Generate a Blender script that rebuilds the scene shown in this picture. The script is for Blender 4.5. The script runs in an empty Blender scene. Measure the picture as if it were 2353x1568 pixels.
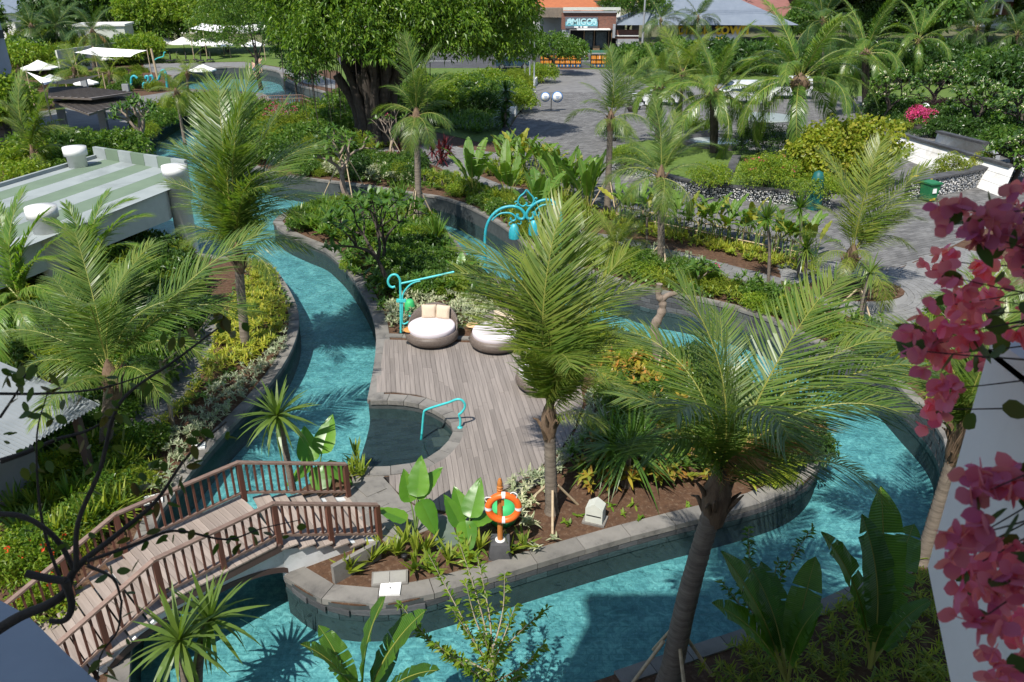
import bpy, bmesh, math, random
import numpy as np
from mathutils import Vector, Matrix
from mathutils.geometry import tessellate_polygon

random.seed(11)
rng = np.random.default_rng(11)
R = math.radians
sc = bpy.context.scene
COL = sc.collection

# ------------------------------------------------------------------ camera
CAM_H = 11.5
PITCH = R(25.0)
cam_data = bpy.data.cameras.new('camera')
cam_data.sensor_width = 36.0
cam_data.lens = 28.0
cam_data.clip_start = 0.05
cam_data.clip_end = 3000.0
cam_data.dof.use_dof = True
cam_data.dof.focus_distance = 22.0
cam_data.dof.aperture_fstop = 6.3
cam = bpy.data.objects.new('camera', cam_data)
COL.objects.link(cam)
cam.location = (0, 0, CAM_H)
cam.rotation_euler = (R(90) - PITCH, 0, 0)
sc.camera = cam

# ------------------------------------------------------------------ sky, sun, exposure
SH = (0.30, 0.62)                     # metres of shadow per metre of height
SUN_EL = math.atan2(1.0, math.hypot(*SH))
SUN_AZ = math.atan2(-SH[0], -SH[1])   # compass bearing of the sun, from +Y towards +X
world = bpy.data.worlds.new('World')
sc.world = world
world.use_nodes = True
wn = world.node_tree.nodes
wl = world.node_tree.links
bg = wn['Background']
sky = wn.new('ShaderNodeTexSky')
sky.sky_type = 'NISHITA'
sky.sun_disc = False
sky.sun_elevation = SUN_EL
sky.sun_rotation = SUN_AZ
sky.altitude = 10
sky.air_density = 1.0
sky.dust_density = 0.6
sky.ozone_density = 1.0
wl.new(sky.outputs[0], bg.inputs['Color'])
bg.inputs['Strength'].default_value = 0.115
sun_data = bpy.data.lights.new('sun', 'SUN')
sun_data.energy = 4.6
sun_data.angle = R(0.5)
sun_data.color = (1.0, 0.955, 0.88)
sun = bpy.data.objects.new('sun', sun_data)
COL.objects.link(sun)
sun.location = (-10, -20, 40)
sun.rotation_euler = Vector((SH[0], SH[1], -1.0)).to_track_quat('-Z', 'Y').to_euler()
vs = sc.view_settings
vs.view_transform = 'Standard'
vs.look = 'None'
vs.exposure = 0.58
vs.gamma = 1.0
vs.use_curve_mapping = False
sc.cycles.use_denoising = True
sc.cycles.max_bounces = 5
sc.cycles.diffuse_bounces = 3
sc.cycles.glossy_bounces = 2
sc.cycles.transparent_max_bounces = 8
sc.cycles.adaptive_threshold = 0.015
sc.cycles.use_adaptive_sampling = True

# ------------------------------------------------------------------ from the photograph's angles to places
FPX = 28.0 / 36.0 * 2353.0
CXP, CYP = 1176.5, 784.0
_fw = Vector((0, math.cos(PITCH), -math.sin(PITCH)))
_up = Vector((0, math.sin(PITCH), math.cos(PITCH)))

def ray(x, y):
 return Vector(((x - CXP) / FPX, 0, 0)) + _up * (-(y - CYP) / FPX) + _fw

def G(x, y, z=0.0):
 """the place at height z that is seen at this bearing"""
 d = ray(x, y)
 t = (z - CAM_H) / d.z
 return Vector((d.x * t, d.y * t, z))

def AY(x, y, Y):
 """the place at distance Y in front that is seen at this bearing"""
 d = ray(x, y)
 t = Y / d.y
 return Vector((d.x * t, Y, CAM_H + d.z * t))

# ------------------------------------------------------------------ object helpers
def link(o, parent=None):
 COL.objects.link(o)
 if parent is not None:
  o.parent = parent
 return o

def tag(o, label, cat, group=None):
 o['label'] = label
 o['category'] = cat
 if group:
  o['group'] = group
 return o

ORD = 'first second third fourth fifth sixth seventh eighth ninth tenth eleventh twelfth thirteenth fourteenth fifteenth sixteenth seventeenth eighteenth nineteenth twentieth'.split()
def kind(o, k):
 o['kind'] = k
 return o

def thing(name, label, cat, loc=(0, 0, 0), rz=0.0, group=None):
 o = bpy.data.objects.new(name, None)
 o.empty_display_size = 0.2
 link(o)
 o.location = loc
 o.rotation_euler = (0, 0, rz)
 return tag(o, label, cat, group)

def obj(name, me, parent=None, loc=None, rot=None, scale=None):
 o = bpy.data.objects.new(name, me)
 link(o, parent)
 if loc is not None:
  o.location = loc
 if rot is not None:
  o.rotation_euler = rot
 if scale is not None:
  o.scale = scale if hasattr(scale, '__len__') else (scale,) * 3
 return o

def np_mesh(name, V, F, mats, midx=None, smooth=False):
 """V (n,3), F (m,3|4) arrays -> mesh, quickly"""
 V = np.asarray(V, dtype=np.float32).reshape(-1, 3)
 F = np.asarray(F, dtype=np.int32)
 k = F.shape[1]
 me = bpy.data.meshes.new(name)
 me.vertices.add(len(V))
 me.vertices.foreach_set('co', V.ravel())
 me.loops.add(F.size)
 me.loops.foreach_set('vertex_index', F.ravel())
 me.polygons.add(len(F))
 me.polygons.foreach_set('loop_start', np.arange(0, F.size, k, dtype=np.int32))
 if midx is not None:
  me.polygons.foreach_set('material_index', np.asarray(midx, dtype=np.int32))
 me.polygons.foreach_set('use_smooth', np.full(len(F), smooth))
 for m in (mats if isinstance(mats, (list, tuple)) else [mats]):
  me.materials.append(m)
 me.update(calc_edges=True)
 return me

class MB:
 """collects boxes, tubes, lathes, prisms into one mesh"""
 def __init__(self):
  self.v = []; self.f = []; self.m = []; self.s = []
  self.cur = 0; self.sm = False
 def add(self, vs_, fs_, smooth=None):
  b = len(self.v)
  self.v += [tuple(p) for p in vs_]
  for f in fs_:
   self.f.append(tuple(i + b for i in f))
   self.m.append(self.cur)
   self.s.append(self.sm if smooth is None else smooth)
  return self
 def box(self, c, s, rz=0.0, M=None):
  hx, hy, hz = s[0] / 2, s[1] / 2, s[2] / 2
  P = [Vector((x, y, z)) for z in (-hz, hz) for y in (-hy, hy) for x in (-hx, hx)]
  if M is None:
   M = Matrix.Rotation(rz, 3, 'Z')
  P = [Vector(c) + M @ p for p in P]
  self.add(P, [(0, 2, 3, 1), (4, 5, 7, 6), (0, 1, 5, 4), (2, 6, 7, 3), (0, 4, 6, 2), (1, 3, 7, 5)], False)
  return self
 def beam(self, a, b, w, h, up=(0, 0, 1)):
  """box along a->b, width w, height h"""
  a = Vector(a); b = Vector(b)
  d = (b - a); L = d.length; d.normalize()
  u = Vector(up); side = d.cross(u).normalized(); u2 = side.cross(d)
  M = Matrix((d, side, u2)).transposed()
  return self.box((a + b) / 2, (L, w, h), M=M)
 def tube(self, pts, r, n=8, cap=True, smooth=True):
  pts = [Vector(p) for p in pts]
  rs = r if hasattr(r, '__len__') else [r] * len(pts)
  V = []; Fs = []
  ref = None
  for i, p in enumerate(pts):
   d = (pts[min(i + 1, len(pts) - 1)] - pts[max(i - 1, 0)]).normalized()
   if ref is None:
    ref = Vector((1, 0, 0)) if abs(d.x) < 0.9 else Vector((0, 1, 0))
   a = (ref - d * ref.dot(d)).normalized(); ref = a
   b = d.cross(a)
   for k in range(n):
    t = 2 * math.pi * k / n
    V.append(p + (a * math.cos(t) + b * math.sin(t)) * rs[i])
  for i in range(len(pts) - 1):
   for k in range(n):
    k2 = (k + 1) % n
    Fs.append((i * n + k, i * n + k2, (i + 1) * n + k2, (i + 1) * n + k))
  self.add(V, Fs, smooth)
  if cap:
   m = len(pts) - 1
   self.add(V[:n], [tuple(reversed(range(n)))], False)
   self.add(V[m * n:], [tuple(range(n))], False)
  return self
 def lathe(self, prof, c=(0, 0, 0), n=24, smooth=True, sx=1.0, sy=1.0, cap=True):
  c = Vector(c); V = []; Fs = []
  for (r, z) in prof:
   for k in range(n):
    t = 2 * math.pi * k / n
    V.append(c + Vector((r * math.cos(t) * sx, r * math.sin(t) * sy, z)))
  for i in range(len(prof) - 1):
   for k in range(n):
    k2 = (k + 1) % n
    Fs.append((i * n + k, i * n + k2, (i + 1) * n + k2, (i + 1) * n + k))
  self.add(V, Fs, smooth)
  if cap:
   if prof[0][0] > 1e-4:
    self.add(V[:n], [tuple(reversed(range(n)))], False)
   if prof[-1][0] > 1e-4:
    self.add(V[-n:], [tuple(range(n))], False)
  return self
 def prism(self, poly, z0, z1, bottom=False):
  """vertical prism over a polygon of (x, y)"""
  P = [(p[0], p[1]) for p in poly]
  if sum(P[i - 1][0] * P[i][1] - P[i][0] * P[i - 1][1] for i in range(len(P))) < 0:
   P = P[::-1]
  n = len(P)
  tri = tessellate_polygon([[Vector((x, y, 0)) for x, y in P]])
  top = [(x, y, z1) for x, y in P]; bot = [(x, y, z0) for x, y in P]
  tt = []
  for a, b, c in tri:
   ar = (P[b][0] - P[a][0]) * (P[c][1] - P[a][1]) - (P[c][0] - P[a][0]) * (P[b][1] - P[a][1])
   tt.append((a, b, c) if ar > 0 else (a, c, b))
  self.add(top, tt, False)
  if bottom:
   self.add(bot, [t[::-1] for t in tt], False)
  self.add(bot + top, [(i, (i + 1) % n, n + (i + 1) % n, n + i) for i in range(n)], False)
  return self
 def mesh(self, name, mats):
  me = bpy.data.meshes.new(name)
  me.from_pydata(self.v, [], self.f)
  me.polygons.foreach_set('material_index', self.m)
  me.polygons.foreach_set('use_smooth', self.s)
  for m in (mats if isinstance(mats, (list, tuple)) else [mats]):
   me.materials.append(m)
  me.update()
  return me
 def build(self, name, mats, parent=None, **kw):
  return obj(name, self.mesh(name, mats), parent, **kw)

def inpoly(p, poly):
 x, y = p[0], p[1]; c = False; n = len(poly)
 for i in range(n):
  x1, y1 = poly[i][0], poly[i][1]; x2, y2 = poly[i - 1][0], poly[i - 1][1]
  if (y1 > y) != (y2 > y) and x < (x2 - x1) * (y - y1) / (y2 - y1) + x1:
   c = not c
 return c

def inpoly_np(X, Y, poly):
 c = np.zeros(X.shape, bool); n = len(poly)
 for i in range(n):
  x1, y1 = poly[i][0], poly[i][1]; x2, y2 = poly[i - 1][0], poly[i - 1][1]
  if y1 == y2:
   continue
  c ^= ((y1 > Y) != (y2 > Y)) & (X < (x2 - x1) * (Y - y1) / (y2 - y1) + x1)
 return c

def catmull(pts, n=5, closed=False):
 P = [Vector(p) for p in pts]; out = []; m = len(P)
 rngi = range(m if closed else m - 1)
 for i in rngi:
  p0 = P[(i - 1) % m] if closed or i > 0 else P[i] * 2 - P[i + 1]
  p1 = P[i]; p2 = P[(i + 1) % m]
  p3 = P[(i + 2) % m] if closed or i + 2 < m else P[(i + 1) % m] * 2 - P[i]
  for k in range(n):
   t = k / n
   out.append(0.5 * ((2 * p1) + (p2 - p0) * t + (2 * p0 - 5 * p1 + 4 * p2 - p3) * t * t + (3 * p1 - p0 - 3 * p2 + p3) * t ** 3))
 if not closed:
  out.append(P[-1].copy())
 return out

def pxline(pts, z=0.0, n=4, closed=False):
 """smooth ground line through bearings"""
 return catmull([G(x, y, z) for x, y in pts], n, closed)

def resample(line, step):
 out = [line[0].copy()]; acc = 0.0
 for i in range(len(line) - 1):
  a, b = line[i], line[i + 1]; L = (b - a).length
  if L < 1e-6:
   continue
  d = step - acc
  while d <= L:
   out.append(a + (b - a) * (d / L)); d += step
  acc = L - (d - step)
 if (out[-1] - line[-1]).length > step * 0.3:
  out.append(line[-1].copy())
 return out

def offset(line, w):
 """shift an open polyline sideways (left of travel is positive)"""
 out = []
 for i, p in enumerate(line):
  d = line[min(i + 1, len(line) - 1)] - line[max(i - 1, 0)]
  n = Vector((-d.y, d.x, 0))
  n = n.normalized() if n.length > 1e-6 else Vector((0, 0, 0))
  out.append(p + n * w)
 return out

# ------------------------------------------------------------------ materials
MATS = {}
def _nodes(name):
 m = bpy.data.materials.new(name); m.use_nodes = True
 nt = m.node_tree
 return m, nt, nt.nodes, nt.links, nt.nodes['Principled BSDF']

def _noise(nt, scale, detail=4.0, rough=0.6, coord='Object', dist=0.0, sc3=None):
 tc = nt.nodes.new('ShaderNodeTexCoord')
 n = nt.nodes.new('ShaderNodeTexNoise')
 n.inputs['Scale'].default_value = scale
 n.inputs['Detail'].default_value = detail
 n.inputs['Roughness'].default_value = rough
 n.inputs['Distortion'].default_value = dist
 if sc3:
  mp = nt.nodes.new('ShaderNodeMapping')
  mp.inputs['Scale'].default_value = sc3
  nt.links.new(tc.outputs[coord], mp.inputs[0]); nt.links.new(mp.outputs[0], n.inputs['Vector'])
 else:
  nt.links.new(tc.outputs[coord], n.inputs['Vector'])
 return n

def _ramp(nt, src, stops):
 r = nt.nodes.new('ShaderNodeValToRGB')
 el = r.color_ramp.elements
 while len(el) > len(stops):
  el.remove(el[-1])
 while len(el) < len(stops):
  el.new(0.5)
 for e, (p, c) in zip(el, stops):
  e.position = p; e.color = (*c, 1)
 nt.links.new(src, r.inputs[0])
 return r

def _mix(nt, a, b, fac, mode='MIX'):
 m = nt.nodes.new('ShaderNodeMix'); m.data_type = 'RGBA'; m.blend_type = mode
 for s, v in ((6, a), (7, b), (0, fac)):
  if hasattr(v, 'is_output'):
   nt.links.new(v, m.inputs[s])
  elif s == 0:
   m.inputs[s].default_value = v
  else:
   m.inputs[s].default_value = (*v, 1)
 return m.outputs[2]

def _math(nt, op, a, b=0.5):
 m = nt.nodes.new('ShaderNodeMath'); m.operation = op
 for s, v in ((0, a), (1, b)):
  if hasattr(v, 'is_output'):
   nt.links.new(v, m.inputs[s])
  else:
   m.inputs[s].default_value = v
 return m.outputs[0]

def solid(name, c1, c2=None, scale=3.0, rough=0.7, bump=0.0, bscale=30.0, spec=0.3, metal=0.0, per=0.0, sc3=None, coord='Object', stain=None, sscale=0.6):
 """plain surface: two tones of noise, fine relief, per-object tone shift"""
 if name in MATS:
  return MATS[name]
 m, nt, N, L, b = _nodes(name)
 c2 = c2 or tuple(v * 0.75 for v in c1)
 n = _noise(nt, scale, 5.0, 0.65, coord, sc3=sc3)
 r = _ramp(nt, n.outputs[0], [(0.3, c1), (0.7, c2)])
 out = r.outputs[0]
 if per:
  oi = N.new('ShaderNodeObjectInfo')
  f = _math(nt, 'MULTIPLY_ADD', oi.outputs['Random'], 2 * per)
  f.node.inputs[2].default_value = 1 - per
  cb = N.new('ShaderNodeCombineColor')
  for k in range(3):
   L.new(f, cb.inputs[k])
  out = _mix(nt, out, cb.outputs[0], 1.0, 'MULTIPLY')
 if stain:
  n3 = _noise(nt, sscale, 6.0, 0.7, 'Object', 0.4)
  r3 = _ramp(nt, n3.outputs[0], [(0.52, (0, 0, 0)), (0.68, (1, 1, 1))])
  out = _mix(nt, out, stain, r3.outputs[0])
 L.new(out, b.inputs['Base Color'])
 b.inputs['Roughness'].default_value = rough
 b.inputs['Specular IOR Level'].default_value = spec
 b.inputs['Metallic'].default_value = metal
 if bump:
  n2 = _noise(nt, bscale, 6.0, 0.7, coord, sc3=sc3)
  bp = N.new('ShaderNodeBump'); bp.inputs['Strength'].default_value = bump; bp.inputs['Distance'].default_value = 0.02
  L.new(n2.outputs[0], bp.inputs['Height']); L.new(bp.outputs[0], b.inputs['Normal'])
 MATS[name] = m
 return m

def leaf(name, c1, c2, c3=None, trans=0.35, rough=0.42, spec=0.4, split=0.5, tcol=None):
 """leaf: tone differs from leaf to leaf, light passes through"""
 if name in MATS:
  return MATS[name]
 m, nt, N, L, b = _nodes(name)
 g = N.new('ShaderNodeNewGeometry')
 stops = [(0.0, c1), (split, c2)] + ([(1.0, c3)] if c3 else [(1.0, c1)])
 r = _ramp(nt, g.outputs['Random Per Island'], stops)
 n = _noise(nt, 0.9, 3.0)
 r2 = _ramp(nt, n.outputs[0], [(0.3, (0.72, 0.74, 0.72)), (0.7, (1.18, 1.15, 1.05))])
 oi = N.new('ShaderNodeObjectInfo')
 r4 = _ramp(nt, oi.outputs['Random'], [(0.0, (0.86, 0.9, 0.9)), (1.0, (1.14, 1.06, 1.0))])
 c = _mix(nt, r.outputs[0], r2.outputs[0], 1.0, 'MULTIPLY')
 c = _mix(nt, c, r4.outputs[0], 1.0, 'MULTIPLY')
 L.new(c, b.inputs['Base Color'])
 b.inputs['Roughness'].default_value = rough
 b.inputs['Specular IOR Level'].default_value = spec
 t = N.new('ShaderNodeBsdfTranslucent')
 ct = _mix(nt, c, (1.5, 1.6, 0.5), 1.0, 'MULTIPLY')
 L.new(ct, t.inputs['Color'])
 mx = N.new('ShaderNodeMixShader'); mx.inputs[0].default_value = trans
 L.new(b.outputs[0], mx.inputs[1]); L.new(t.outputs[0], mx.inputs[2])
 L.new(mx.outputs[0], N['Material Output'].inputs[0])
 MATS[name] = m
 return m

M_concrete = solid('coping_stone', (0.205, 0.192, 0.172), (0.135, 0.127, 0.115), 1.6, 0.8, 0.3, 25, per=0.14, stain=(0.085, 0.08, 0.075), sscale=1.1)
M_wallstone = solid('dark_wall_stone', (0.085, 0.085, 0.088), (0.045, 0.045, 0.048), 2.2, 0.6, 0.3, 18, per=0.3)
M_wallgrout = solid('wall_grout', (0.060, 0.068, 0.068), (0.038, 0.044, 0.044), 4, 0.9)
M_pave = solid('drive_paver', (0.150, 0.147, 0.142), (0.100, 0.098, 0.096), 1.5, 0.85, 0.2, 30, per=0.28)
M_path = solid('path_slate', (0.190, 0.188, 0.182), (0.13, 0.13, 0.128), 1.2, 0.8, 0.2, 30, per=0.12)
M_soil = solid('soil', (0.105, 0.055, 0.030), (0.055, 0.029, 0.017), 6.0, 0.95, 1.0, 22, stain=(0.15, 0.10, 0.065), sscale=9.0)
M_lawn = solid('lawn', (0.105, 0.16, 0.03), (0.065, 0.11, 0.018), 2.0, 0.9, 0.8, 60)
M_white = solid('white_render', (0.72, 0.71, 0.68), (0.62, 0.61, 0.58), 1.1, 0.75, 0.1, 40, stain=(0.5, 0.48, 0.44), sscale=0.8)
M_asphalt = solid('asphalt', (0.075, 0.075, 0.078), (0.05, 0.05, 0.052), 0.6, 0.9, 0.2, 60)

# ------------------------------------------------------------------ levels
ZW, ZF, ZL, ZR = -0.26, -0.98, 0.0, 0.45     # water, pool floor, left bank and island, far bank

def lab(o, **k):
 for a, b in k.items():
  o[a] = b
 return o

# pool floor and water
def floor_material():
 m, nt, N, L, b = _nodes('green_pool_stone_painted_caustics')
 n1 = _noise(nt, 0.9, 6.0, 0.7, dist=0.6)  # both noises mottle the green stone colour with painted caustic light
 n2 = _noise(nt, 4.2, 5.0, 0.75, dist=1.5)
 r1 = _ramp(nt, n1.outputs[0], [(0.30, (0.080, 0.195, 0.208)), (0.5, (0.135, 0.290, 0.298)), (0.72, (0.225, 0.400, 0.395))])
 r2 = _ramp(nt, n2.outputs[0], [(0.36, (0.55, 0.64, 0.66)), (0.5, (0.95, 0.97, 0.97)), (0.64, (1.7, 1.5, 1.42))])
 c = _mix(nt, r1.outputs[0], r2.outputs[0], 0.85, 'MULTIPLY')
 tc = N.new('ShaderNodeTexCoord')
 br = N.new('ShaderNodeTexBrick')
 br.inputs['Scale'].default_value = 1.0
 br.inputs['Brick Width'].default_value = 0.3; br.inputs['Row Height'].default_value = 0.15
 br.inputs['Mortar Size'].default_value = 0.008
 br.inputs['Color1'].default_value = (0.86, 0.88, 0.9, 1); br.inputs['Color2'].default_value = (1.1, 1.08, 1.05, 1)
 br.inputs['Mortar'].default_value = (0.7, 0.75, 0.75, 1)
 L.new(tc.outputs['Object'], br.inputs['Vector'])
 c = _mix(nt, c, br.outputs[0], 0.8, 'MULTIPLY')
 L.new(c, b.inputs['Base Color'])
 b.inputs['Roughness'].default_value = 0.6
 return m

def water_material():
 m, nt, N, L, b = _nodes('pool_water')
 N.remove(b)
 tr = N.new('ShaderNodeBsdfTransparent'); tr.inputs['Color'].default_value = (0.72, 0.93, 0.95, 1)
 gl = N.new('ShaderNodeBsdfGlossy'); gl.inputs['Roughness'].default_value = 0.04
 n1 = _noise(nt, 3.2, 3.0, 0.55, dist=1.2)
 n2 = _noise(nt, 11.0, 3.0, 0.6, dist=0.8)
 h = _math(nt, 'MULTIPLY_ADD', n2.outputs[0], 0.35)
 L.new(n1.outputs[0], h.node.inputs[2])
 bp = N.new('ShaderNodeBump'); bp.inputs['Strength'].default_value = 0.42; bp.inputs['Distance'].default_value = 0.12
 L.new(h, bp.inputs['Height'])
 L.new(bp.outputs[0], gl.inputs['Normal'])
 fr = N.new('ShaderNodeFresnel'); fr.inputs['IOR'].default_value = 1.33
 L.new(bp.outputs[0], fr.inputs['Normal'])
 mx = N.new('ShaderNodeMixShader')
 L.new(fr.outputs[0], mx.inputs[0]); L.new(tr.outputs[0], mx.inputs[1]); L.new(gl.outputs[0], mx.inputs[2])
 L.new(mx.outputs[0], N['Material Output'].inputs[0])
 return m

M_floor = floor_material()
M_water = water_material()
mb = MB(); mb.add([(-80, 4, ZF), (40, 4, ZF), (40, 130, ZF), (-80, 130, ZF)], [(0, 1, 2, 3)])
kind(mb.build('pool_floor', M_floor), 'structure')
mb = MB(); mb.add([(-80, 4, ZW), (40, 4, ZW), (40, 130, ZW), (-80, 130, ZW)], [(0, 1, 2, 3)])
kind(mb.build('water', M_water), 'structure')

# ------------------------------------------------------------------ lands
right_px = [(400, 190), (400, 176), (440, 163), (520, 155), (600, 158), (640, 166), (650, 180), (690, 198), (750, 215), (760, 240),
   (730, 262), (660, 275), (580, 280), (500, 287), (472, 300), (480, 322), (520, 355), (590, 388), (660, 405), (736, 416),
   (808, 424), (883, 435), (950, 446), (1004, 454), (1044, 465), (1085, 481), (1144, 513), (1180, 540), (1235, 588),
   (1300, 612), (1372, 631), (1418, 647), (1498, 670), (1606, 690), (1700, 712), (1790, 745), (1872, 788), (1963, 820), (2030, 855),
   (2097, 920), (2150, 975), (2175, 1022), (2178, 1080), (2165, 1160), (2130, 1240), (2068, 1302), (1962, 1349), (1840, 1405), (1661, 1467),
   (1506, 1518), (1360, 1568), (1150, 1640), (900, 1690), (600, 1720), (330, 1730)]
right_edge = pxline(right_px, ZR, 3)
left_px = [(430, 205), (520, 210), (600, 215), (622, 235), (600, 250), (540, 250), (450, 258), (400, 275), (340, 320), (305, 360), (290, 420),
     (330, 520), (420, 575), (520, 592), (575, 594), (612, 604), (640, 632), (665, 672), (682, 712), (684, 752), (673, 792), (650, 838),
     (612, 890), (578, 930), (530, 978), (483, 1030), (440, 1082), (405, 1128), (372, 1170), (345, 1230), (322, 1300), (306, 1400), (296, 1500), (290, 1600), (285, 1720)]
left_edge = pxline(left_px, ZL, 3)
island_px = [(655, 1325), (695, 1356), (746, 1379), (803, 1389), (843, 1390), (924, 1384), (1004, 1362), (1112, 1333), (1206, 1304), (1337, 1265),
    (1478, 1225), (1619, 1190), (1721, 1164), (1802, 1137), (1850, 1108), (1877, 1073), (1888, 1033), (1880, 1010), (1850, 965), (1780, 910),
    (1690, 860), (1552, 815), (1440, 787), (1386, 772), (1320, 735), (1250, 695), (1180, 655), (1128, 630), (1096, 620), (1058, 570), (1028, 535),
    (985, 500), (940, 478), (880, 466), (800, 460), (730, 466), (670, 484), (628, 508), (655, 535), (700, 556), (741, 572), (762, 586), (797, 620),
    (824, 658), (846, 696), (859, 731), (867, 770), (865, 818), (857, 871), (847, 921)]
recess_px = [(851, 922), (910, 922), (964, 930), (1004, 946), (1034, 968), (1045, 990), (1036, 1013), (1010, 1040), (972, 1062), (923, 1073), (870, 1077), (811, 1077)]
tail_px = [(800, 1086), (760, 1098), (705, 1115), (678, 1150), (662, 1220), (648, 1290)]
isl_a = pxline(island_px, ZL, 3)
isl_b = pxline(recess_px, ZL, 4)
isl_c = pxline(tail_px, ZL, 3)
island_poly = isl_a + isl_b[1:] + isl_c

def land(name, poly, z, mat):
 mb = MB(); mb.prism(poly, ZF - 0.05, z)
 o = mb.build(name, mat)
 return kind(o, 'structure')

right_poly = [Vector((-700, right_edge[0].y, 0)), *right_edge, Vector((-12, 6.0, 0)), Vector((-12, -40, 0)), Vector((700, -40, 0)), Vector((700, 1500, 0)), Vector((-700, 1500, 0))]
left_poly = [Vector((-700, left_edge[0].y - 2, 0)), *left_edge, Vector((-12.5, 5.0, 0)), Vector((-700, 5.0, 0))]
ground = land('ground', right_poly, ZR, M_soil)
left_ground = land('left_bank_ground', left_poly, ZL, M_soil)
island = land('island_ground', island_poly, ZL, M_soil)

# dark stone facing of the pool walls, as strips just proud of the banks
def facing(line, z0, z1, sgn, parent, name='wall_facing'):
 ln = offset(line, 0.01 * sgn)
 V = []; F_ = []
 for p in ln:
  V += [(p.x, p.y, z0), (p.x, p.y, z1)]
 for i in range(len(ln) - 1):
  F_.append((2 * i, 2 * i + 2, 2 * i + 3, 2 * i + 1))
 mb = MB(); mb.add(V, F_)
 return mb.build(name, M_wallgrout, parent)

def side_of(line, poly):
 i = len(line) // 2
 d = line[i + 1] - line[i]; n = Vector((-d.y, d.x, 0)).normalized()
 return 1 if inpoly(line[i] + n * 0.05, poly) else -1

_box_cache = {}
def unit_box(mat, bev=0.06):
 key = mat.name
 if key not in _box_cache:
  mb = MB()
  # box with a chamfered top edge
  e = bev
  V = [(-.5, -.5, -.5), (.5, -.5, -.5), (.5, .5, -.5), (-.5, .5, -.5), (-.5, -.5, .5 - 2 * e), (.5, -.5, .5 - 2 * e), (.5, .5, .5 - 2 * e), (-.5, .5, .5 - 2 * e),
    (-.5 + e, -.5 + e, .5), (.5 - e, -.5 + e, .5), (.5 - e, .5 - e, .5), (-.5 + e, .5 - e, .5)]
  F_ = [(8, 9, 10, 11)] + [(a, (a + 1) % 4, (a + 1) % 4 + 4, a + 4) for a in range(4)] + [(a + 4, (a + 1) % 4 + 4, (a + 1) % 4 + 8, a + 8) for a in range(4)]
  mb.add(V, F_)
  _box_cache[key] = mb.mesh('block_' + key, mat)
 return _box_cache[key]

def coping(line, sgn, z, parent, w=0.36, step=0.75, h=0.14, over=0.04, mat=None):
 """separate edge stones along a bank; sgn points inland"""
 mat = mat or M_concrete
 pts = resample(line, step)
 for i in range(len(pts) - 1):
  a, b = pts[i], pts[i + 1]
  def nrm(k):
   d = pts[min(k + 1, len(pts) - 1)] - pts[max(k - 1, 0)]
   return Vector((-d.y, d.x, 0)).normalized() * sgn
  na, nb = nrm(i), nrm(i + 1)
  g = (b - a).normalized() * 0.008
  dz = random.uniform(-0.004, 0.006)
  q = [a + g - na * over, b - g - nb * over, b - g + nb * w, a + g + na * w]
  c = sum(q, Vector()) / 4
  mb = MB(); mb.prism([p - c for p in q], -h, 0.0)
  o = mb.build('coping_stone', mat, parent)
  o.location = (c.x, c.y, z + 0.035 + dz)

def wall_tiles(line, sgn, z0, z1, parent, tw=0.42, th=0.19, limit=300, mat=None):
 """stone tiles on a pool wall, in running bond with some set upright"""
 mat = mat or M_wallstone
 me = unit_box(mat)
 pts = resample(line, tw)
 rows = int(round((z1 - z0) / th)); thh = (z1 - z0) / rows
 cnt = 0; rest = []
 for r in range(rows - 1, -1, -1):
  for i in range(len(pts) - 1):
   a, b = pts[i], pts[i + 1]
   d = b - a; L_ = d.length
   if L_ < 0.1:
    continue
   n = Vector((-d.y, d.x, 0)).normalized() * sgn
   c = (a + b) / 2 + (d * 0.5 if r % 2 else Vector()) - n * (0.018 + random.uniform(-0.004, 0.004))
   c.z = z0 + (r + 0.5) * thh
   # local z = outward
   M = Matrix((d.normalized(), Vector((0, 0, 1)), -n)).transposed()
   if M.determinant() < 0:
    M = Matrix((-d.normalized(), Vector((0, 0, 1)), -n)).transposed()
   M4 = Matrix.Translation(c) @ M.to_4x4() @ Matrix.Diagonal((L_ - 0.012, thh - 0.012, 0.03, 1))
   if cnt < limit:
    o = obj('wall_tile', me, parent); o.matrix_world = M4
    cnt += 1
   else:
    rest.append(M4)
 if rest:
  V0 = np.array([v.co[:] for v in me.vertices]); F0 = np.array([list(p.vertices) for p in me.polygons if len(p.vertices) == 4])
  V = []; F_ = []
  for k, M4 in enumerate(rest):
   A = np.array(M4)
   V.append(V0 @ A[:3, :3].T + A[:3, 3]); F_.append(F0 + k * len(V0))
  o = obj('wall_tiles', np_mesh('wall_tiles', np.concatenate(V), np.concatenate(F_), mat), parent)
  kind(o, 'stuff')

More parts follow.
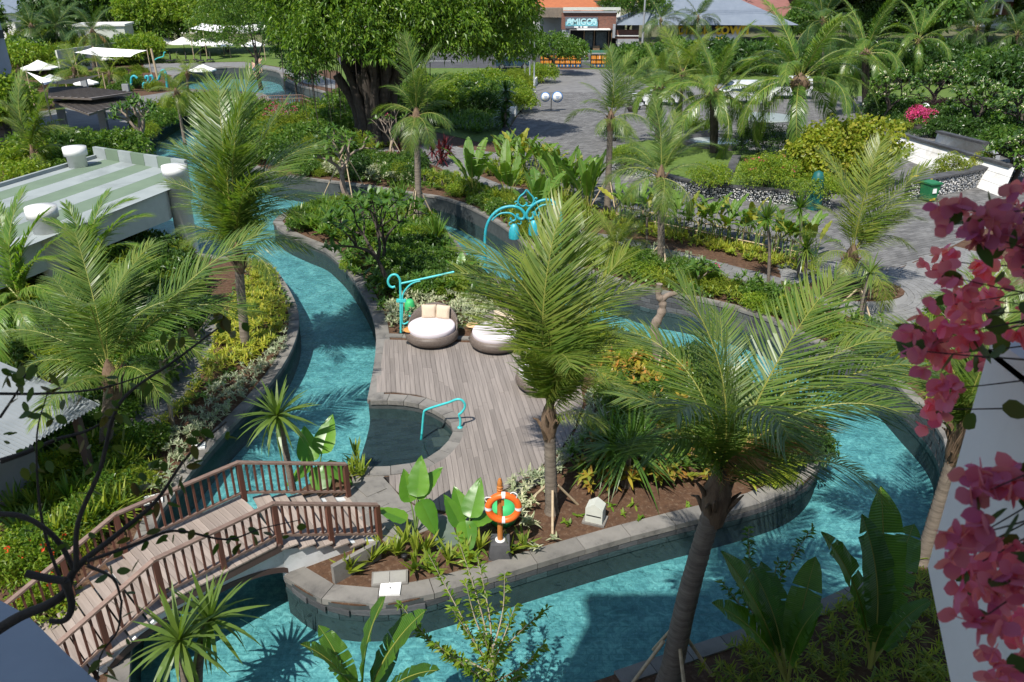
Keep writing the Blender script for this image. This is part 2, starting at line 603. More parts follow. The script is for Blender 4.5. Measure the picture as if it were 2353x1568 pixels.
def pave(poly, z, tw, th, ang, mat, parent, limit=300, h=0.03, far=None, near=None, name='paver', jit=0.004, holes=()):
 """pavers laid over a polygon: the ones nearest the view are separate, the rest one mesh"""
 me = unit_box(mat, 0.03)
 xs = [p.x for p in poly]; ys = [p.y for p in poly]
 c0 = Vector((sum(xs) / len(xs), sum(ys) / len(ys), 0))
 ca, sa = math.cos(ang), math.sin(ang)
 rad = max((Vector((p.x, p.y, 0)) - c0).length for p in poly)
 nx, ny = int(rad / tw) + 2, int(rad / th) + 2
 I, J = np.meshgrid(np.arange(-nx, nx + 1), np.arange(-ny, ny + 1))
 u = (I + 0.5 * (J % 2)) * tw; v = J * th
 X = c0.x + u * ca - v * sa; Y = c0.y + u * sa + v * ca
 ok = np.ones(X.shape, bool)
 for (du, dv) in ((-.42, -.42), (.42, -.42), (.42, .42), (-.42, .42)):
  XX = X + du * tw * ca - dv * th * sa; YY = Y + du * tw * sa + dv * th * ca
  ok &= inpoly_np(XX, YY, poly)
  for hp in holes:
   ok &= ~inpoly_np(XX, YY, hp)
 if far:
  ok &= Y < far
 X = X[ok]; Y = Y[ok]
 order = np.argsort(Y + 0.35 * np.abs(X))
 X = X[order]; Y = Y[order]
 n = len(X)
 for i in range(min(limit, n)):
  o = obj(name, me, parent)
  o.location = (X[i], Y[i], z + random.uniform(-jit, jit))
  o.rotation_euler = (random.uniform(-.006, .006), random.uniform(-.006, .006), ang + random.uniform(-.012, .012))
  o.scale = (tw - 0.014, th - 0.014, h)
 if n > limit:
  X = X[limit:]; Y = Y[limit:]
  V0 = np.array([vv.co[:] for vv in me.vertices]) * np.array([tw - 0.014, th - 0.014, h])
  V0 = np.stack([V0[:, 0] * ca - V0[:, 1] * sa, V0[:, 0] * sa + V0[:, 1] * ca, V0[:, 2]], 1)
  F0 = np.array([list(p.vertices) for p in me.polygons])
  T = np.stack([X, Y, np.full(len(X), z) + rng.uniform(-jit, jit, len(X))], 1)
  V = (V0[None] + T[:, None, :]).reshape(-1, 3)
  F_ = (F0[None] + (np.arange(len(X)) * len(V0))[:, None, None]).reshape(-1, 4)
  o = obj(name + 's', np_mesh(name + 's', V, F_, paver_island(mat)), parent)
  kind(o, 'stuff')

def paver_island(mat):
 """the same stone, tone shifting from piece to piece inside one mesh"""
 key = mat.name + '_pieces'
 if key in MATS:
  return MATS[key]
 m = mat.copy(); m.name = key
 nt = m.node_tree; N = nt.nodes; L = nt.links
 for nd in list(N):
  if nd.type == 'OBJECT_INFO':
   g = N.new('ShaderNodeNewGeometry')
   for lk in list(nd.outputs['Random'].links):
    to = lk.to_socket
    L.remove(lk); L.new(g.outputs['Random Per Island'], to)
 MATS[key] = m
 return m

def sheet(name, poly, z, mat, parent=None, z0=None):
 mb = MB(); mb.prism(poly, (z - 0.05) if z0 is None else z0, z)
 o = mb.build(name, mat, parent)
 if parent is None:
  kind(o, 'structure')
 return o

# ---- copings and walls of the river
s_r = side_of(right_edge, right_poly)
s_l = side_of(left_edge, left_poly)
s_i = side_of(isl_a, island_poly)
s_b = side_of(isl_b, island_poly)
i0 = next(i for i, p in enumerate(right_edge) if (p - G(660, 405, ZR)).length < 0.6)
i1 = next(i for i, p in enumerate(right_edge) if (p - G(1360, 1568, ZR)).length < 0.3)
facing(right_edge, ZF, ZR - 0.02, -s_r, ground)
coping(right_edge[i0:i1], s_r, ZR, ground, w=.27, h=.10)
coping(right_edge[:i0], s_r, ZR, ground, step=1.5)
k0 = next(i for i, p in enumerate(right_edge) if (p - G(1235, 588, ZR)).length < 0.6)
k1 = next(i for i, p in enumerate(right_edge) if (p - G(2165, 1160, ZR)).length < 0.6)
wall_tiles(list(reversed(right_edge[k0:k1])), -s_r, -0.42, ZR - 0.11, ground)
facing(left_edge, ZF, ZL - 0.02, -s_l, left_ground)
coping(left_edge, s_l, ZL, left_ground, w=.32, h=.12)
facing(isl_a + isl_b[1:] + isl_c, ZF, ZL - 0.02, -s_i, island)
m0 = next(i for i, p in enumerate(isl_a) if (p - G(1096, 620, 0)).length < 0.6)
coping(isl_a, s_i, ZL, island, w=0.42, step=1.15)
coping(isl_b, s_b, ZL, island, w=0.36, step=0.5)
wall_tiles(isl_a[:m0], s_i, -0.42, -0.12, island, tw=0.5, th=0.15, limit=160)

# ---- shallow step shelf in the recess
M_shelf = solid('dark_wet_stone', (0.040, 0.042, 0.044), (0.022, 0.024, 0.026), 3.0, 0.35, 0.2, 20, per=0.2)
shelf_poly = [G(851, 915, ZW), *[p for p in pxline([(910, 915), (964, 922), (1010, 938), (1048, 970), (1056, 990), (1040, 1025), (1010, 1052), (972, 1075), (923, 1085), (870, 1088)], ZW, 3)],
     G(811, 1085, ZW), G(822, 1040, ZW), G(838, 990, ZW), G(846, 960, ZW)]
sh = sheet('pool_shelf', shelf_poly, -0.62, M_shelf, None, ZF)
wet = [p for p in pxline([(990, 962), (1030, 958), (1062, 975), (1056, 1010), (1030, 1040), (1000, 1048), (985, 1030), (972, 1000), (976, 978)], ZW, 3)]
st = sheet('pool_step', wet, -0.46, M_shelf, None, ZF)
M_shelft = solid('wet_step_tile', (0.085, 0.078, 0.070), (0.058, 0.054, 0.050), 3.0, 0.4, 0.2, 20, per=0.15)
pave(wet, -0.45, 0.5, 0.5, 0.25, M_shelft, st, limit=40, name='tile')
pave([p for p in shelf_poly], -0.63, 0.4, 0.2, 0.25, M_shelf, sh, limit=200, name='tile', holes=[wet])

# ---- timber deck on the island
M_deck = solid('weathered_deck', (0.262, 0.228, 0.203), (0.170, 0.148, 0.132), 1.0, 0.8, 0.35, 6.0, per=0.17, sc3=(14.0, 0.7, 1.0), spec=0.25)
deck_px = [(884, 783), (1000, 787), (1120, 792), (1270, 800), (1330, 850), (1340, 930), (1318, 990), (1285, 1040), (1230, 1085), (1170, 1122), (1100, 1160), (1035, 1180),
     (960, 1165), (915, 1135), (880, 1098), (930, 1092), (985, 1078), (1030, 1052), (1062, 1015), (1068, 985), (1048, 950), (1010, 928), (962, 910), (905, 903), (862, 905), (872, 860), (881, 815)]
deck_poly = [G(x, y, 0) for x, y in deck_px]
deck = bpy.data.objects.new('timber_deck', None); link(deck); deck.location = (0, 22, 0)
tag(deck, 'weathered grey timber deck of long planks beside the curved river', 'deck')
deck_sub = MB(); deck_sub.prism([p - Vector((0, 22, 0)) for p in deck_poly], -0.02, 0.012)
deck_sub.build('subframe', solid('deck_gap', (0.03, 0.026, 0.024), None, 3, 0.9), deck)

def plank_runs(poly, ang, w):
 """cut a polygon into strips across direction ang; yields quads"""
 d = Vector((math.cos(ang), math.sin(ang), 0)); n = Vector((-d.y, d.x, 0))
 ss = [p.dot(n) for p in poly]
 k = int(min(ss) / w) - 1
 def hits(s):
  h = []
  for i in range(len(poly)):
   a, b = poly[i - 1], poly[i]
   sa, sb = a.dot(n) - s, b.dot(n) - s
   if (sa > 0) != (sb > 0):
    h.append((a + (b - a) * (sa / (sa - sb))).dot(d))
  return sorted(h)
 while k * w < max(ss):
  s0, s1 = k * w + 0.004, (k + 1) * w - 0.004
  h0, h1 = hits(s0), hits(s1)
  if len(h0) != len(h1):
   hm = hits((s0 + s1) / 2); h0 = h1 = hm
  for j in range(0, len(h0) - 1, 2):
   yield [(s0, h0[j], h0[j + 1]), (s1, h1[j], h1[j + 1])], d, n
  k += 1

def planks(poly, z, ang, w, mat, parent, th=0.03, maxlen=3.2, name='plank', org=Vector()):
 for (A, B), d, n in plank_runs(poly, ang, w):
  a0, a1, b0, b1 = A[1], A[2], B[1], B[2]
  if min(a1 - a0, b1 - b0) < 0.06:
   continue
  cuts = [0.0]
  tot = (a1 - a0 + b1 - b0) / 2
  x = random.uniform(0.8, maxlen)
  while x < tot - 0.5:
   cuts.append(x / tot); x += random.uniform(2.0, maxlen)
  cuts.append(1.0)
  for i in range(len(cuts) - 1):
   e = 0.0025 / tot
   t0 = cuts[i] + (e if i else 0); t1 = cuts[i + 1] - (e if i < len(cuts) - 2 else 0)
   q = [n * A[0] + d * (a0 + (a1 - a0) * t0), n * A[0] + d * (a0 + (a1 - a0) * t1),
     n * B[0] + d * (b0 + (b1 - b0) * t1), n * B[0] + d * (b0 + (b1 - b0) * t0)]
   c = sum(q, Vector()) / 4
   mb = MB()
   # local frame along the plank so the grain follows it
   loc = [Vector(((p - c).dot(n), -(p - c).dot(d), 0)) for p in q]
   mb.prism(loc, -th, 0)
   o = mb.build(name, mat, parent)
   o.location = (c.x - org.x, c.y - org.y, z - org.z + random.uniform(-0.003, 0.003))
   o.rotation_euler = (0, 0, math.atan2(n.y, n.x))
planks(deck_poly, 0.045, R(99), 0.145, M_deck, deck, org=Vector((0, 22, 0)))
# stone border strips around the deck
bord = pxline([(884, 776), (1000, 780), (1130, 785), (1280, 792)], 0, 3)
coping(bord, 1, 0.0, island, w=0.28, step=0.6, over=0.0)
bord2 = pxline([(1345, 935), (1322, 995), (1288, 1047), (1232, 1092), (1172, 1130), (1102, 1168), (1040, 1188)], 0, 3)
coping(bord2, 1 if side_of(bord2, island_poly) else 1, 0.0, island, w=0.3, step=0.6, over=0.0)
# stone landing at the foot of the bridge steps
landing = [G(x, y, 0) for x, y in [(812, 1088), (880, 1092), (915, 1138), (965, 1172), (1035, 1188), (1020, 1205), (940, 1235), (890, 1250), (845, 1215), (800, 1160)]]
lo = sheet('landing', landing, 0.012, M_concrete)
pave(landing, 0.022, 0.55, 0.55, R(40), M_concrete, lo, limit=80, name='slab')

# ------------------------------------------------------------------ paths and drive
path_px = [(1040, 405), (1075, 393), (1100, 404), (1150, 424), (1215, 438), (1262, 466), (1295, 508), (1345, 533), (1430, 545), (1520, 570), (1640, 600), (1795, 640),
     (1795, 668), (1700, 648), (1606, 618), (1500, 584), (1425, 570), (1330, 562), (1268, 532), (1230, 490), (1175, 455), (1100, 430)]
pp = [G(x, y, ZR) for x, y in path_px]
o = sheet('garden_path', pp, ZR + 0.012, M_path); pave(pp, ZR + 0.026, 0.5, 0.34, R(-25), M_path, o, limit=220, name='paver')
plaza_px = [(1790, 608), (1860, 600), (1945, 608), (2010, 625), (2040, 628), (2105, 603), (2200, 570), (2300, 590), (2300, 680), (2170, 722), (2060, 757), (1980, 742), (1900, 704), (1850, 668), (1795, 642)]
pp = [G(x, y, ZR) for x, y in plaza_px]
bed_c = G(1965, 668, ZR)
bed = [bed_c + Vector((math.cos(t) * 1.75, math.sin(t) * 1.1, 0)) for t in np.linspace(0, 2 * math.pi, 28)[:-1]]
M_plaza = solid('plaza_stone', (0.215, 0.212, 0.205), (0.15, 0.15, 0.147), 1.2, 0.8, 0.2, 30, per=0.12)
o = sheet('plaza', pp, ZR + 0.016, M_plaza)
# curved courses round the tree bed
def arc_pavers(c, poly, z, mat, parent, hole, dr=0.24, tl=0.48, limit=300):
 cnt = 0
 for k in range(8, 50):
  r = k * dr; n = max(8, int(2 * math.pi * r / tl))
  for i in range(n):
   t = 2 * math.pi * (i + (k % 2) * .5) / n
   p = c + Vector((math.cos(t) * r, math.sin(t) * r, 0))
   if not inpoly(p, poly) or inpoly(p, hole) or cnt >= limit:
    continue
   o = obj('paver', unit_box(mat, 0.03), parent)
   o.location = (p.x, p.y, z + random.uniform(-.003, .003)); o.rotation_euler = (0, 0, t + math.pi / 2)
   o.scale = (tl - 0.014, dr - 0.014, 0.03); cnt += 1
arc_pavers(bed_c, pp, ZR + 0.03, M_plaza, o, bed)
drive_px = [(1232, 160), (1425, 160), (1500, 205), (1700, 190), (2000, 225), (2353, 265), (2700, 300), (2700, 420), (2353, 480), (2190, 565), (2105, 600), (2040, 627), (2010, 624), (1945, 607), (1860, 598),
   (1780, 575), (1600, 525), (1418, 490), (1300, 452), (1215, 405), (1165, 352), (1160, 315), (1192, 262), (1215, 215), (1232, 185)]
dp = [G(x, y, ZR) for x, y in drive_px]
drive = sheet('driveway', dp, ZR + 0.01, M_pave)
pave(dp, ZR + 0.024, 0.42, 0.21, R(28), M_pave, drive, limit=300, far=82.0)
walk_px = [(800, 345), (830, 358), (900, 345), (1010, 385), (1040, 404), (1085, 398), (1165, 378), (1150, 352), (1080, 345), (1010, 328), (965, 300), (880, 318)]
wp = [G(x, y, ZR) for x, y in walk_px]
o = sheet('garden_walk', wp, ZR + 0.006, M_path); pave(wp, ZR + 0.02, 0.5, 0.34, R(20), M_path, o, limit=150)
lp_px = [(455, 690), (500, 735), (492, 800), (458, 868), (420, 928), (362, 985), (338, 1040), (300, 1110), (180, 1200), (60, 1250), (60, 1150), (200, 1060), (290, 950), (370, 850), (420, 760)]
lp = [G(x, y, 0) for x, y in lp_px]
o = sheet('river_path', lp, 0.006, M_path); pave(lp, 0.02, 0.45, 0.45, R(38), M_path, o, limit=260)
tp_px = [(60, 262), (420, 207), (600, 217), (618, 235), (450, 254), (335, 318), (285, 352), (150, 360), (40, 330)]
tp = [G(x, y, 0) for x, y in tp_px]
o = sheet('pool_terrace', tp, 0.02, M_path)
fp = [G(x, y, ZR) for x, y in [(330, 163), (400, 174), (440, 161), (520, 153), (600, 156), (645, 165), (700, 192), (770, 205), (770, 185), (700, 165), (560, 143), (330, 147)]]
o = sheet('lounger_terrace', fp, ZR + 0.02, M_path)

# lawns
def lawn(name, px, z, n, h=0.05):
 poly = [G(x, y, z) for x, y in px]
 o = sheet(name, poly, z + 0.03, M_lawn)
 return o, poly
lawn('lawn', [(985, 300), (1060, 318), (1110, 330), (1148, 322), (1165, 285), (1140, 262), (1060, 272), (990, 285)], ZR, 0)
lawn('far_lawn', [(250, 145), (330, 146), (560, 142), (700, 163), (790, 160), (760, 118), (680, 104), (320, 104), (255, 118)], ZR, 0)

# street beyond the gate
y0 = G(1300, 157, ZR).y; y1 = G(1300, 127, ZR).y
YST0, YST1 = y0, y1
mb = MB(); mb.prism([(-24, y0), (200, y0), (200, y1), (-24, y1)], ZR - 0.05, ZR + 0.02)
street = kind(mb.build('street', M_asphalt), 'structure')
M_line = solid('road_paint', (0.72, 0.72, 0.70), (0.6, 0.6, 0.58), 3)
for k in range(-2, 14):
 mb = MB(); xm = k * 9.0
 mb.box((xm, (y0 + y1) / 2, ZR + 0.022), (4.0, 0.18, 0.008)); mb.build('lane_mark', M_line, street)
mb = MB(); mb.prism([(-24, y1), (200, y1), (200, y1 + 2.6), (-24, y1 + 2.6)], ZR - 0.05, ZR + 0.14)
kind(mb.build('pavement', M_path), 'structure')
mb = MB(); mb.prism([(-600, y1 + 2.6), (600, y1 + 2.6), (600, 1400), (-600, 1400)], ZR - 0.05, ZR + 0.004)
kind(mb.build('far_ground', solid('dry_grass', (.075, .095, .035), (.13, .115, .07), .15, .95)), 'structure')
vg = [G(x, y, ZR) for x, y in ((1425, 163), (1500, 207), (1700, 192), (2000, 227), (2353, 267), (2700, 300), (2900, 240), (2600, 175))] + [Vector((80, y0, 0)), Vector((8, y0, 0))]
sheet('street_verge', [Vector((p.x, p.y, 0)) for p in vg], ZR + .008, M_lawn)
lv = [Vector((-23, y0, 0)), Vector((3, y0, 0))] + [G(x, y, ZR) for x, y in ((1232, 188), (1190, 260), (1160, 312), (960, 292), (800, 282), (790, 210), (780, 165))]
sheet('tree_lawn', [Vector((p.x, p.y, 0)) for p in lv], ZR + .006, M_lawn)

# ================================================================== plants
Z3 = np.array([0.0, 0.0, 1.0])
def _unit(a):
 return a / np.maximum(np.linalg.norm(a, axis=-1, keepdims=True), 1e-9)

def diamonds(base, d, side, L, W, droop=0.15):
 """one folded leaf each: two triangles hinged on the midrib"""
 base = np.asarray(base, float); d = _unit(np.asarray(d, float)); side = _unit(side - d * np.sum(side * d, -1, keepdims=True))
 L = np.broadcast_to(L, (len(base),))[:, None]; W = np.broadcast_to(W, (len(base),))[:, None]
 nrm = np.cross(d, side)
 nrm = nrm * np.where(nrm[:, 2:3] < 0, -1, 1)
 mid = base + d * L * 0.5
 tip = base + d * L - Z3 * droop * L
 a = mid + side * W * 0.5 + nrm * W * 0.12
 b = mid - side * W * 0.5 + nrm * W * 0.12
 V = np.stack([base, a, tip, b], 1).reshape(-1, 3)
 n = len(base); i = np.arange(n)[:, None] * 4
 F_ = np.concatenate([i + np.array([[0, 1, 2]]), i + np.array([[0, 2, 3]])], 1).reshape(-1, 3)
 return V, F_

def straps(base, d, side, L, W, droop, prof=(0.55, 1.0, 0.85, 0.5, 0.0), curve=1.7):
 """long narrow leaves that arch over: 4 segments each"""
 base = np.asarray(base, float); n = len(base)
 d = _unit(np.asarray(d, float)); side = _unit(side - d * np.sum(side * d, -1, keepdims=True))
 L = np.broadcast_to(L, (n,))[:, None]; W = np.broadcast_to(W, (n,))[:, None]; droop = np.broadcast_to(droop, (n,))[:, None]
 rows = []
 ts = np.linspace(0, 1, len(prof))
 for t, w in zip(ts, prof):
  c = base + d * L * t * (1 - 0.25 * droop * t) - Z3 * droop * L * t ** curve
  if w > 0:
   rows.append(c + side * W * w * 0.5); rows.append(c - side * W * w * 0.5)
  else:
   rows.append(c)
 V = np.stack(rows, 1); m = V.shape[1]
 f = []
 k = len(prof) - 1
 for s in range(k):
  a = 2 * s
  if s < k - 1:
   f += [(a, a + 2, a + 3), (a, a + 3, a + 1)]
  else:
   f += [(a, a + 2, a + 1)]
 F_ = (np.array(f)[None] + (np.arange(n) * m)[:, None, None]).reshape(-1, 3)
 return V.reshape(-1, 3), F_

def join_vf(parts):
 V = []; F_ = []; b = 0
 for v, f in parts:
  V.append(v); F_.append(f + b); b += len(v)
 return np.concatenate(V), np.concatenate(F_)

def rand_dirs(n, zmin=-1.0, zmax=1.0):
 z = rng.uniform(zmin, zmax, n); t = rng.uniform(0, 2 * math.pi, n); r = np.sqrt(1 - z * z)
 return np.stack([r * np.cos(t), r * np.sin(t), z], 1)

def rosettes(P, nl, L, W, elev=(0.2, 1.2), droop=(0.1, 0.5), jit=0.03):
 """a tuft of strap leaves at each point"""
 P = np.asarray(P, float); n = len(P) * nl
 B = np.repeat(P, nl, 0) + rng.normal(0, jit, (n, 3)) * np.array([1, 1, 0.3])
 az = rng.uniform(0, 2 * math.pi, n); el = rng.uniform(*elev, n)
 d = np.stack([np.cos(az) * np.cos(el), np.sin(az) * np.cos(el), np.sin(el)], 1)
 side = np.stack([-np.sin(az), np.cos(az), np.zeros(n)], 1)
 return straps(B, d, side, rng.uniform(L[0], L[1], n), rng.uniform(W[0], W[1], n), rng.uniform(droop[0], droop[1], n) * np.cos(el) ** 0.5)

def clumps(P, nl, r, L, W, zmin=-0.6, droop=0.25):
 """a ball of small leaves at each point"""
 P = np.asarray(P, float); n = len(P) * nl
 u = rand_dirs(n, zmin)
 B = np.repeat(P, nl, 0) + u * (rng.uniform(0.25, 1.0, (n, 1)) ** 0.5) * r
 d = _unit(u + rng.normal(0, 0.5, (n, 3)) + np.array([0, 0, -0.15]))
 side = rng.normal(0, 1, (n, 3))
 return diamonds(B, d, side, rng.uniform(L[0], L[1], n), rng.uniform(W[0], W[1], n), droop)

def sample_poly(poly, density):
 xs = np.array([p[0] for p in poly]); ys = np.array([p[1] for p in poly])
 A = (xs.max() - xs.min()) * (ys.max() - ys.min())
 n = int(A * density)
 X = rng.uniform(xs.min(), xs.max(), n); Y = rng.uniform(ys.min(), ys.max(), n)
 ok = inpoly_np(X, Y, poly)
 return X[ok], Y[ok]

# ------------------------------------------------------------------ leaf and bark colours
L_coco = leaf('coconut_leaf', (0.070, 0.140, 0.028), (0.115, 0.195, 0.038), (0.190, 0.235, 0.058), 0.38, 0.36, 0.5)
L_coco_y = leaf('young_coconut_leaf', (0.105, 0.180, 0.032), (0.170, 0.240, 0.040), (0.250, 0.280, 0.065), 0.42, 0.38, 0.45)
L_date = leaf('feather_palm_leaf', (0.065, 0.150, 0.024), (0.115, 0.210, 0.034), (0.200, 0.260, 0.050), 0.38, 0.32, 0.55)
L_dark = leaf('dark_palm_leaf', (0.040, 0.090, 0.025), (0.062, 0.125, 0.030), (0.095, 0.150, 0.040), 0.33, 0.38, 0.45)
L_dead = leaf('dead_frond', (0.30, 0.16, 0.07), (0.38, 0.22, 0.11), (0.22, 0.12, 0.06), 0.15, 0.8, 0.1)
L_green = leaf('broad_leaf', (0.050, 0.125, 0.018), (0.085, 0.175, 0.026), (0.140, 0.225, 0.036), 0.36, 0.38, 0.45)
L_dgreen = leaf('dark_broad_leaf', (0.028, 0.075, 0.015), (0.048, 0.110, 0.022), (0.080, 0.145, 0.030), 0.30, 0.36, 0.5)
L_bright = leaf('bright_leaf', (0.110, 0.215, 0.022), (0.180, 0.280, 0.028), (0.260, 0.320, 0.035), 0.40, 0.42, 0.35)
L_yellow = leaf('yellow_edged_leaf', (0.330, 0.350, 0.035), (0.210, 0.290, 0.035), (0.450, 0.420, 0.070), 0.34, 0.5, 0.3)
L_lime = leaf('lime_leaf', (0.150, 0.240, 0.030), (0.290, 0.330, 0.040), (0.080, 0.165, 0.025), 0.36, 0.48, 0.3)
L_silver = leaf('cream_edged_leaf', (0.42, 0.44, 0.33), (0.20, 0.27, 0.15), (0.55, 0.55, 0.42), 0.22, 0.6, 0.2)
L_red = leaf('maroon_leaf', (0.070, 0.012, 0.018), (0.120, 0.020, 0.028), (0.045, 0.016, 0.016), 0.25, 0.4, 0.4)
L_croton = leaf('croton_leaf', (0.36, 0.28, 0.035), (0.17, 0.22, 0.030), (0.42, 0.19, 0.045), 0.30, 0.42, 0.4)
L_banana = leaf('banana_leaf', (0.050, 0.130, 0.018), (0.075, 0.165, 0.024), (0.110, 0.200, 0.034), 0.36, 0.30, 0.5)
L_helic = leaf('heliconia_leaf', (0.085, 0.185, 0.026), (0.125, 0.235, 0.034), (0.210, 0.290, 0.060), 0.42, 0.36, 0.45)
L_elephant = leaf('elephant_ear_leaf', (0.055, 0.200, 0.020), (0.090, 0.240, 0.026), (0.120, 0.270, 0.030), 0.40, 0.34, 0.45)
L_plum = leaf('frangipani_leaf', (0.050, 0.120, 0.022), (0.080, 0.170, 0.030), (0.130, 0.210, 0.045), 0.36, 0.40, 0.4)
L_shade = leaf('near_vine_leaf', (0.045, 0.085, 0.018), (0.070, 0.120, 0.024), (0.120, 0.080, 0.030), 0.35, 0.5, 0.3)
M_rib = solid('frond_midrib', (0.270, 0.260, 0.055), (0.190, 0.210, 0.050), 2, 0.5)
M_bark = solid('palm_bark', (0.235, 0.195, 0.155), (0.105, 0.085, 0.068), 2.2, 0.9, 0.8, 9, per=0.1, sc3=(1.2, 1.2, 9.0))
M_husk = solid('palm_husk', (0.200, 0.135, 0.085), (0.085, 0.055, 0.036), 3.0, 0.95, 0.9, 12, sc3=(4, 4, 1))
M_dbark = solid('dark_bark', (0.075, 0.060, 0.048), (0.030, 0.025, 0.021), 3.0, 0.95, 1.0, 8)
M_plbark = solid('frangipani_bark', (0.300, 0.240, 0.190), (0.150, 0.115, 0.090), 3.0, 0.85, 0.6, 14)
M_stem = solid('green_stem', (0.150, 0.220, 0.060), (0.100, 0.165, 0.045), 3.0, 0.55)
M_twig = solid('pale_twig', (0.330, 0.280, 0.210), (0.200, 0.165, 0.120), 4.0, 0.8)
M_bamboo = solid('bamboo_stake', (0.480, 0.380, 0.250), (0.330, 0.250, 0.160), 3.0, 0.7, sc3=(1, 1, 5))
M_flower_w = leaf('white_petal', (0.80, 0.78, 0.62), (0.85, 0.82, 0.72), (0.80, 0.72, 0.50), 0.25, 0.6, 0.2)
M_flower_p = leaf('pink_petal', (0.62, 0.06, 0.22), (0.72, 0.10, 0.30), (0.55, 0.04, 0.16), 0.35, 0.6, 0.2)
M_flower_r = leaf('red_petal', (0.60, 0.05, 0.02), (0.68, 0.10, 0.03), (0.5, 0.03, 0.02), 0.3, 0.6, 0.2)
M_flower_y = leaf('cream_yellow_petal', (0.75, 0.62, 0.25), (0.80, 0.70, 0.40), (0.7, 0.5, 0.2), 0.25, 0.6, 0.2)

# ------------------------------------------------------------------ palm fronds
FR = {}
def frond_mesh(key, L, pairs, ll, lw, droop, hang, mat, vup=0.25, sweep=(0.55, 1.0), thin=0.04, gap=0.0, ribr=0.026, ribmat=None):
 if key in FR:
  return FR[key]
 n = 26
 s = np.linspace(0, 1, n)
 ang = -droop * s ** 1.5
 dx = np.cos(ang) * L / (n - 1); dz = np.sin(ang) * L / (n - 1)
 px = np.concatenate([[0], np.cumsum(dx[:-1])]); pz = np.concatenate([[0], np.cumsum(dz[:-1])])
 # rachis: three-sided tapering tube
 V = []; F_ = []
 for i in range(n):
  r = ribr * (1 - 0.85 * s[i])
  nz = np.array([-math.sin(ang[i]), 0, math.cos(ang[i])])
  c = np.array([px[i], 0, pz[i]])
  V += [c + nz * r, c + np.array([0, 1, 0]) * r * 1.1 - nz * r * .4, c - np.array([0, 1, 0]) * r * 1.1 - nz * r * .4]
 for i in range(n - 1):
  for k in range(3):
   a, b = i * 3 + k, i * 3 + (k + 1) % 3
   F_ += [(a, b, b + 3), (a, b + 3, a + 3)]
 V = np.array(V); F_ = np.array(F_)
 nr = len(F_)
 # leaflets
 ss = np.repeat(np.linspace(0.16, 0.995, pairs), 2) + rng.uniform(-0.004, 0.004, pairs * 2)
 sg = np.tile([1.0, -1.0], pairs)
 keep = rng.uniform(0, 1, len(ss)) > gap
 ss = np.clip(ss[keep], 0, 0.999); sg = sg[keep]
 a = np.interp(ss, s, ang)
 P = np.stack([np.interp(ss, s, px), np.zeros(len(ss)), np.interp(ss, s, pz)], 1)
 T = np.stack([np.cos(a), 0 * a, np.sin(a)], 1); U = np.stack([-np.sin(a), 0 * a, np.cos(a)], 1)
 S = np.stack([0 * a, sg, 0 * a], 1)
 t = (ss - 0.16) / 0.84
 sw = sweep[0] + (sweep[1] - sweep[0]) * t + rng.normal(0, 0.07, len(ss))
 d = S * np.cos(sw)[:, None] + T * np.sin(sw)[:, None] + U * (vup * (1 - 0.5 * t) + rng.normal(0, 0.09, len(ss)))[:, None]
 prof = np.sin(np.pi * np.clip(0.22 + 0.70 * t, 0, 1)) ** 0.7
 Ls = ll * prof * rng.uniform(0.88, 1.08, len(ss))
 side = T - _unit(d) * np.sum(T * _unit(d), 1, keepdims=True)
 hg = hang * rng.uniform(0.7, 1.3, len(ss))
 v, f = straps(P, d, side, Ls, lw * rng.uniform(0.8, 1.15, len(ss)), hg, prof=(0.5, 1.0, 0.7, 0.0), curve=2.0)
 V2, F2 = join_vf([(V, F_), (v, f)])
 mi = np.concatenate([np.zeros(nr, int), np.ones(len(f), int)])
 me = np_mesh(key, V2, F2, [ribmat or M_rib, mat], mi)
 me['chord'] = [float(px[-1]), float(pz[-1])]
 FR[key] = me
 return me

def coco_set(pref, mat):
 return {
  'up': [frond_mesh(pref + '_erect_frond%d' % k, 4.4, 92, 1.2, 0.036, 0.62 + 0.22 * k, 0.20, mat, 0.22, (0.38, 0.98)) for k in range(2)],
  'arch': [frond_mesh(pref + '_arching_frond%d' % k, 4.4, 92, 1.22, 0.036, 1.15 + 0.25 * k, 0.34, mat, 0.16, (0.34, 0.92), gap=0.05) for k in range(3)],
  'low': [frond_mesh(pref + '_drooping_frond%d' % k, 4.0, 84, 1.12, 0.034, 1.65 + 0.25 * k, 0.62, mat, 0.04, (0.34, 0.85), gap=0.12) for k in range(2)],
 }
COCO = coco_set('coconut', L_coco)
COCOY = coco_set('young_coconut', L_coco_y)
DARK = coco_set('dark_palm', L_dark)
DATE = {
 'up': [frond_mesh('feather_up%d' % k, 3.8, 110, 0.66, 0.030, 0.7, 0.35, L_date, 0.35, (0.5, 1.0)) for k in range(2)],
 'arch': [frond_mesh('feather_arch%d' % k, 4.2, 120, 0.70, 0.030, 1.45 + .2 * k, 0.60, L_date, 0.30, (0.45, 0.95)) for k in range(3)],
 'low': [frond_mesh('feather_low%d' % k, 4.0, 112, 0.66, 0.030, 2.0, 0.75, L_date, 0.15, (0.4, 0.9), gap=0.06) for k in range(2)],
}
ARECA = {
 'up': [frond_mesh('areca_up%d' % k, 3.4, 54, 0.75, 0.058, 0.8, 0.30, L_helic, 0.4, (0.5, 1.0)) for k in range(2)],
 'arch': [frond_mesh('areca_arch%d' % k, 3.6, 56, 0.80, 0.058, 1.5, 0.55, L_helic, 0.35, (0.5, 0.95)) for k in range(2)],
 'low': [frond_mesh('areca_low%d' % k, 3.4, 54, 0.75, 0.055, 1.9, 0.7, L_helic, 0.2, (0.4, 0.9)) for k in range(2)],
}
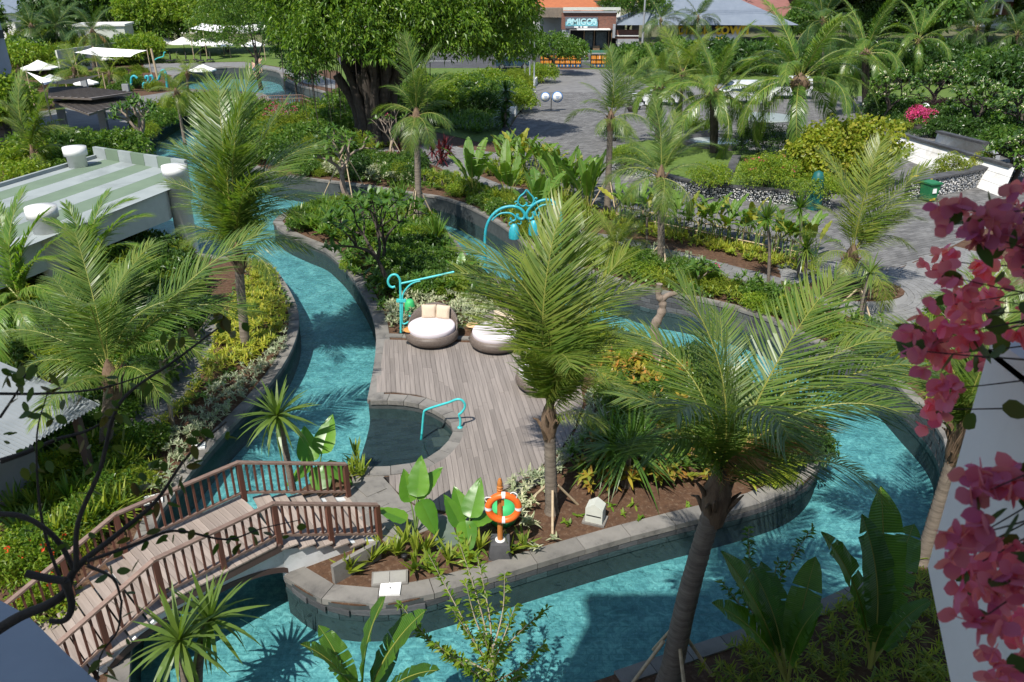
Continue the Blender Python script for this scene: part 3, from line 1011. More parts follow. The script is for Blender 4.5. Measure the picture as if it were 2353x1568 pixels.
DEADF = [frond_mesh('dead_frond', 3.0, 50, 0.7, 0.028, 1.9, 1.0, L_dead, 0.0, (0.6, 1.0), gap=0.35, ribmat=L_dead)]

def put_frond(parent, org, me, az, el, s, roll=0.0, name='frond'):
 o = obj(name, me, parent)
 M = Matrix.Rotation(az, 4, 'Z') @ Matrix.Rotation(-el, 4, 'Y') @ Matrix.Rotation(roll, 4, 'X')
 o.matrix_local = Matrix.Translation(org) @ M @ Matrix.Scale(s, 4)
 return o

def frond_at(parent, org, root, me, tip, roll=0.0, name='frond'):
 """frond whose tip reaches a given place"""
 v = tip - (root + org)
 cx, cz = me['chord']
 ch = math.hypot(cx, cz)
 return put_frond(parent, org, me, math.atan2(v.y, v.x), math.atan2(v.z, math.hypot(v.x, v.y)) - math.atan2(cz, cx), v.length / ch, roll, name)

def trunk_mesh(pts, r0, r1, rings=0.11, mat=None, n=10, amp=0.06):
 line = catmull(pts, 8)
 step = rings / 2
 pl = resample(line, step)
 m = len(pl)
 rs = []
 for i in range(m):
  t = i / max(1, m - 1)
  r = r0 + (r1 - r0) * t
  if t < 0.12:
   r *= 1.0 + 0.35 * (1 - t / 0.12) ** 1.5
  rs.append(r * (1 + (amp if i % 2 else -amp * 0.5) + random.uniform(-.02, .02)))
 mb = MB(); mb.tube(pl, rs, n)
 return mb, pl

def palm(name, label, base, crown, fronds, fset, auto=8, scale=1.0, r=0.16, tipr=0.10, bend=0.0, group=None, dead=0, trunkmat=None, boot=True, seed=None, elr=(-0.1, 1.25), cat='palm tree', dark=False):
 """fronds: (bearing x, bearing y, depth shift, kind); auto: random extra ones"""
 if seed is not None:
  random.seed(seed)
 t = thing(name, label, cat, base, 0, group)
 c = crown - base
 mid = c * 0.5 + Vector((bend, 0, 0))
 mb, pl = trunk_mesh([Vector((0, 0, -0.1)), mid, c], r, tipr, mat=trunkmat)
 mb.build('trunk', trunkmat or M_bark, t)
 if boot:
  b = MB()
  b.tube([c + Vector((0, 0, -0.55)), c + Vector((0, 0, -0.25)), c, c + Vector((0, 0, 0.25)), c + Vector((0, 0, 0.5))], [tipr * 1.05, tipr * 1.5, tipr * 1.6, tipr * 1.1, 0.03], 9)
  for k in range(9):
   a = k * 2.4 + random.random()
   p0 = c + Vector((math.cos(a), math.sin(a), 0)) * tipr * 1.2 + Vector((0, 0, random.uniform(-.45, 0)))
   b.tube([p0, p0 + Vector((math.cos(a) * .12, math.sin(a) * .12, 0.22)), p0 + Vector((math.cos(a) * .22, math.sin(a) * .22, random.uniform(.2, .42)))], [0.05, 0.035, 0.01], 5)
  b.build('husk', M_husk, t)
 for f in fronds:
  x, y, dy, kd = f[:4]
  me = DEADF[0] if kd == 'dead' else random.choice(fset[kd])
  frond_at(t, c, base, me, AY(x, y, base.y + dy), random.uniform(-.35, .35) if len(f) < 5 else f[4], 'dead_frond' if kd == 'dead' else 'frond')
 for k in range(auto):
  az = k * 2.399 + random.uniform(-.3, .3)
  u = (k + 0.5) / auto
  el = elr[1] + (elr[0] - elr[1]) * u + random.uniform(-.12, .12)
  kd = 'up' if el > 0.85 else ('arch' if el > 0.3 else 'low')
  put_frond(t, c + Vector((0, 0, 0.1 * (1 - u))), random.choice(fset[kd]), az, el, scale * random.uniform(.85, 1.1), random.uniform(-.4, .4))
 for k in range(dead):
  put_frond(t, c + Vector((0, 0, -0.15)), DEADF[0], random.uniform(0, 6.28), random.uniform(-.3, .1), scale * random.uniform(.6, .9), 0, 'dead_frond')
 return t

# ------------------------------------------------------------------ big paddle leaves (banana, heliconia, traveller's palm)
PAD = {}
def paddle_mesh(key, L, W, droop, mat, pet=0.35, splits=0, fold=0.18, seedv=1, ribmat=None, wave=0.02):
 """a leaf on its stalk: starts at the origin and heads along +X, then bends over"""
 if key in PAD:
  return PAD[key]
 r_ = random.Random(seedv)
 tot = pet + L; n = 22
 V = []; F_ = []; MI = []
 x = z = 0.0; pts = []
 for i in range(n):
  t = i / (n - 1); a = -droop * t ** 1.8
  pts.append((x, z, a, t))
  x += math.cos(a) * tot / (n - 1); z += math.sin(a) * tot / (n - 1)
 # stalk and midrib
 for i, (x, z, a, t) in enumerate(pts):
  r = 0.022 * (W / 0.45) * (1 - 0.85 * t)
  V += [(x - math.sin(a) * r, 0, z + math.cos(a) * r), (x + math.sin(a) * r * .5, r, z - math.cos(a) * r * .5), (x + math.sin(a) * r * .5, -r, z - math.cos(a) * r * .5)]
 for i in range(n - 1):
  for k in range(3):
   a_, b_ = i * 3 + k, i * 3 + (k + 1) % 3
   F_.append((a_, b_, b_ + 3, a_ + 3)); MI.append(0)
 cut = set(r_.sample(range(3, 16), splits)) if splits else set()
 for sg in (1, -1):
  rows = []
  for i, (x, z, a, t) in enumerate(pts):
   u = (t * tot - pet) / L
   if u < -0.02:
    continue
   u = max(0.0, min(1.0, u))
   w = W * 0.5 * (math.sin(math.pi * min(1.0, 0.06 + u * 0.94)) ** 0.55) * (1.0 if u < 0.93 else max(0.06, (1 - u) / 0.07))
   wv = wave * math.sin(i * 1.9 + sg) + r_.uniform(-wave, wave) * .5
   rows.append([(x, 0, z), (x - math.sin(a) * (w * fold * .6), sg * w * 0.55, z + math.cos(a) * w * fold * .6), (x - math.sin(a) * (w * fold + wv), sg * w, z + math.cos(a) * (w * fold + wv))])
  for i in range(len(rows) - 1):
   b = len(V)
   A, B = rows[i], rows[i + 1]
   if i in cut:
    B = [B[0], tuple(0.75 * B[1][k] + 0.25 * A[1][k] for k in range(3)), tuple(0.55 * B[2][k] + 0.45 * A[2][k] - (0.03 if k == 2 else 0) for k in range(3))]
   V += A + B
   F_ += [(b, b + 1, b + 4, b + 3), (b + 1, b + 2, b + 5, b + 4)] if sg > 0 else [(b, b + 3, b + 4, b + 1), (b + 1, b + 4, b + 5, b + 2)]
   MI += [1, 1]
 me = np_mesh(key, np.array(V), np.array(F_), [ribmat or M_rib, mat], MI, smooth=False)
 me['chord'] = [x, z]
 PAD[key] = me
 return me

def blade_material(name, c1, c2, rough=0.3):
 """large leaf: side veins as fine stripes across the blade, tone per leaf"""
 if name in MATS:
  return MATS[name]
 m, nt, N, L, b = _nodes(name)
 tc = N.new('ShaderNodeTexCoord')
 w = N.new('ShaderNodeTexWave'); w.wave_type = 'BANDS'; w.bands_direction = 'X'
 w.inputs['Scale'].default_value = 9.0; w.inputs['Distortion'].default_value = 0.6
 L.new(tc.outputs['Object'], w.inputs['Vector'])
 r = _ramp(nt, w.outputs[0], [(0.2, c1), (0.9, c2)])
 oi = N.new('ShaderNodeObjectInfo')
 r4 = _ramp(nt, oi.outputs['Random'], [(0.0, (0.78, 0.85, 0.85)), (1.0, (1.22, 1.12, 1.0))])
 c = _mix(nt, r.outputs[0], r4.outputs[0], 1.0, 'MULTIPLY')
 n3 = _noise(nt, 2.0, 3.0); r3 = _ramp(nt, n3.outputs[0], [(0.3, (0.8, 0.82, 0.8)), (0.7, (1.15, 1.12, 1.0))])
 c = _mix(nt, c, r3.outputs[0], 1.0, 'MULTIPLY')
 L.new(c, b.inputs['Base Color']); b.inputs['Roughness'].default_value = rough; b.inputs['Specular IOR Level'].default_value = 0.5
 bp = N.new('ShaderNodeBump'); bp.inputs['Strength'].default_value = 0.35; bp.inputs['Distance'].default_value = 0.02
 L.new(w.outputs[0], bp.inputs['Height']); L.new(bp.outputs[0], b.inputs['Normal'])
 t = N.new('ShaderNodeBsdfTranslucent'); L.new(_mix(nt, c, (1.5, 1.6, 0.5), 1.0, 'MULTIPLY'), t.inputs['Color'])
 mx = N.new('ShaderNodeMixShader'); mx.inputs[0].default_value = 0.35
 L.new(b.outputs[0], mx.inputs[1]); L.new(t.outputs[0], mx.inputs[2]); L.new(mx.outputs[0], N['Material Output'].inputs[0])
 MATS[name] = m
 return m
B_banana = blade_material('banana_blade', (0.045, 0.120, 0.016), (0.068, 0.155, 0.022))
B_helic = blade_material('heliconia_blade', (0.090, 0.190, 0.028), (0.130, 0.235, 0.036), 0.38)
B_yel = blade_material('yellow_heliconia_blade', (0.230, 0.260, 0.035), (0.300, 0.300, 0.050), 0.4)

PD_B = [paddle_mesh('banana_leaf%d' % k, 1.9, 0.62, 0.45 + .25 * k, B_banana, 0.7, splits=[2, 4, 6][k], seedv=k) for k in range(3)]
PD_H = [paddle_mesh('heliconia_leaf%d' % k, 0.95, 0.27, 0.5 + .35 * k, B_helic, 0.45, splits=[0, 1, 2][k], seedv=k + 7) for k in range(3)]
PD_Y = [paddle_mesh('heliconia_leaf_yellow%d' % k, 0.95, 0.27, 0.6 + .5 * k, B_yel, 0.45, splits=k, seedv=k + 17) for k in range(2)]
PD_T = [paddle_mesh('ravenala_leaf%d' % k, 1.5, 0.42, 0.35 + .3 * k, B_helic, 0.9, splits=[0, 4, 6][k], seedv=k + 27) for k in range(3)]

def paddles(name, label, base, cat, meshes, n, scale=1.0, elr=(0.9, 1.5), fan=None, group=None, spread=0.12, tips=(), stem=0.0, stemmat=None, leafname='leaf'):
 t = thing(name, label, cat, base, 0, group)
 if stem > 0:
  mb = MB()
  for k in range(max(1, n // 2)):
   a = random.uniform(0, 6.28); q = Vector((math.cos(a), math.sin(a), 0)) * spread * random.random()
   mb.tube([q + Vector((0, 0, -0.05)), q * 1.3 + Vector((0, 0, stem))], [0.03 * scale, 0.02 * scale], 6)
  mb.build('stem', stemmat or M_stem, t)
 for k in range(n):
  az = k * 2.399 + random.uniform(-.4, .4) if fan is None else fan + (0 if k % 2 else math.pi)
  u = (k + .5) / n
  el = random.uniform(*elr) if fan is None else elr[1] - (elr[1] - elr[0]) * abs(u)
  q = Vector((random.uniform(-1, 1), random.uniform(-1, 1), 0)) * spread + Vector((0, 0, stem * random.uniform(.55, 1.0)))
  put_frond(t, q, random.choice(meshes), az, el, scale * random.uniform(.8, 1.15), random.uniform(-.5, .5), leafname)
 for (x, y, dy, me) in tips:
  frond_at(t, Vector((0, 0, stem * .9)), base, me, AY(x, y, base.y + dy), random.uniform(-.3, .3), leafname)
 return t

# ------------------------------------------------------------------ spiky rosettes (dracaena, pandanus, yucca)
STRAP = {}
def strap_obj_mesh(key, L, W, droop, mat):
 if key not in STRAP:
  v, f = straps(np.zeros((1, 3)), np.array([[1.0, 0, 0]]), np.array([[0, 1.0, 0]]), L, W, droop, prof=(0.6, 0.95, 1.0, 0.8, 0.45, 0.0), curve=1.9)
  STRAP[key] = np_mesh(key, v, f, mat)
  STRAP[key]['chord'] = [float(L), 0.0]
 return STRAP[key]

def spiky(name, label, base, heads, nl, L, W, mat, cat='plant', group=None, trunk_r=0.06, single=False, elr=(-0.5, 1.45), trunkmat=None, droop=(0.05, 0.55)):
 """heads: places (relative to the base) where leaf tufts sit on their stems"""
 t = thing(name, label, cat, base, 0, group)
 mb = MB()
 for h in heads:
  h = Vector(h)
  if h.z > 0.15:
   mb.tube(catmull([Vector((h.x * .15, h.y * .15, -0.05)), h * 0.5 + Vector((0, 0, h.z * 0.1)), h], 4), [trunk_r * (1.15 - 0.35 * i / 8) for i in range(9)], 7)
 if mb.v:
  mb.build('stem', trunkmat or M_bark, t)
 for h in heads:
  h = Vector(h)
  if single:
   for k in range(nl):
    az = k * 2.399 + random.uniform(-.2, .2); u = (k + .5) / nl
    el = elr[1] + (elr[0] - elr[1]) * u ** 0.8
    dr = 0.05 + 0.5 * u
    me = strap_obj_mesh('%s_leaf%d' % (mat.name, int(u * 4)), 1.0, W / L, 0.12 + 0.16 * int(u * 4), mat)
    put_frond(t, h, me, az, el, L * random.uniform(.8, 1.1), random.uniform(-.3, .3), 'leaf')
  else:
   v, f = rosettes([h[:]], nl, (L * .75, L * 1.1), (W * .8, W * 1.1), elr, droop, 0.02)
   obj('foliage', np_mesh('foliage', v, f, mat), t)
 return t

# ------------------------------------------------------------------ crowns of small leaves
def ell_points(blobs, n, shell=(0.55, 1.0), zmin=-0.7):
 """points through the outer part of a set of ellipsoids (centre, radii)"""
 vol = np.array([b[1][0] * b[1][1] + b[1][0] * b[1][2] + b[1][1] * b[1][2] for b in blobs]); vol = vol / vol.sum()
 out = []
 for (c, r), w in zip(blobs, vol):
  m = max(1, int(n * w)); u = rand_dirs(m, zmin)
  rad = rng.uniform(shell[0] ** 3, shell[1] ** 3, (m, 1)) ** (1 / 3)
  out.append(np.array(c) + u * rad * np.array(r))
 return np.concatenate(out)

def crown(name, blobs, n, nl, cr, L, W, mat, parent, shell=(0.6, 1.0), zmin=-0.6, droop=0.3):
 P = ell_points(blobs, n, shell, zmin)
 v, f = clumps(P, nl, cr, L, W, droop=droop)
 return obj(name, np_mesh(name, v, f, mat), parent)

def shrub(name, label, base, r, h, mat, n=60, nl=26, L=(0.08, 0.14), W=(0.045, 0.075), cat='shrub', group=None, flowers=None, nf=30, shell=(0.62, 1.0)):
 t = thing(name, label, cat, base, 0, group)
 rx, ry = r if hasattr(r, '__len__') else (r, r)
 bl = [((0, 0, h * 0.45), (rx, ry, h * 0.55))]
 for k in range(5):
  a = k * 1.26 + random.random()
  bl.append(((math.cos(a) * rx * .45, math.sin(a) * ry * .45, h * random.uniform(.4, .62)), (rx * .55, ry * .55, h * .42)))
 crown('foliage', bl, n, nl, min(rx, ry) * 0.22, L, W, mat, t, shell, -0.4)
 mb = MB()
 for k in range(5):
  a = k * 1.26; mb.tube([(0, 0, -0.03), (math.cos(a) * rx * .3, math.sin(a) * ry * .3, h * .4), (math.cos(a) * rx * .55, math.sin(a) * ry * .55, h * .7)], [0.03, 0.02, 0.008], 5)
 mb.build('stem', M_dbark, t)
 if flowers:
  P = ell_points(bl, nf, (0.98, 1.06), 0.0)
  v, f = clumps(P, 6, 0.06, (0.06, 0.10), (0.05, 0.08))
  obj('flowers', np_mesh('flowers', v, f, flowers), t)
 return t

def branches(base, h, spread, n0=4, levels=2, r=0.14, lean=(0, 0), fork=3, twist=0.35, rnd=None, first=0.4):
 """forking limbs; returns the mesh builder and the tips"""
 rnd = rnd or random
 mb = MB(); tips = []
 def grow(p, d, L_, r_, lev):
  mid = p + d * L_ * .5 + Vector((rnd.uniform(-1, 1), rnd.uniform(-1, 1), rnd.uniform(-.3, .5))) * L_ * 0.12
  e = p + d * L_
  mb.tube(catmull([p, mid, e], 3), [r_ * (1 - 0.4 * i / 6) for i in range(7)], 7 if lev > 1 else 5)
  if lev == 0:
   tips.append((e, d)); return
  a0 = rnd.uniform(0, 6.28)
  side = d.orthogonal().normalized()
  for k in range(fork):
   q = Matrix.Rotation(a0 + k * 6.283 / fork, 3, d) @ side
   nd = (d + q * spread * rnd.uniform(.75, 1.2) + Vector((0, 0, 0.18))).normalized()
   grow(e, nd, L_ * rnd.uniform(.62, .85), r_ * .62, lev - 1)
 d = Vector((lean[0], lean[1], 1)).normalized()
 grow(Vector((0, 0, -0.1)), d, h * first, r, levels)
 return mb, tips

def frangipani(name, label, base, h, spread=0.8, levels=3, r=0.14, lean=(0, 0), nl=14, L=0.34, W=0.10, flowers=None, ff=0.5, group=None, mat=None, bark=None, seed=1, fork=3, cat='tree', first=0.35, props=0):
 rnd = random.Random(seed)
 t = thing(name, label, cat, base, 0, group)
 mb, tips = branches(base, h, spread, levels=levels, r=r, lean=lean, rnd=rnd, fork=fork, first=first)
 mb.build('trunk', bark or M_plbark, t)
 P = np.array([tp[0][:] for tp in tips])
 v, f = rosettes(P, nl, (L * .75, L * 1.15), (W * .8, W * 1.1), (-0.25, 1.1), (0.1, 0.4), 0.03)
 obj('crown', np_mesh('crown', v, f, mat or L_plum), t)
 if flowers:
  k = rng.uniform(0, 1, len(P)) < ff
  if k.any():
   v, f = clumps(P[k] + np.array([0, 0, 0.12]), 9, 0.11, (0.07, 0.11), (0.05, 0.08), zmin=0.0)
   obj('flowers', np_mesh('flowers', v, f, flowers), t)
 return t

def tree(name, label, base, blobs, mat, n=300, nl=30, cr=0.5, L=(0.16, 0.28), W=(0.08, 0.13), trunk=(0.25, 3.0), group=None, cat='tree', bark=None, shell=(0.6, 1.0), zmin=-0.6, flowers=None, nf=60):
 """blobs are relative to the base"""
 t = thing(name, label, cat, base, 0, group)
 mb = MB(); r0, h0 = trunk
 mb.tube(catmull([Vector((0, 0, -0.1)), Vector((random.uniform(-.2, .2), 0, h0 * .5)), Vector((0, 0, h0))], 4), [r0 * (1.1 - 0.4 * i / 8) for i in range(9)], 9)
 for (c, r) in blobs:
  c = Vector(c)
  mb.tube(catmull([Vector((0, 0, h0 * .8)), Vector((c.x * .5, c.y * .5, (h0 + c.z) * .5)), c], 4), [r0 * .45 * (1 - 0.75 * i / 8) for i in range(9)], 6)
 mb.build('trunk', bark or M_dbark, t)
 crown('crown', blobs, n, nl, cr, L, W, mat, t, shell, zmin)
 if flowers:
  P = ell_points(blobs, nf, (0.98, 1.05), 0.1)
  v, f = clumps(P, 8, 0.16, (0.10, 0.18), (0.08, 0.12))
  obj('flowers', np_mesh('flowers', v, f, flowers), t)
 return t

def bed(name, label, px, z, dens, mat, style, cat='ground cover', **k):
 """ground cover nobody could count"""
 poly = [G(x, y, z) for x, y in px] if len(px[0]) == 2 and not isinstance(px[0], Vector) else px
 X, Y = sample_poly(poly, dens)
 hgt = k.get('hgt', 0.3)
 zz = z + hgt * rng.uniform(0.35, 1.0, len(X))
 P = np.stack([X, Y, zz], 1)
 if style == 'tuft':
  v, f = rosettes(P, k.get('nl', 12), k.get('L', (0.16, 0.28)), k.get('W', (0.02, 0.035)), k.get('elr', (-0.2, 1.2)), k.get('droop', (0.1, 0.45)))
 else:
  v, f = clumps(P, k.get('nl', 16), k.get('cr', 0.14), k.get('L', (0.07, 0.13)), k.get('W', (0.03, 0.05)))
 o = obj(name, np_mesh(name, v, f, mat))
 tag(o, label, cat)
 return kind(o, 'stuff')

def stakes(name, label, base, top, r, n=3, a0=0.4, rad=0.65, group='bamboo props'):
 """bamboo props leaning on a trunk"""
 t = thing(name, label, 'prop', base, 0, group)
 for k in range(n):
  a = a0 + k * 2 * math.pi / n
  mb = MB(); mb.tube([Vector((math.cos(a) * rad, math.sin(a) * rad, -0.05)), Vector((math.cos(a) * r, math.sin(a) * r, top))], 0.032, 7)
  mb.build('stake', M_bamboo, t)
 return t

# ================================================================== things on the island and around it
def tr(zone, pts, Y):
 """trace points of a detail view (x0, y0, magnification) on the upright plane at distance Y"""
 x0, y0, s = zone
 k = 2353.0 / 4096.0
 return [AY((x0 + x / s) * k, (y0 + y / s) * k, Y) for x, y in pts]

def trg(zone, x, y, z=0.0):
 x0, y0, s = zone; k = 2353.0 / 4096.0
 return G((x0 + x / s) * k, (y0 + y / s) * k, z)

# ------------------------------------------------------------------ wooden footbridge
M_bwood = solid('bridge_plank', (0.330, 0.275, 0.235), (0.215, 0.175, 0.150), 1.0, 0.8, 0.35, 6.0, per=0.18, sc3=(14.0, 0.8, 1.0))
M_rail = solid('brown_stained_wood', (0.150, 0.062, 0.040), (0.095, 0.038, 0.026), 1.0, 0.55, 0.25, 8.0, per=0.12, sc3=(9, 9, 0.8), spec=0.35)
M_hand = solid('faded_handrail_wood', (0.235, 0.165, 0.130), (0.150, 0.098, 0.078), 1.2, 0.65, 0.3, 8.0, per=0.1, sc3=(2, 9, 9))
M_archw = solid('white_painted_arch', (0.66, 0.67, 0.67), (0.52, 0.54, 0.54), 1.1, 0.75, 0.1, 30, stain=(0.42, 0.43, 0.42), sscale=1.4)
M_rim = solid('brown_arch_rim', (0.105, 0.070, 0.058), (0.070, 0.046, 0.040), 1.4, 0.7, 0.2, 12)

def bridge(name, label, S, E, V2, nst, hw, zd, zend, width_over=0.12, run=0.36, detail=True, arch=None, nst0=None):
 """level span S->E, steps down behind S, steps down ahead of E along V2"""
 S = Vector((*S, 0)); E = Vector((*E, 0))
 u = (E - S).normalized(); v = Vector((*V2, 0)).normalized()
 org = (S + E) / 2
 t = thing(name, label, 'bridge', (org.x, org.y, 0))
 nu = Vector((-u.y, u.x, 0)); nv = Vector((-v.y, v.x, 0))
 bis = (nu + nv).normalized(); bis = bis / bis.dot(nu)
 nst0 = nst0 or nst
 W = hw + width_over
 Ps = S - org; Pe = E - org
 plat = [Ps + nu * W, Ps - nu * W, Pe - bis * W, Pe + bis * W]
 planks(plat, zd, math.atan2(nu.y, nu.x), 0.145, M_bwood, t, th=0.035, maxlen=5)
 rise0 = zd / nst0; rise1 = (zd - zend) / nst
 for k in range(nst0):                      # steps behind
  for j in range(2):
   c = Ps - u * (k * run + (j + .5) * run / 2)
   mb = MB(); mb.box((0, 0, 0), (run / 2 - 0.006, 2 * W, 0.035))
   o = mb.build('tread', M_bwood, t); o.location = (c.x, c.y, zd - (k + 1) * rise0 - 0.0175 + random.uniform(-.003, .003)); o.rotation_euler = (0, 0, math.atan2(u.y, u.x))
 for k in range(nst):                       # steps ahead
  for j in range(2):
   c = Pe + v * (0.10 + k * run + (j + .5) * run / 2)
   mb = MB(); mb.box((0, 0, 0), (run / 2 - 0.006, 2 * W, 0.035))
   o = mb.build('tread', M_bwood, t); o.location = (c.x, c.y, zd - (k + 1) * rise1 - 0.0175); o.rotation_euler = (0, 0, math.atan2(v.y, v.x))
   if j == 1:
    mb = MB(); mb.box((0, 0, 0), (0.03, 2 * W - .04, rise1 - 0.04))
    o = mb.build('riser', M_rim, t); o.location = (c.x + v.x * run / 4, c.y + v.y * run / 4, zd - (k + 1.5) * rise1 - 0.02); o.rotation_euler = (0, 0, math.atan2(v.y, v.x))
 hr = 0.92
 for sg in (1, -1):
  a = Ps - u * (nst0 * run) + nu * hw * sg; b = Ps + nu * hw * sg; c = Pe + bis * hw * sg; d = Pe + v * (0.10 + nst * run) + nv * hw * sg
  za, zb, zc, zdd = 0.0, zd, zd, zend
  segs = [(a, za, b, zb), (b, zb, c, zc), (c, zc, d, zdd)]
  for (p, zp, q, zq) in segs:
   P = p + Vector((0, 0, zp)); Q = q + Vector((0, 0, zq))
   e = (Q - P).normalized() * 0.03
   mb = MB(); mb.beam(P + Vector((0, 0, hr)) - e, Q + Vector((0, 0, hr)) + e, 0.105, 0.045); mb.build('handrail', M_hand, t)
   mb = MB(); mb.beam(P + Vector((0, 0, 0.14)), Q + Vector((0, 0, 0.14)), 0.06, 0.05); mb.build('bottom_rail', M_hand, t)
   n = max(2, int((Q - P).length / 0.165))
   for k in range(1, n):
    m = P + (Q - P) * (k / n)
    if abs(k - n / 2) < 0.5 and (Q - P).length > 2.0:
     mb = MB(); mb.box((0, 0, 0), (0.1, 0.1, hr + 0.1)); nm = 'post'; zc_ = (hr) / 2 - 0.08
    else:
     mb = MB(); mb.box((0, 0, 0), (0.042, 0.042, hr - 0.17)); nm = 'baluster'; zc_ = 0.14 + (hr - 0.17) / 2
    o = mb.build(nm, M_rail, t); o.location = (m.x, m.y, m.z + zc_); o.rotation_euler = (0, 0, math.atan2(u.y, u.x))
  for (p, zp) in ((a, za), (b, zb), (c, zc), (d, zdd)):
   mb = MB(); mb.box((0, 0, 0), (0.11, 0.11, hr + 0.12 - 0.03))
   o = mb.build('post', M_rail, t); o.location = (p.x, p.y, zp + hr / 2 - 0.07); o.rotation_euler = (0, 0, math.atan2(u.y, u.x))
 # side beams and painted arch on both faces
 L_ = (E - S).length
 s0, s1, zt = arch
 for sg in (1, -1):
  side = nu * sg * (W - 0.05)
  mb = MB(); mb.beam(Ps + side + Vector((0, 0, zd - 0.13)), Pe + bis * sg * (W - 0.05) + Vector((0, 0, zd - 0.13)), 0.08, 0.17); mb.build('edge_beam', M_rim, t)
  n = 24
  bot = []; top = []
  for i in range(n + 1):
   s = s0 + (s1 - s0) * i / n
   c_ = (s - (s0 + s1) / 2) / ((s1 - s0) / 2)
   zb_ = ZW - 0.15 + (zt - ZW + 0.15) * math.sqrt(max(0.0, 1 - abs(c_) ** 2.2))
   zt_ = zd - 0.2
   if s < 0:
    zt_ = zd - 0.25 + s / run * rise0
   if s > L_:
    zt_ = zd - 0.25 - (s - L_) / run * rise1
   bot.append((s, zb_)); top.append((s, max(zt_, zb_ + 0.02)))
  P = lambda s, z, o_: Ps + u * s + nu * sg * (W - 0.10 + o_) + Vector((0, 0, z))
  V = []; F_ = []
  for (s, zb_), (_, zt_) in zip(bot, top):
   V += [P(s, zb_, 0), P(s, zt_, 0), P(s, zb_, -0.18), P(s, zt_, -0.18)]
  for i in range(n):
   b = 4 * i
   F_ += [(b, b + 4, b + 5, b + 1), (b + 2, b + 3, b + 7, b + 6), (b + 1, b + 5, b + 7, b + 3)]
  mb = MB(); mb.add(V, F_); mb.build('arch_wall', M_archw, t)
  V = []; F_ = []
  for (s, zb_) in bot:
   V += [P(s, zb_ - 0.0, 0.02), P(s, zb_ + 0.13, 0.02), P(s, zb_, -0.25), P(s, zb_ + 0.13, -0.02)]
  for i in range(n):
   b = 4 * i
   F_ += [(b, b + 4, b + 5, b + 1), (b, b + 2, b + 6, b + 4), (b + 1, b + 5, b + 7, b + 3)]
  mb = MB(); mb.add(V, F_); mb.build('arch_rim', M_rim, t)
  # wall under the steps ahead
  poly = [(0.0, -0.2), (nst * run * .98, -0.2), (nst * run * .98, zend - 0.02), (0.05, zd - 0.24)]
  V = []
  for o_ in (0, -0.15):
   V += [Pe + v * (s + .1) + bis * 0 + nv * sg * (W - 0.10 + o_) + Vector((0, 0, z)) for s, z in poly]
  mb = MB(); mb.add(V, [(0, 1, 2, 3), (7, 6, 5, 4), (0, 4, 5, 1), (1, 5, 6, 2), (2, 6, 7, 3), (3, 7, 4, 0)]); mb.build('stair_wall', M_archw, t)
 return t

random.seed(3)
bridge('wooden_footbridge', 'wooden footbridge with brown railings and white arch crossing the near river', (-7.13, 12.05), (-5.36, 13.80), (0.847, 0.532), 6, 0.93, 0.9, 0.02, arch=(-1.35, 2.75, 0.42), nst0=6)
bS = G(630, 262, 0.4); bE = G(722, 250, 0.4)
bridge('small_footbridge', 'distant wooden footbridge over the upper river beside the banyan trunk', (-19.6, 64.5), (-16.6, 65.2), (0.97, 0.24), 6, 0.95, 1.5, 0.5, arch=(-0.5, 3.5, 0.9), nst0=8)

# low cheek wall beside the steps
mb = MB()
a = trg((1000, 1997, 2.139), 718, 720, 0); b = trg((1000, 1997, 2.139), 1115, 500, 0)
mb.beam(a + Vector((0, 0, 0.2)), b + Vector((0, 0, 0.2)), 0.10, 0.5)
o = mb.build('cheek_wall', M_concrete); tag(o, 'low grey concrete wall at the foot of the bridge steps', 'wall')

# ------------------------------------------------------------------ round daybeds
def wicker():
 m, nt, N, L, b = _nodes('brown_wicker')
 tc = N.new('ShaderNodeTexCoord')
 mp = N.new('ShaderNodeMapping'); mp.inputs['Scale'].default_value = (1, 1, 1)
 L.new(tc.outputs['Object'], mp.inputs[0])
 ck = N.new('ShaderNodeTexBrick'); ck.inputs['Scale'].default_value = 1.0
 sx = N.new('ShaderNodeSeparateXYZ'); L.new(mp.outputs[0], sx.inputs[0])
 at = _math(nt, 'ARCTAN2', sx.outputs[1], sx.outputs[0])
 cb = N.new('ShaderNodeCombineXYZ'); L.new(at, cb.inputs[0]); L.new(sx.outputs[2], cb.inputs[1])
 L.new(cb.outputs[0], ck.inputs['Vector'])
 ck.inputs['Brick Width'].default_value = 0.06; ck.inputs['Row Height'].default_value = 0.028; ck.inputs['Mortar Size'].default_value = 0.006
 ck.inputs['Color1'].default_value = (0.175, 0.135, 0.110, 1); ck.inputs['Color2'].default_value = (0.235, 0.185, 0.150, 1); ck.inputs['Mortar'].default_value = (0.045, 0.034, 0.028, 1)
 L.new(ck.outputs[0], b.inputs['Base Color'])
 b.inputs['Roughness'].default_value = 0.5
 bp = N.new('ShaderNodeBump'); bp.inputs['Strength'].default_value = 0.8; bp.inputs['Distance'].default_value = 0.015; bp.invert = True
 L.new(ck.outputs['Fac'], bp.inputs['Height']); L.new(bp.outputs[0], b.inputs['Normal'])
 return m
M_wicker = wicker()
M_matt = solid('pale_mattress_cloth', (0.60, 0.54, 0.56), (0.55, 0.50, 0.52), 2.0, 0.9, 0.15, 6)
M_pillow = solid('beige_cushion_cloth', (0.56, 0.46, 0.34), (0.50, 0.40, 0.30), 3.0, 0.95, 0.3, 25)

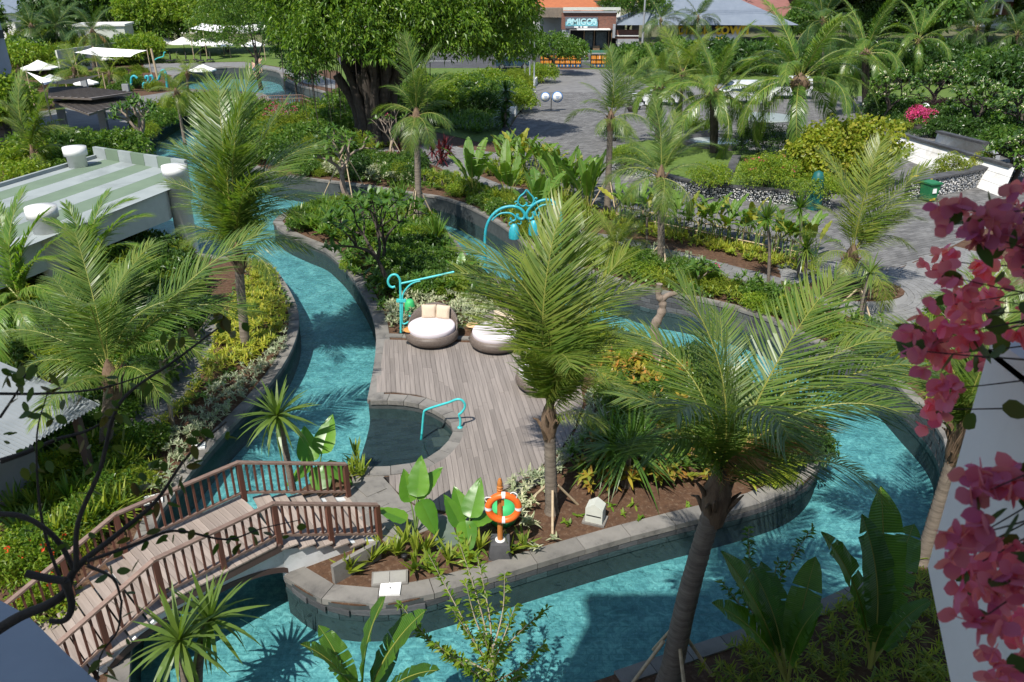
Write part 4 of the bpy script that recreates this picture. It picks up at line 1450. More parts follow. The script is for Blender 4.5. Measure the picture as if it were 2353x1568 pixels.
def cushion_mesh():
 n = 12; V = []; F_ = []
 for side in (1, -1):
  b = len(V)
  for j in range(n + 1):
   for i in range(n + 1):
    x = i / n * 2 - 1; y = j / n * 2 - 1
    pinch = 1 - 0.08 * (1 - abs(x * y)) * (abs(x) ** 4 + abs(y) ** 4) * .5
    h = 0.095 * ((1 - x ** 4) * (1 - y ** 4)) ** 0.5
    V.append((x * 0.25 * pinch, side * h + 0.004 * math.sin(9 * x + 5 * y), y * 0.25 * pinch))
  for j in range(n):
   for i in range(n):
    a = b + j * (n + 1) + i
    F_.append((a, a + 1, a + n + 2, a + n + 1) if side < 0 else (a, a + n + 1, a + n + 2, a + 1))
 return np_mesh('cushion', np.array(V), np.array(F_), M_pillow, smooth=True)
ME_cush = cushion_mesh()

def daybed(label, c, back, cush, r=0.9):
 t = thing('round_daybed', label, 'daybed', c, back, 'round wicker daybeds on the deck')
 mb = MB(); mb.lathe([(0.70 * r, 0.05), (0.86 * r, 0.06), (0.97 * r, 0.14), (1.0 * r, 0.24), (0.98 * r, 0.34), (0.92 * r, 0.41), (0.80 * r, 0.42)], n=48); mb.build('wicker_base', M_wicker, t)
 mb = MB(); mb.lathe([(0.86 * r, 0.40), (0.885 * r, 0.44), (0.885 * r, 0.54), (0.865 * r, 0.585), (0.82 * r, 0.60), (0.0, 0.615)], n=48); mb.build('mattress', M_matt, t)
 n = 40; V = []; F_ = []
 for i in range(n + 1):
  a = math.pi / 2 + (i / n - .5) * math.pi * 0.95
  f = math.cos((i / n - .5) * math.pi) ** 0.75 if 0 < i < n else 0
  h = 0.40 + 0.62 * f
  for (rr, z) in ((0.955 * r, 0.36), ((0.955 + 0.10 * f) * r, h), ((0.90 + 0.10 * f) * r, h + 0.01), (0.895 * r, 0.36)):
   V.append((math.cos(a) * rr, math.sin(a) * rr, z))
 for i in range(n):
  for k in range(3):
   b = 4 * i + k
   F_.append((b, b + 4, b + 5, b + 1))
 mb = MB(); mb.sm = True; mb.add(V, F_); mb.build('backrest', M_wicker, t)
 for k in range(6):
  a = k * math.pi / 3
  mb = MB(); mb.tube([(math.cos(a) * .6 * r, math.sin(a) * .6 * r, 0.045), (math.cos(a) * .6 * r, math.sin(a) * .6 * r, 0.08)], 0.04, 8); mb.build('foot', M_wicker, t)
 for (lx, ly, rz, lean, lb) in cush:
  p = Vector(c) + Matrix.Rotation(back, 3, 'Z') @ Vector((lx, ly, 0))
  o = obj('cushion', ME_cush, None, (p.x, p.y, 0.60 + 0.245), (lean, 0, back + rz))
  tag(o, lb, 'cushion', 'beige cushions on the daybeds')
 return t

dk = 0.045
d1 = G(993, 788, 0) + Vector((0, 0.1, dk)); d2 = G(1140, 800, 0) + Vector((0, 0.1, dk)); d3 = G(1252, 893, 0) + Vector((0, 0.1, dk))
daybed('round wicker daybed nearest the turquoise lamp post, two cushions side by side', d1, -0.12,
    [(-0.22, 0.60, 0.12, -0.25, 'beige cushion on the left of the daybed nearest the lamp post'), (0.27, 0.60, -0.18, -0.25, 'beige cushion on the right of the daybed nearest the lamp post')])
daybed('round wicker daybed in the middle, right of the pale wooden side table', d2, -0.55,
    [(-0.18, 0.58, 0.35, -0.3, 'beige cushion leaning upright on the middle daybed'), (0.30, 0.42, -0.5, -0.95, 'beige cushion lying slanted on the middle daybed')])
daybed('round wicker daybed partly hidden behind the palm at the right deck edge', d3, -1.25, [])

M_table = solid('orange_table_wood', (0.62, 0.26, 0.075), (0.50, 0.19, 0.05), 1.0, 0.45, sc3=(2, 12, 1))
M_table2 = solid('pale_table_wood', (0.66, 0.43, 0.23), (0.55, 0.33, 0.17), 1.0, 0.5, sc3=(2, 12, 1))
M_dmetal = solid('dark_metal', (0.035, 0.035, 0.036), None, 3, 0.5, metal=0.5)
def side_table(label, c, mat):
 t = thing('side_table', label, 'table', c, 0.4, 'small round side tables')
 mb = MB(); mb.lathe([(0.0, 0.47), (0.22, 0.47), (0.235, 0.48), (0.235, 0.495), (0.22, 0.505), (0.0, 0.505)], n=32); mb.build('table_top', mat, t)
 mb = MB(); mb.tube([(0, 0, 0.02), (0, 0, 0.48)], 0.028, 10); mb.build('pedestal', M_dmetal, t)
 mb = MB(); mb.lathe([(0.17, 0.0), (0.17, 0.015), (0.03, 0.03)], n=24); mb.build('foot_plate', M_dmetal, t)
p = AY(946, 751, d1.y + 0.25); side_table('small round orange wooden side table left of the first daybed', G(945, 757, .52) + Vector((-0.02, -0.05, dk - .52)), M_table)
side_table('small round pale wooden side table between two daybeds', Vector((G(1087, 748, .52).x, G(1087, 748, .52).y, dk)), M_table2)

# ------------------------------------------------------------------ turquoise metalwork
M_turq = solid('turquoise_paint', (0.018, 0.330, 0.390), (0.030, 0.255, 0.310), 5.0, 0.4, 0.25, 14, spec=0.5, stain=(0.10, 0.47, 0.50), sscale=4.0)
M_turq2 = solid('pale_turquoise_paint', (0.055, 0.480, 0.480), (0.040, 0.390, 0.400), 5.0, 0.4, 0.1, 14, spec=0.5)
zA = (1520, 1080, 2.24)
bp_ = trg(zA, 188, 572, 0); Y0 = bp_.y
t = thing('lamp_post', 'turquoise lamp post with curled top and straight arm beside the first daybed', 'lamp post', bp_)
def tubes_rel(nm, zone, pts, Y, r, parent, org, mat, n=8, smooth=5):
 P = [q - org for q in tr(zone, pts, Y)]
 mb = MB(); mb.tube(catmull(P, smooth) if smooth else P, r, n); return mb.build(nm, mat, parent)
tubes_rel('pole', zA, [(188, 572), (186, 400), (184, 260), (182, 150), (178, 90), (155, 52), (125, 42), (92, 58), (72, 98), (82, 138), (108, 156), (136, 150)], Y0, 0.042, t, bp_, M_turq2)
tubes_rel('arm', zA, [(190, 122), (420, 72), (665, 18)], Y0, 0.036, t, bp_, M_turq2)
tubes_rel('brace', zA, [(202, 275), (202, 235), (225, 182), (275, 130), (325, 106), (362, 100)], Y0, 0.03, t, bp_, M_turq2)
tubes_rel('scroll', zA, [(200, 280), (200, 380), (198, 465), (215, 485), (250, 470), (278, 445), (280, 420), (258, 412)], Y0, 0.032, t, bp_, M_turq2)
q = tr(zA, [(190, 275)], Y0)[0] - bp_
mb = MB(); mb.box(q, (0.32, 0.14, 0.09)); mb.build('collar', M_turq2, t)
mb = MB(); mb.box((0, 0, 0.02), (0.16, 0.16, 0.05)); mb.build('base_plate', M_dmetal, t)

zB = (1860, 720, 2.986); YB = 31.4
og = Vector((0.4, YB, 0))
t = thing('lantern_arch', 'turquoise double arch with heart finial holding two lanterns over the river', 'lantern arch', og)
for nm, pts, r in (
 ('arch', [(238, 700), (244, 630), (262, 545), (300, 462), (368, 384), (450, 337), (540, 318), (622, 326), (682, 362), (712, 412), (706, 452), (676, 470), (640, 460), (624, 432), (630, 408)], 0.062),
 ('arch', [(1142, 625), (1152, 480), (1130, 360), (1080, 282), (1010, 243), (936, 243), (858, 272), (790, 322), (746, 380), (735, 420), (746, 456), (782, 466), (812, 446), (820, 410), (808, 384)], 0.062),
 ('scroll', [(326, 482), (376, 432), (430, 402), (500, 394), (560, 406), (602, 442), (602, 474), (572, 490), (546, 474), (550, 452)], 0.038),
 ('scroll', [(1118, 322), (1060, 300), (980, 294), (910, 310), (860, 346), (838, 385), (846, 420), (870, 430), (886, 410), (880, 384)], 0.038),
 ('finial', [(735, 118), (706, 158), (656, 202), (634, 252), (650, 296), (692, 316), (722, 300), (740, 286), (728, 268)], 0.034),
 ('finial', [(735, 118), (776, 168), (814, 212), (818, 262), (792, 302), (752, 312), (724, 294)], 0.034),
 ('curl', [(600, 305), (628, 282), (626, 262), (606, 258), (596, 272)], 0.026),
 ('curl', [(862, 268), (832, 246), (836, 222), (854, 216), (860, 232)], 0.026),
 ('curl', [(560, 548), (530, 540), (532, 512), (560, 502)], 0.024), ('curl', [(625, 520), (660, 530), (672, 508), (660, 495)], 0.024),
 ('curl', [(800, 500), (768, 502), (764, 480)], 0.024), ('curl', [(860, 440), (892, 452), (890, 478), (872, 482)], 0.024)):
 tubes_rel(nm, zB, pts, YB, r, t, og, M_turq, 9)
# legs down to the banks
a = tr(zB, [(238, 700)], YB)[0] - og; mb = MB(); mb.tube([a, Vector((a.x - 0.02, 0, ZL))], 0.062, 9); mb.build('leg', M_turq, t)
a = tr(zB, [(1142, 625)], YB)[0] - og; mb = MB(); mb.tube([a, Vector((a.x, 0, ZR))], 0.062, 9); mb.build('leg', M_turq, t)
for x, y, which in ((588, 700, 'lower lantern, on the left'), (823, 655, 'higher lantern, on the right')):
 c = tr(zB, [(x, y)], YB)[0]
 lt = thing('hanging_lantern', 'turquoise beehive %s under the double arch' % which, 'lantern', c, 0, 'lanterns under the double arch')
 prof = []
 for i in range(15):
  u = i / 14; prof.append(((0.245 * (1 - 0.12 * (1 - u) ** 2) * math.cos(max(0, u - 0.15) / 0.85 * 1.45) ** 0.55) + (0.008 if i % 2 else -.004), u * 0.62))
 mb = MB(); mb.lathe(prof, n=26); mb.build('shade', M_turq, lt)
 mb = MB(); mb.tube([(0, 0, 0.58), (0, 0, 0.86)], 0.014, 6); mb.build('hanger', M_dmetal, lt)

# handrail into the step pool
zC = (1000, 1330, 2.139)
ya = trg(zC, 1465, 915, -0.45).y; yb = trg(zC, 1797, 815, 0.04).y
pts = [(1465, 915), (1474, 830), (1486, 700), (1505, 664), (1600, 630), (1700, 600), (1768, 574), (1812, 580), (1838, 615), (1834, 652), (1808, 688), (1788, 706), (1800, 750), (1797, 815)]
P = []
for (x, y) in pts:
 f = max(0, min(1, (x - 1480) / 300.0))
 P.append(tr(zC, [(x, y)], ya + (yb - ya) * f)[0])
t = thing('pool_handrail', 'turquoise curved handrail from the deck into the shallow step pool', 'handrail', Vector((P[-1].x, P[-1].y, 0.04)))
mb = MB(); mb.tube(catmull([q - Vector((P[-1].x, P[-1].y, 0.04)) for q in P], 4), 0.034, 9); mb.build('rail', M_turq2, t)
mb = MB(); mb.lathe([(0.075, 0.0), (0.075, 0.02), (0.045, 0.035)], n=14); mb.build('flange', M_turq2, t)

# ------------------------------------------------------------------ lifebuoy station
zD = (1880, 1880, 2.24)
bb = trg(zD, 272, 745, 0.0); bb.z = 0; YD = bb.y
M_owood = solid('orange_varnished_wood', (0.50, 0.19, 0.045), (0.36, 0.12, 0.03), 1.5, 0.45, sc3=(8, 8, 1))
t = thing('lifebuoy_post', 'orange wooden post with carved tip on a dark stone block', 'post', bb)
mb = MB()
V = [(-.26, -.26, -.02), (.26, -.26, -.02), (.26, .26, -.02), (-.26, .26, -.02), (-.2, -.2, .36), (.2, -.2, .36), (.2, .2, .36), (-.2, .2, .36)]
mb.add(V, [(0, 1, 5, 4), (1, 2, 6, 5), (2, 3, 7, 6), (3, 0, 4, 7), (4, 5, 6, 7)]); mb.build('stone_block', M_wallstone, t)
mb = MB(); mb.lathe([(0.11, 0.355), (0.11, 0.38), (0.06, 0.385)], n=18); mb.build('collar', M_white, t)
top = tr(zD, [(290, 78)], YD)[0].z
pr = [(0.062, 0.36), (0.06, top - 0.42)]
for k in range(4):
 z = top - 0.40 + k * 0.06; pr += [(0.066, z), (0.066, z + 0.025), (0.052, z + 0.03), (0.052, z + 0.055)]
pr += [(0.058, top - 0.14), (0.05, top - 0.06), (0.025, top)]
mb = MB(); mb.lathe(pr, n=14); mb.build('post', M_owood, t)
rc = tr(zD, [(300, 340)], YD - 0.09)[0]
mb = MB(); mb.box((0.06, -0.05, rc.z + 0.14), (0.06, 0.12, 0.16)); mb.build('hook', M_owood, t)
M_ring = solid('orange_lifebuoy', (0.75, 0.135, 0.018), (0.68, 0.115, 0.015), 2.0, 0.42, spec=0.4)
M_band = solid('white_band', (0.75, 0.75, 0.75), None, 3, 0.6)
t = thing('lifebuoy', 'orange lifebuoy ring with white bands hanging on the wooden post', 'lifebuoy', rc, 0.0)
def torus_arc(a0, a1, R_, r_, n, m):
 mb = MB(); pts = [(math.cos(a0 + (a1 - a0) * i / n) * R_, 0, math.sin(a0 + (a1 - a0) * i / n) * R_) for i in range(n + 1)]
 mb.tube(pts, r_, m, cap=False); return mb
torus_arc(0, 2 * math.pi, 0.315, 0.075, 48, 16).build('ring', M_ring, t)
for k in range(4):
 torus_arc(k * math.pi / 2 - 0.11, k * math.pi / 2 + 0.11, 0.315, 0.079, 4, 16).build('band', M_band, t)
for a0 in (0.75, 2.3):
 mb = MB(); mb.tube(catmull([(math.cos(a0) * .36, -.02, math.sin(a0) * .36), (math.cos(a0 + .15) * .46, -.04, math.sin(a0 + .15) * .46), (math.cos(a0 + .35) * .44, 0, math.sin(a0 + .35) * .44), (math.cos(a0 + .45) * .37, 0, math.sin(a0 + .45) * .37)], 4), 0.012, 6); mb.build('grab_rope', M_band, t)

M_gplast = solid('bright_green_plastic', (0.050, 0.420, 0.140), (0.040, 0.350, 0.115), 2, 0.5)
def green_jar(label, c, r, h, tilt, az):
 t = thing('green_ornament', label, 'garden ornament', c)
 mb = MB(); mb.lathe([(r * .55, 0.0), (r * .85, h * .12), (r, h * .4), (r * .97, h * .65), (r * .8, h * .88), (r * .55, h * .985), (0.0, h)], n=30)
 mb.build('body', M_gplast, t, rot=(tilt, 0, az))
 mb = MB(); mb.lathe([(r * .6, 0.0), (r * .6, h * .06), (r * .5, h * .07)], n=24); mb.build('foot', M_gplast, t)
c = trg(zD, 290, 540, 0); green_jar('bright green rounded garden ornament behind the lifebuoy post', Vector((c.x, c.y + 0.35, 0)), 0.36, 0.62, 0.15, 0.3)
c = trg(zA, 275, 430, 0); green_jar('bright green upright drum behind the turquoise lamp post', Vector((c.x, c.y, 0)), 0.2, 0.75, 0.1, 0.0)

# pale utility pedestal
c = trg(zD, 1120, 455, 0)
M_util = solid('pale_grey_box', (0.52, 0.53, 0.47), (0.44, 0.45, 0.40), 3, 0.6)
t = thing('utility_box', 'small pale grey gabled utility box standing in the bare soil bed', 'utility box', c, -0.35)
mb = MB(); V = []
for y in (-.16, .16):
 V += [(-.2, y, .04), (.2, y, .04), (.2, y, .42), (0, y, .56), (-.2, y, .42)]
mb.add(V, [(0, 1, 2, 3, 4), (9, 8, 7, 6, 5), (0, 5, 6, 1), (1, 6, 7, 2), (2, 7, 8, 3), (3, 8, 9, 4), (4, 9, 5, 0)]); mb.build('body', M_util, t)
mb = MB(); mb.box((0, -.165, .24), (.34, .012, .02)); mb.build('seam', M_dmetal, t)
mb = MB(); mb.box((0, 0, .02), (.52, .42, .06)); mb.build('plinth', M_concrete, t)

# concrete service cover and white skimmer lids
zE = (1000, 1997, 2.139)
q = [trg(zE, x, y, 0) for x, y in ((1045, 645), (1352, 622), (1352, 742), (1040, 765))]
cc = sum(q, Vector()) / 4
t = thing('service_cover', 'two-slab concrete service cover beside the river edge near the bridge', 'cover', cc)
M_slab = solid('cover_slab', (0.30, 0.29, 0.26), (0.24, 0.23, 0.21), 2, 0.85, 0.2, 30)
mb = MB(); mb.prism([p - cc for p in q], -0.02, 0.07); mb.build('frame', M_concrete, t)
for k in range(2):
 e = [(q[0] * (1 - u) + q[1] * u) * (1 - w) + (q[3] * (1 - u) + q[2] * u) * w for u, w in ((.05 + .46 * k, .1), (.49 + .46 * k, .1), (.49 + .46 * k, .9), (.05 + .46 * k, .9))]
 mb = MB(); mb.prism([p - cc for p in e], 0.0, 0.085); mb.build('slab', M_slab, t)
M_lid = solid('white_plastic_lid', (0.80, 0.80, 0.78), None, 3, 0.5)
def lid(label, zone, x, y, z, s, rz):
 c = trg(zone, x, y, z); t = thing('skimmer_hatch', label, 'hatch', c, rz, 'white skimmer hatches on the river edge')
 mb = MB(); mb.box((0, 0, 0.05), (s, s * .85, 0.05)); mb.build('lid', M_lid, t)
 mb = MB(); mb.lathe([(0.018, 0.075), (0.018, 0.082), (0.0, 0.083)], n=10); mb.build('finger_hole', M_dmetal, t)
lid('white square skimmer hatch in front of the concrete service cover', zE, 1202, 785, 0, 0.42, 0.03)
lid('white skimmer hatch on the left bank above the bridge railing', (0, 1330, 2.139), 1700, 990, 0.02, 0.34, 0.3)
lid('white skimmer hatch seen between the bridge balusters', (0, 1330, 2.139), 1315, 1445, 0.02, 0.42, 0.4)
mb = MB(); c = trg(zE, 1225, 915, ZW); mb.box((0, 0, 0), (0.42, 0.03, 0.16)); o = mb.build('skimmer_mouth', M_lid); o.location = c + Vector((0, 0.05, 0.12)); tag(o, 'white skimmer mouth set in the river wall below the hatch', 'skimmer')
mb = MB(); c = trg(zE, 1325, 540, 0); mb.lathe([(0.02, 0.0), (0.02, 0.1), (0.06, 0.12), (0.07, 0.2), (0.05, 0.21)], n=12); o = mb.build('garden_spotlight', M_dmetal); o.location = c; tag(o, 'small black garden spotlight in the soil near the service cover', 'spotlight')
q = [trg(zE, x, y, 0) for x, y in ((1540, 210), (1720, 180), (1790, 400), (1600, 440))]
mb = MB(); cc = sum(q, Vector()) / 4; mb.prism([p - cc for p in q], -0.02, 0.05); o = mb.build('green_cover', solid('green_grey_cover', (0.125, 0.155, 0.125), (0.09, 0.115, 0.095), 2, 0.8)); o.location = cc; tag(o, 'flat green-grey cover plate behind the elephant ears', 'cover')

# ================================================================== planting
random.seed(21)
def crown_at(x, y, base):
 return AY(x, y, base.y)

def cpalm(name, label, bpx, z, cpx, fr, fset, **k):
 b = G(bpx[0], bpx[1], z)
 return palm(name, label, b, crown_at(cpx[0], cpx[1], b), fr, fset, **k)

cpalm('coconut_palm', 'young coconut palm with erect yellow-green frond between deck and front bed', (1268, 1178), ZL, (1262, 962),
   [(1318, 478, .4, 'up'), (1350, 520, 1.2, 'up'), (1085, 548, .5, 'arch'), (1195, 585, 1.0, 'arch'), (1428, 575, .9, 'up'), (1492, 665, .2, 'arch'), (1405, 860, -1.2, 'low'),
    (1305, 845, -2.0, 'arch'), (1165, 800, -1.0, 'arch'), (1075, 690, .1, 'arch'), (1385, 985, -.6, 'low'), (1440, 720, 1.5, 'arch'), (1230, 650, 2.2, 'arch'), (1260, 520, 1.0, 'up'), (1060, 625, .4, 'arch'), (1095, 765, -.4, 'low'), (1480, 790, .3, 'arch'), (1450, 900, -.5, 'low')],
   COCOY, auto=0, r=0.15, tipr=0.12, seed=5)
cpalm('coconut_palm', 'leaning coconut palm at the near bank with brown dead fronds', (1535, 1575), ZR, (1648, 1135),
   [(1590, 640, .6, 'up'), (1935, 645, 1.6, 'up'), (2125, 850, .5, 'arch'), (2065, 945, -.5, 'arch'), (1415, 900, -.3, 'arch'), (1500, 1060, -1.0, 'low'), (1905, 1000, -.2, 'dead'), (1770, 1070, -.7, 'dead'), (1840, 1040, -.5, 'dead'),
    (1440, 770, 1.0, 'arch'), (1800, 880, 1.6, 'arch'), (1690, 1000, -1.8, 'low'), (1900, 1040, .3, 'low'), (1660, 720, 1.5, 'up'), (1560, 960, -1.4, 'arch'), (1990, 760, 1.0, 'arch')],
   COCO, auto=1, scale=.6, r=0.19, tipr=0.14, bend=-0.05, seed=6)
cpalm('coconut_palm', 'tall coconut palm on the left bank above the yellow bed', (565, 812), ZL, (547, 590),
   [(592, 165, 1.0, 'up'), (520, 190, 1.6, 'up'), (412, 330, .5, 'arch'), (742, 345, .5, 'arch'), (468, 240, 1.0, 'up'), (655, 235, 1.0, 'up'), (412, 480, -.6, 'low'), (705, 490, -.5, 'low'), (640, 640, -1.0, 'low'),
    (430, 560, -1.4, 'low'), (575, 440, -2.0, 'arch'), (495, 340, -1.0, 'arch'), (640, 400, -1.4, 'arch'), (560, 230, 0.0, 'up'), (720, 420, 1.5, 'arch'), (378, 420, .3, 'arch'), (738, 445, 0, 'arch'), (395, 545, -.4, 'low'), (700, 585, -.4, 'low'), (450, 400, 1.2, 'arch')],
   COCO, auto=0, r=0.16, tipr=0.13, seed=7)
cpalm('coconut_palm', 'broad coconut palm beside the metal shed roof at left', (238, 1062), ZL, (256, 868),
   [(605, 545, 1.5, 'up', .25), (335, 560, 2.0, 'arch'), (190, 530, 2.0, 'up'), (110, 640, 1.5, 'up'), (15, 760, .5, 'arch'), (40, 870, -.5, 'low'), (440, 690, .5, 'arch'), (490, 800, -.5, 'arch'), (385, 905, -1.2, 'low'),
    (130, 930, -1.4, 'low'), (255, 690, -1.0, 'arch'), (570, 720, .6, 'arch'), (60, 690, 1.0, 'arch'), (300, 620, 0.6, 'up')],
   COCO, auto=4, scale=.7, r=0.17, tipr=0.14, seed=8)
cpalm('coconut_palm', 'slim tall coconut palm in front of the banyan crown', (963, 530), ZL, (957, 268),
   [(940, 80, .5, 'up'), (1002, 108, .5, 'up'), (898, 140, 0, 'up'), (1042, 170, .3, 'arch'), (878, 262, 0, 'low'), (905, 315, -1, 'low'), (1030, 295, -1, 'low'), (985, 335, -1.4, 'low'), (940, 335, -1.4, 'low'), (962, 160, -1, 'up'), (882, 200, .6, 'arch'), (1040, 240, .6, 'arch')],
   COCO, auto=3, scale=.6, r=0.17, tipr=0.13, seed=9)
cpalm('coconut_palm', 'tall coconut palm at the near corner of the driveway', (1395, 490), ZR, (1403, 275),
   [(1395, 110, .5, 'up'), (1500, 140, .5, 'up'), (1350, 150, 0, 'arch'), (1342, 235, -.5, 'low'), (1535, 222, -.3, 'arch'), (1500, 295, -1, 'low'), (1370, 305, -1, 'low'), (1442, 120, 1, 'up'), (1430, 310, -1.5, 'low'), (1545, 170, 1, 'arch'), (1340, 190, .6, 'arch')],
   COCO, auto=3, scale=.6, r=0.17, tipr=0.13, seed=10)
cpalm('coconut_palm', 'coconut palm beside the path below the pebble-faced planter', (1520, 613), ZR, (1518, 408),
   [(1490, 225, .5, 'up'), (1600, 295, 0, 'up'), (1398, 430, -.5, 'low'), (1642, 405, 0, 'arch'), (1392, 385, .5, 'arch'), (1450, 470, -1, 'low'), (1590, 490, -1, 'low'), (1520, 505, -1.6, 'low'), (1560, 260, 1, 'up'), (1420, 312, .5, 'arch'), (1645, 335, .5, 'arch')],
   COCO, auto=3, scale=.6, r=0.16, tipr=0.12, seed=11)
cpalm('coconut_palm', 'short leaning coconut palm in the round plaza bed', (1915, 690), ZR, (1957, 590),
   [(1885, 355, .5, 'up'), (2010, 325, .5, 'up'), (2072, 345, .3, 'up'), (2138, 385, 0, 'up'), (1868, 605, -.5, 'low'), (1890, 480, -.5, 'arch'), (2100, 500, .8, 'arch'), (2080, 565, .5, 'low'), (1930, 650, -1, 'low'), (2122, 455, 1, 'arch'), (2000, 600, -1.2, 'low')],
   COCOY, auto=3, scale=.6, r=0.22, tipr=0.16, seed=12)
cpalm('coconut_palm', 'coconut palm leaning beside the white balcony fin at right', (2118, 1292), ZR, (2203, 1012),
   [(2035, 765, .5, 'arch'), (2232, 772, .5, 'up'), (2300, 700, .3, 'up'), (2010, 860, -.3, 'arch'), (2335, 830, .2, 'arch'), (2120, 742, 1, 'up'), (2250, 930, -1, 'low'), (1962, 745, .5, 'arch'), (2180, 870, -.8, 'arch'), (2300, 620, 1.5, 'up')],
   COCO, auto=3, scale=.6, r=0.15, tipr=0.12, seed=13)
cpalm('coconut_palm', 'low coconut palm half hidden behind the pink bougainvillea', (2275, 815), ZR, (2280, 770),
   [(2200, 620, 0, 'up'), (2340, 600, .5, 'up'), (2150, 690, 0, 'arch'), (2240, 590, 1.0, 'up'), (2190, 760, -.6, 'low'), (2330, 720, -.5, 'low')], COCO, auto=4, scale=.6, r=.14, tipr=.12, seed=14)
cpalm('coconut_palm', 'bushy coconut palm beside the grey tower at far left', (67, 412), ZL, (75, 352),
   [(60, 165, .5, 'up'), (120, 190, .5, 'up'), (140, 250, 0, 'arch'), (0, 230, 0, 'arch'), (160, 300, -.5, 'low'), (10, 330, -.5, 'low'), (100, 385, -1, 'low'), (170, 350, .5, 'low'), (20, 270, .6, 'arch'), (95, 240, -1, 'up')], COCO, auto=2, scale=.8, seed=15)
for (bx, by, cx_, cy_, nm, sd) in ((75, 150, 72, 62, 'leftmost of three tall palms behind the shade sails', 1), (133, 145, 132, 62, 'middle of three tall palms behind the shade sails', 2), (217, 170, 213, 75, 'palm with brown hanging fronds, rightmost of three behind the shade sails', 3)):
 cpalm('tall_palm', nm, (bx, by), ZR, (cx_, cy_), [], DARK, auto=15, scale=.95, r=.26, tipr=.2, seed=sd, elr=(-.5, 1.3), group='tall palms behind the shade sails', dead=2 if sd == 3 else 0)
cpalm('feather_palm', 'dark-trunked feather palm beside the fountain wall', (1640, 375), ZR, (1642, 218), [], DATE, auto=24, scale=1.1, r=.24, tipr=.28, seed=31, elr=(-.35, 1.35), trunkmat=M_dbark)
cpalm('feather_palm', 'largest feather palm with long arching fronds over the drive', (1815, 395), ZR, (1838, 188),
   [(1765, 330, -.5, 'arch'), (2010, 240, -1, 'arch'), (1985, 120, 0, 'arch'), (1690, 190, 0, 'arch'), (1740, 90, 0, 'arch'), (1930, 80, .5, 'arch'), (2040, 165, .5, 'arch'), (1700, 240, -1, 'arch')], DATE, auto=18, scale=1.35, r=.34, tipr=.34, seed=32, elr=(-.3, 1.35), trunkmat=M_dbark)
cpalm('feather_palm', 'smaller feather palm left of the fountain with hanging fronds', (1512, 345), ZR, (1515, 205), [], DATE, auto=20, scale=.9, r=.2, tipr=.24, seed=33, elr=(-.35, 1.35), trunkmat=M_dbark)
cpalm('feather_palm', 'yellowish palm behind the tall driveway palm', (1560, 330), ZR, (1568, 175), [], COCOY, auto=14, scale=.85, seed=34, elr=(-.2, 1.3))
cpalm('feather_palm', 'feather palm behind the white-flowered frangipani', (1990, 260), ZR, (1988, 125), [], DATE, auto=22, scale=1.35, r=.3, tipr=.3, seed=35, elr=(-.4, 1.35), trunkmat=M_dbark)
cpalm('feather_palm', 'palm with wide dark crown at top right, left one of the pair', (2245, 165), ZR, (2245, 68), [], DARK, auto=20, scale=1.0, seed=36, elr=(-.6, 1.3))
cpalm('feather_palm', 'palm at the top right corner of the garden, right one of the pair', (2335, 175), ZR, (2338, 82), [], DARK, auto=20, scale=1.0, seed=37, elr=(-.6, 1.3))
cpalm('feather_palm', 'tall feather palm behind the largest one near the black shop sign', (1892, 200), ZR, (1890, 50), [], DARK, auto=18, scale=1.2, seed=38, elr=(-.3, 1.35))
cpalm('street_palm', 'small palm in front of the black shop sign', (1605, 128), ZR, (1604, 42), [], DARK, auto=16, scale=.9, seed=39, elr=(-.6, 1.2))
cpalm('street_palm', 'bushy palm left of the black shop roof', (1522, 130), ZR, (1518, 48), [], DARK, auto=16, scale=.95, seed=40, elr=(-.6, 1.2))
cpalm('feather_palm', 'palm behind the right end of the frangipani hedge', (2110, 190), ZR, (2110, 95), [], DATE, auto=18, scale=1.25, seed=41, elr=(-.4, 1.3))
# clumping yellow-green palms in front of the striped roof
b = G(55, 835, 0)
palm('areca_palm', 'clump of yellow-green feathery palm fronds at the left edge', b, AY(45, 690, b.y), [(60, 445, .5, 'up'), (115, 480, .5, 'up'), (0, 560, 0, 'arch'), (5, 690, -1, 'arch'), (110, 600, -.5, 'arch'), (60, 800, -1.5, 'low'), (20, 470, 1, 'up'), (130, 700, -1, 'low'), (-60, 600, 0, 'arch')], ARECA, auto=3, scale=.9, r=.07, tipr=.06, boot=False, seed=51)
b = G(215, 770, 0)
palm('areca_palm', 'clump of yellow-green feathery palm fronds in front of the striped roof', b, AY(215, 640, b.y), [(150, 470, .5, 'up'), (300, 465, .5, 'arch'), (325, 560, 0, 'arch'), (95, 510, 0, 'arch'), (240, 440, 1, 'up'), (120, 590, -.5, 'arch'), (300, 640, -1, 'low'), (200, 520, -.8, 'arch'), (340, 500, .6, 'arch')], ARECA, auto=4, scale=.9, r=.07, tipr=.06, boot=False, seed=52)
cpalm('fan_palm', 'small fan palm beside the upper river', (425, 330), ZL, (405, 215), [], COCOY, auto=12, scale=.5, r=.12, tipr=.1, seed=53, elr=(-.4, 1.2))
cpalm('small_palm', 'small palm with yellow frond near the turquoise slide', (250, 215), ZL, (252, 172), [], COCOY, auto=9, scale=.62, r=.14, tipr=.12, seed=54, elr=(-.5, 1.2))
cpalm('small_palm', 'small yellowish palm below the pale shade sail', (170, 215), ZL, (170, 160), [], COCOY, auto=10, scale=.8, r=.14, tipr=.12, seed=55, elr=(-.3, 1.2))
cpalm('small_palm', 'young palm growing beside the far pool umbrella', (432, 232), ZL, (430, 170), [], COCOY, auto=9, scale=.6, r=.12, tipr=.1, seed=56, elr=(-.1, 1.3))
cpalm('small_palm', 'thin red-stemmed palm beside the path', (1485, 590), ZR, (1487, 500), [], DARK, auto=9, scale=.34, r=.05, tipr=.05, seed=57, boot=False)
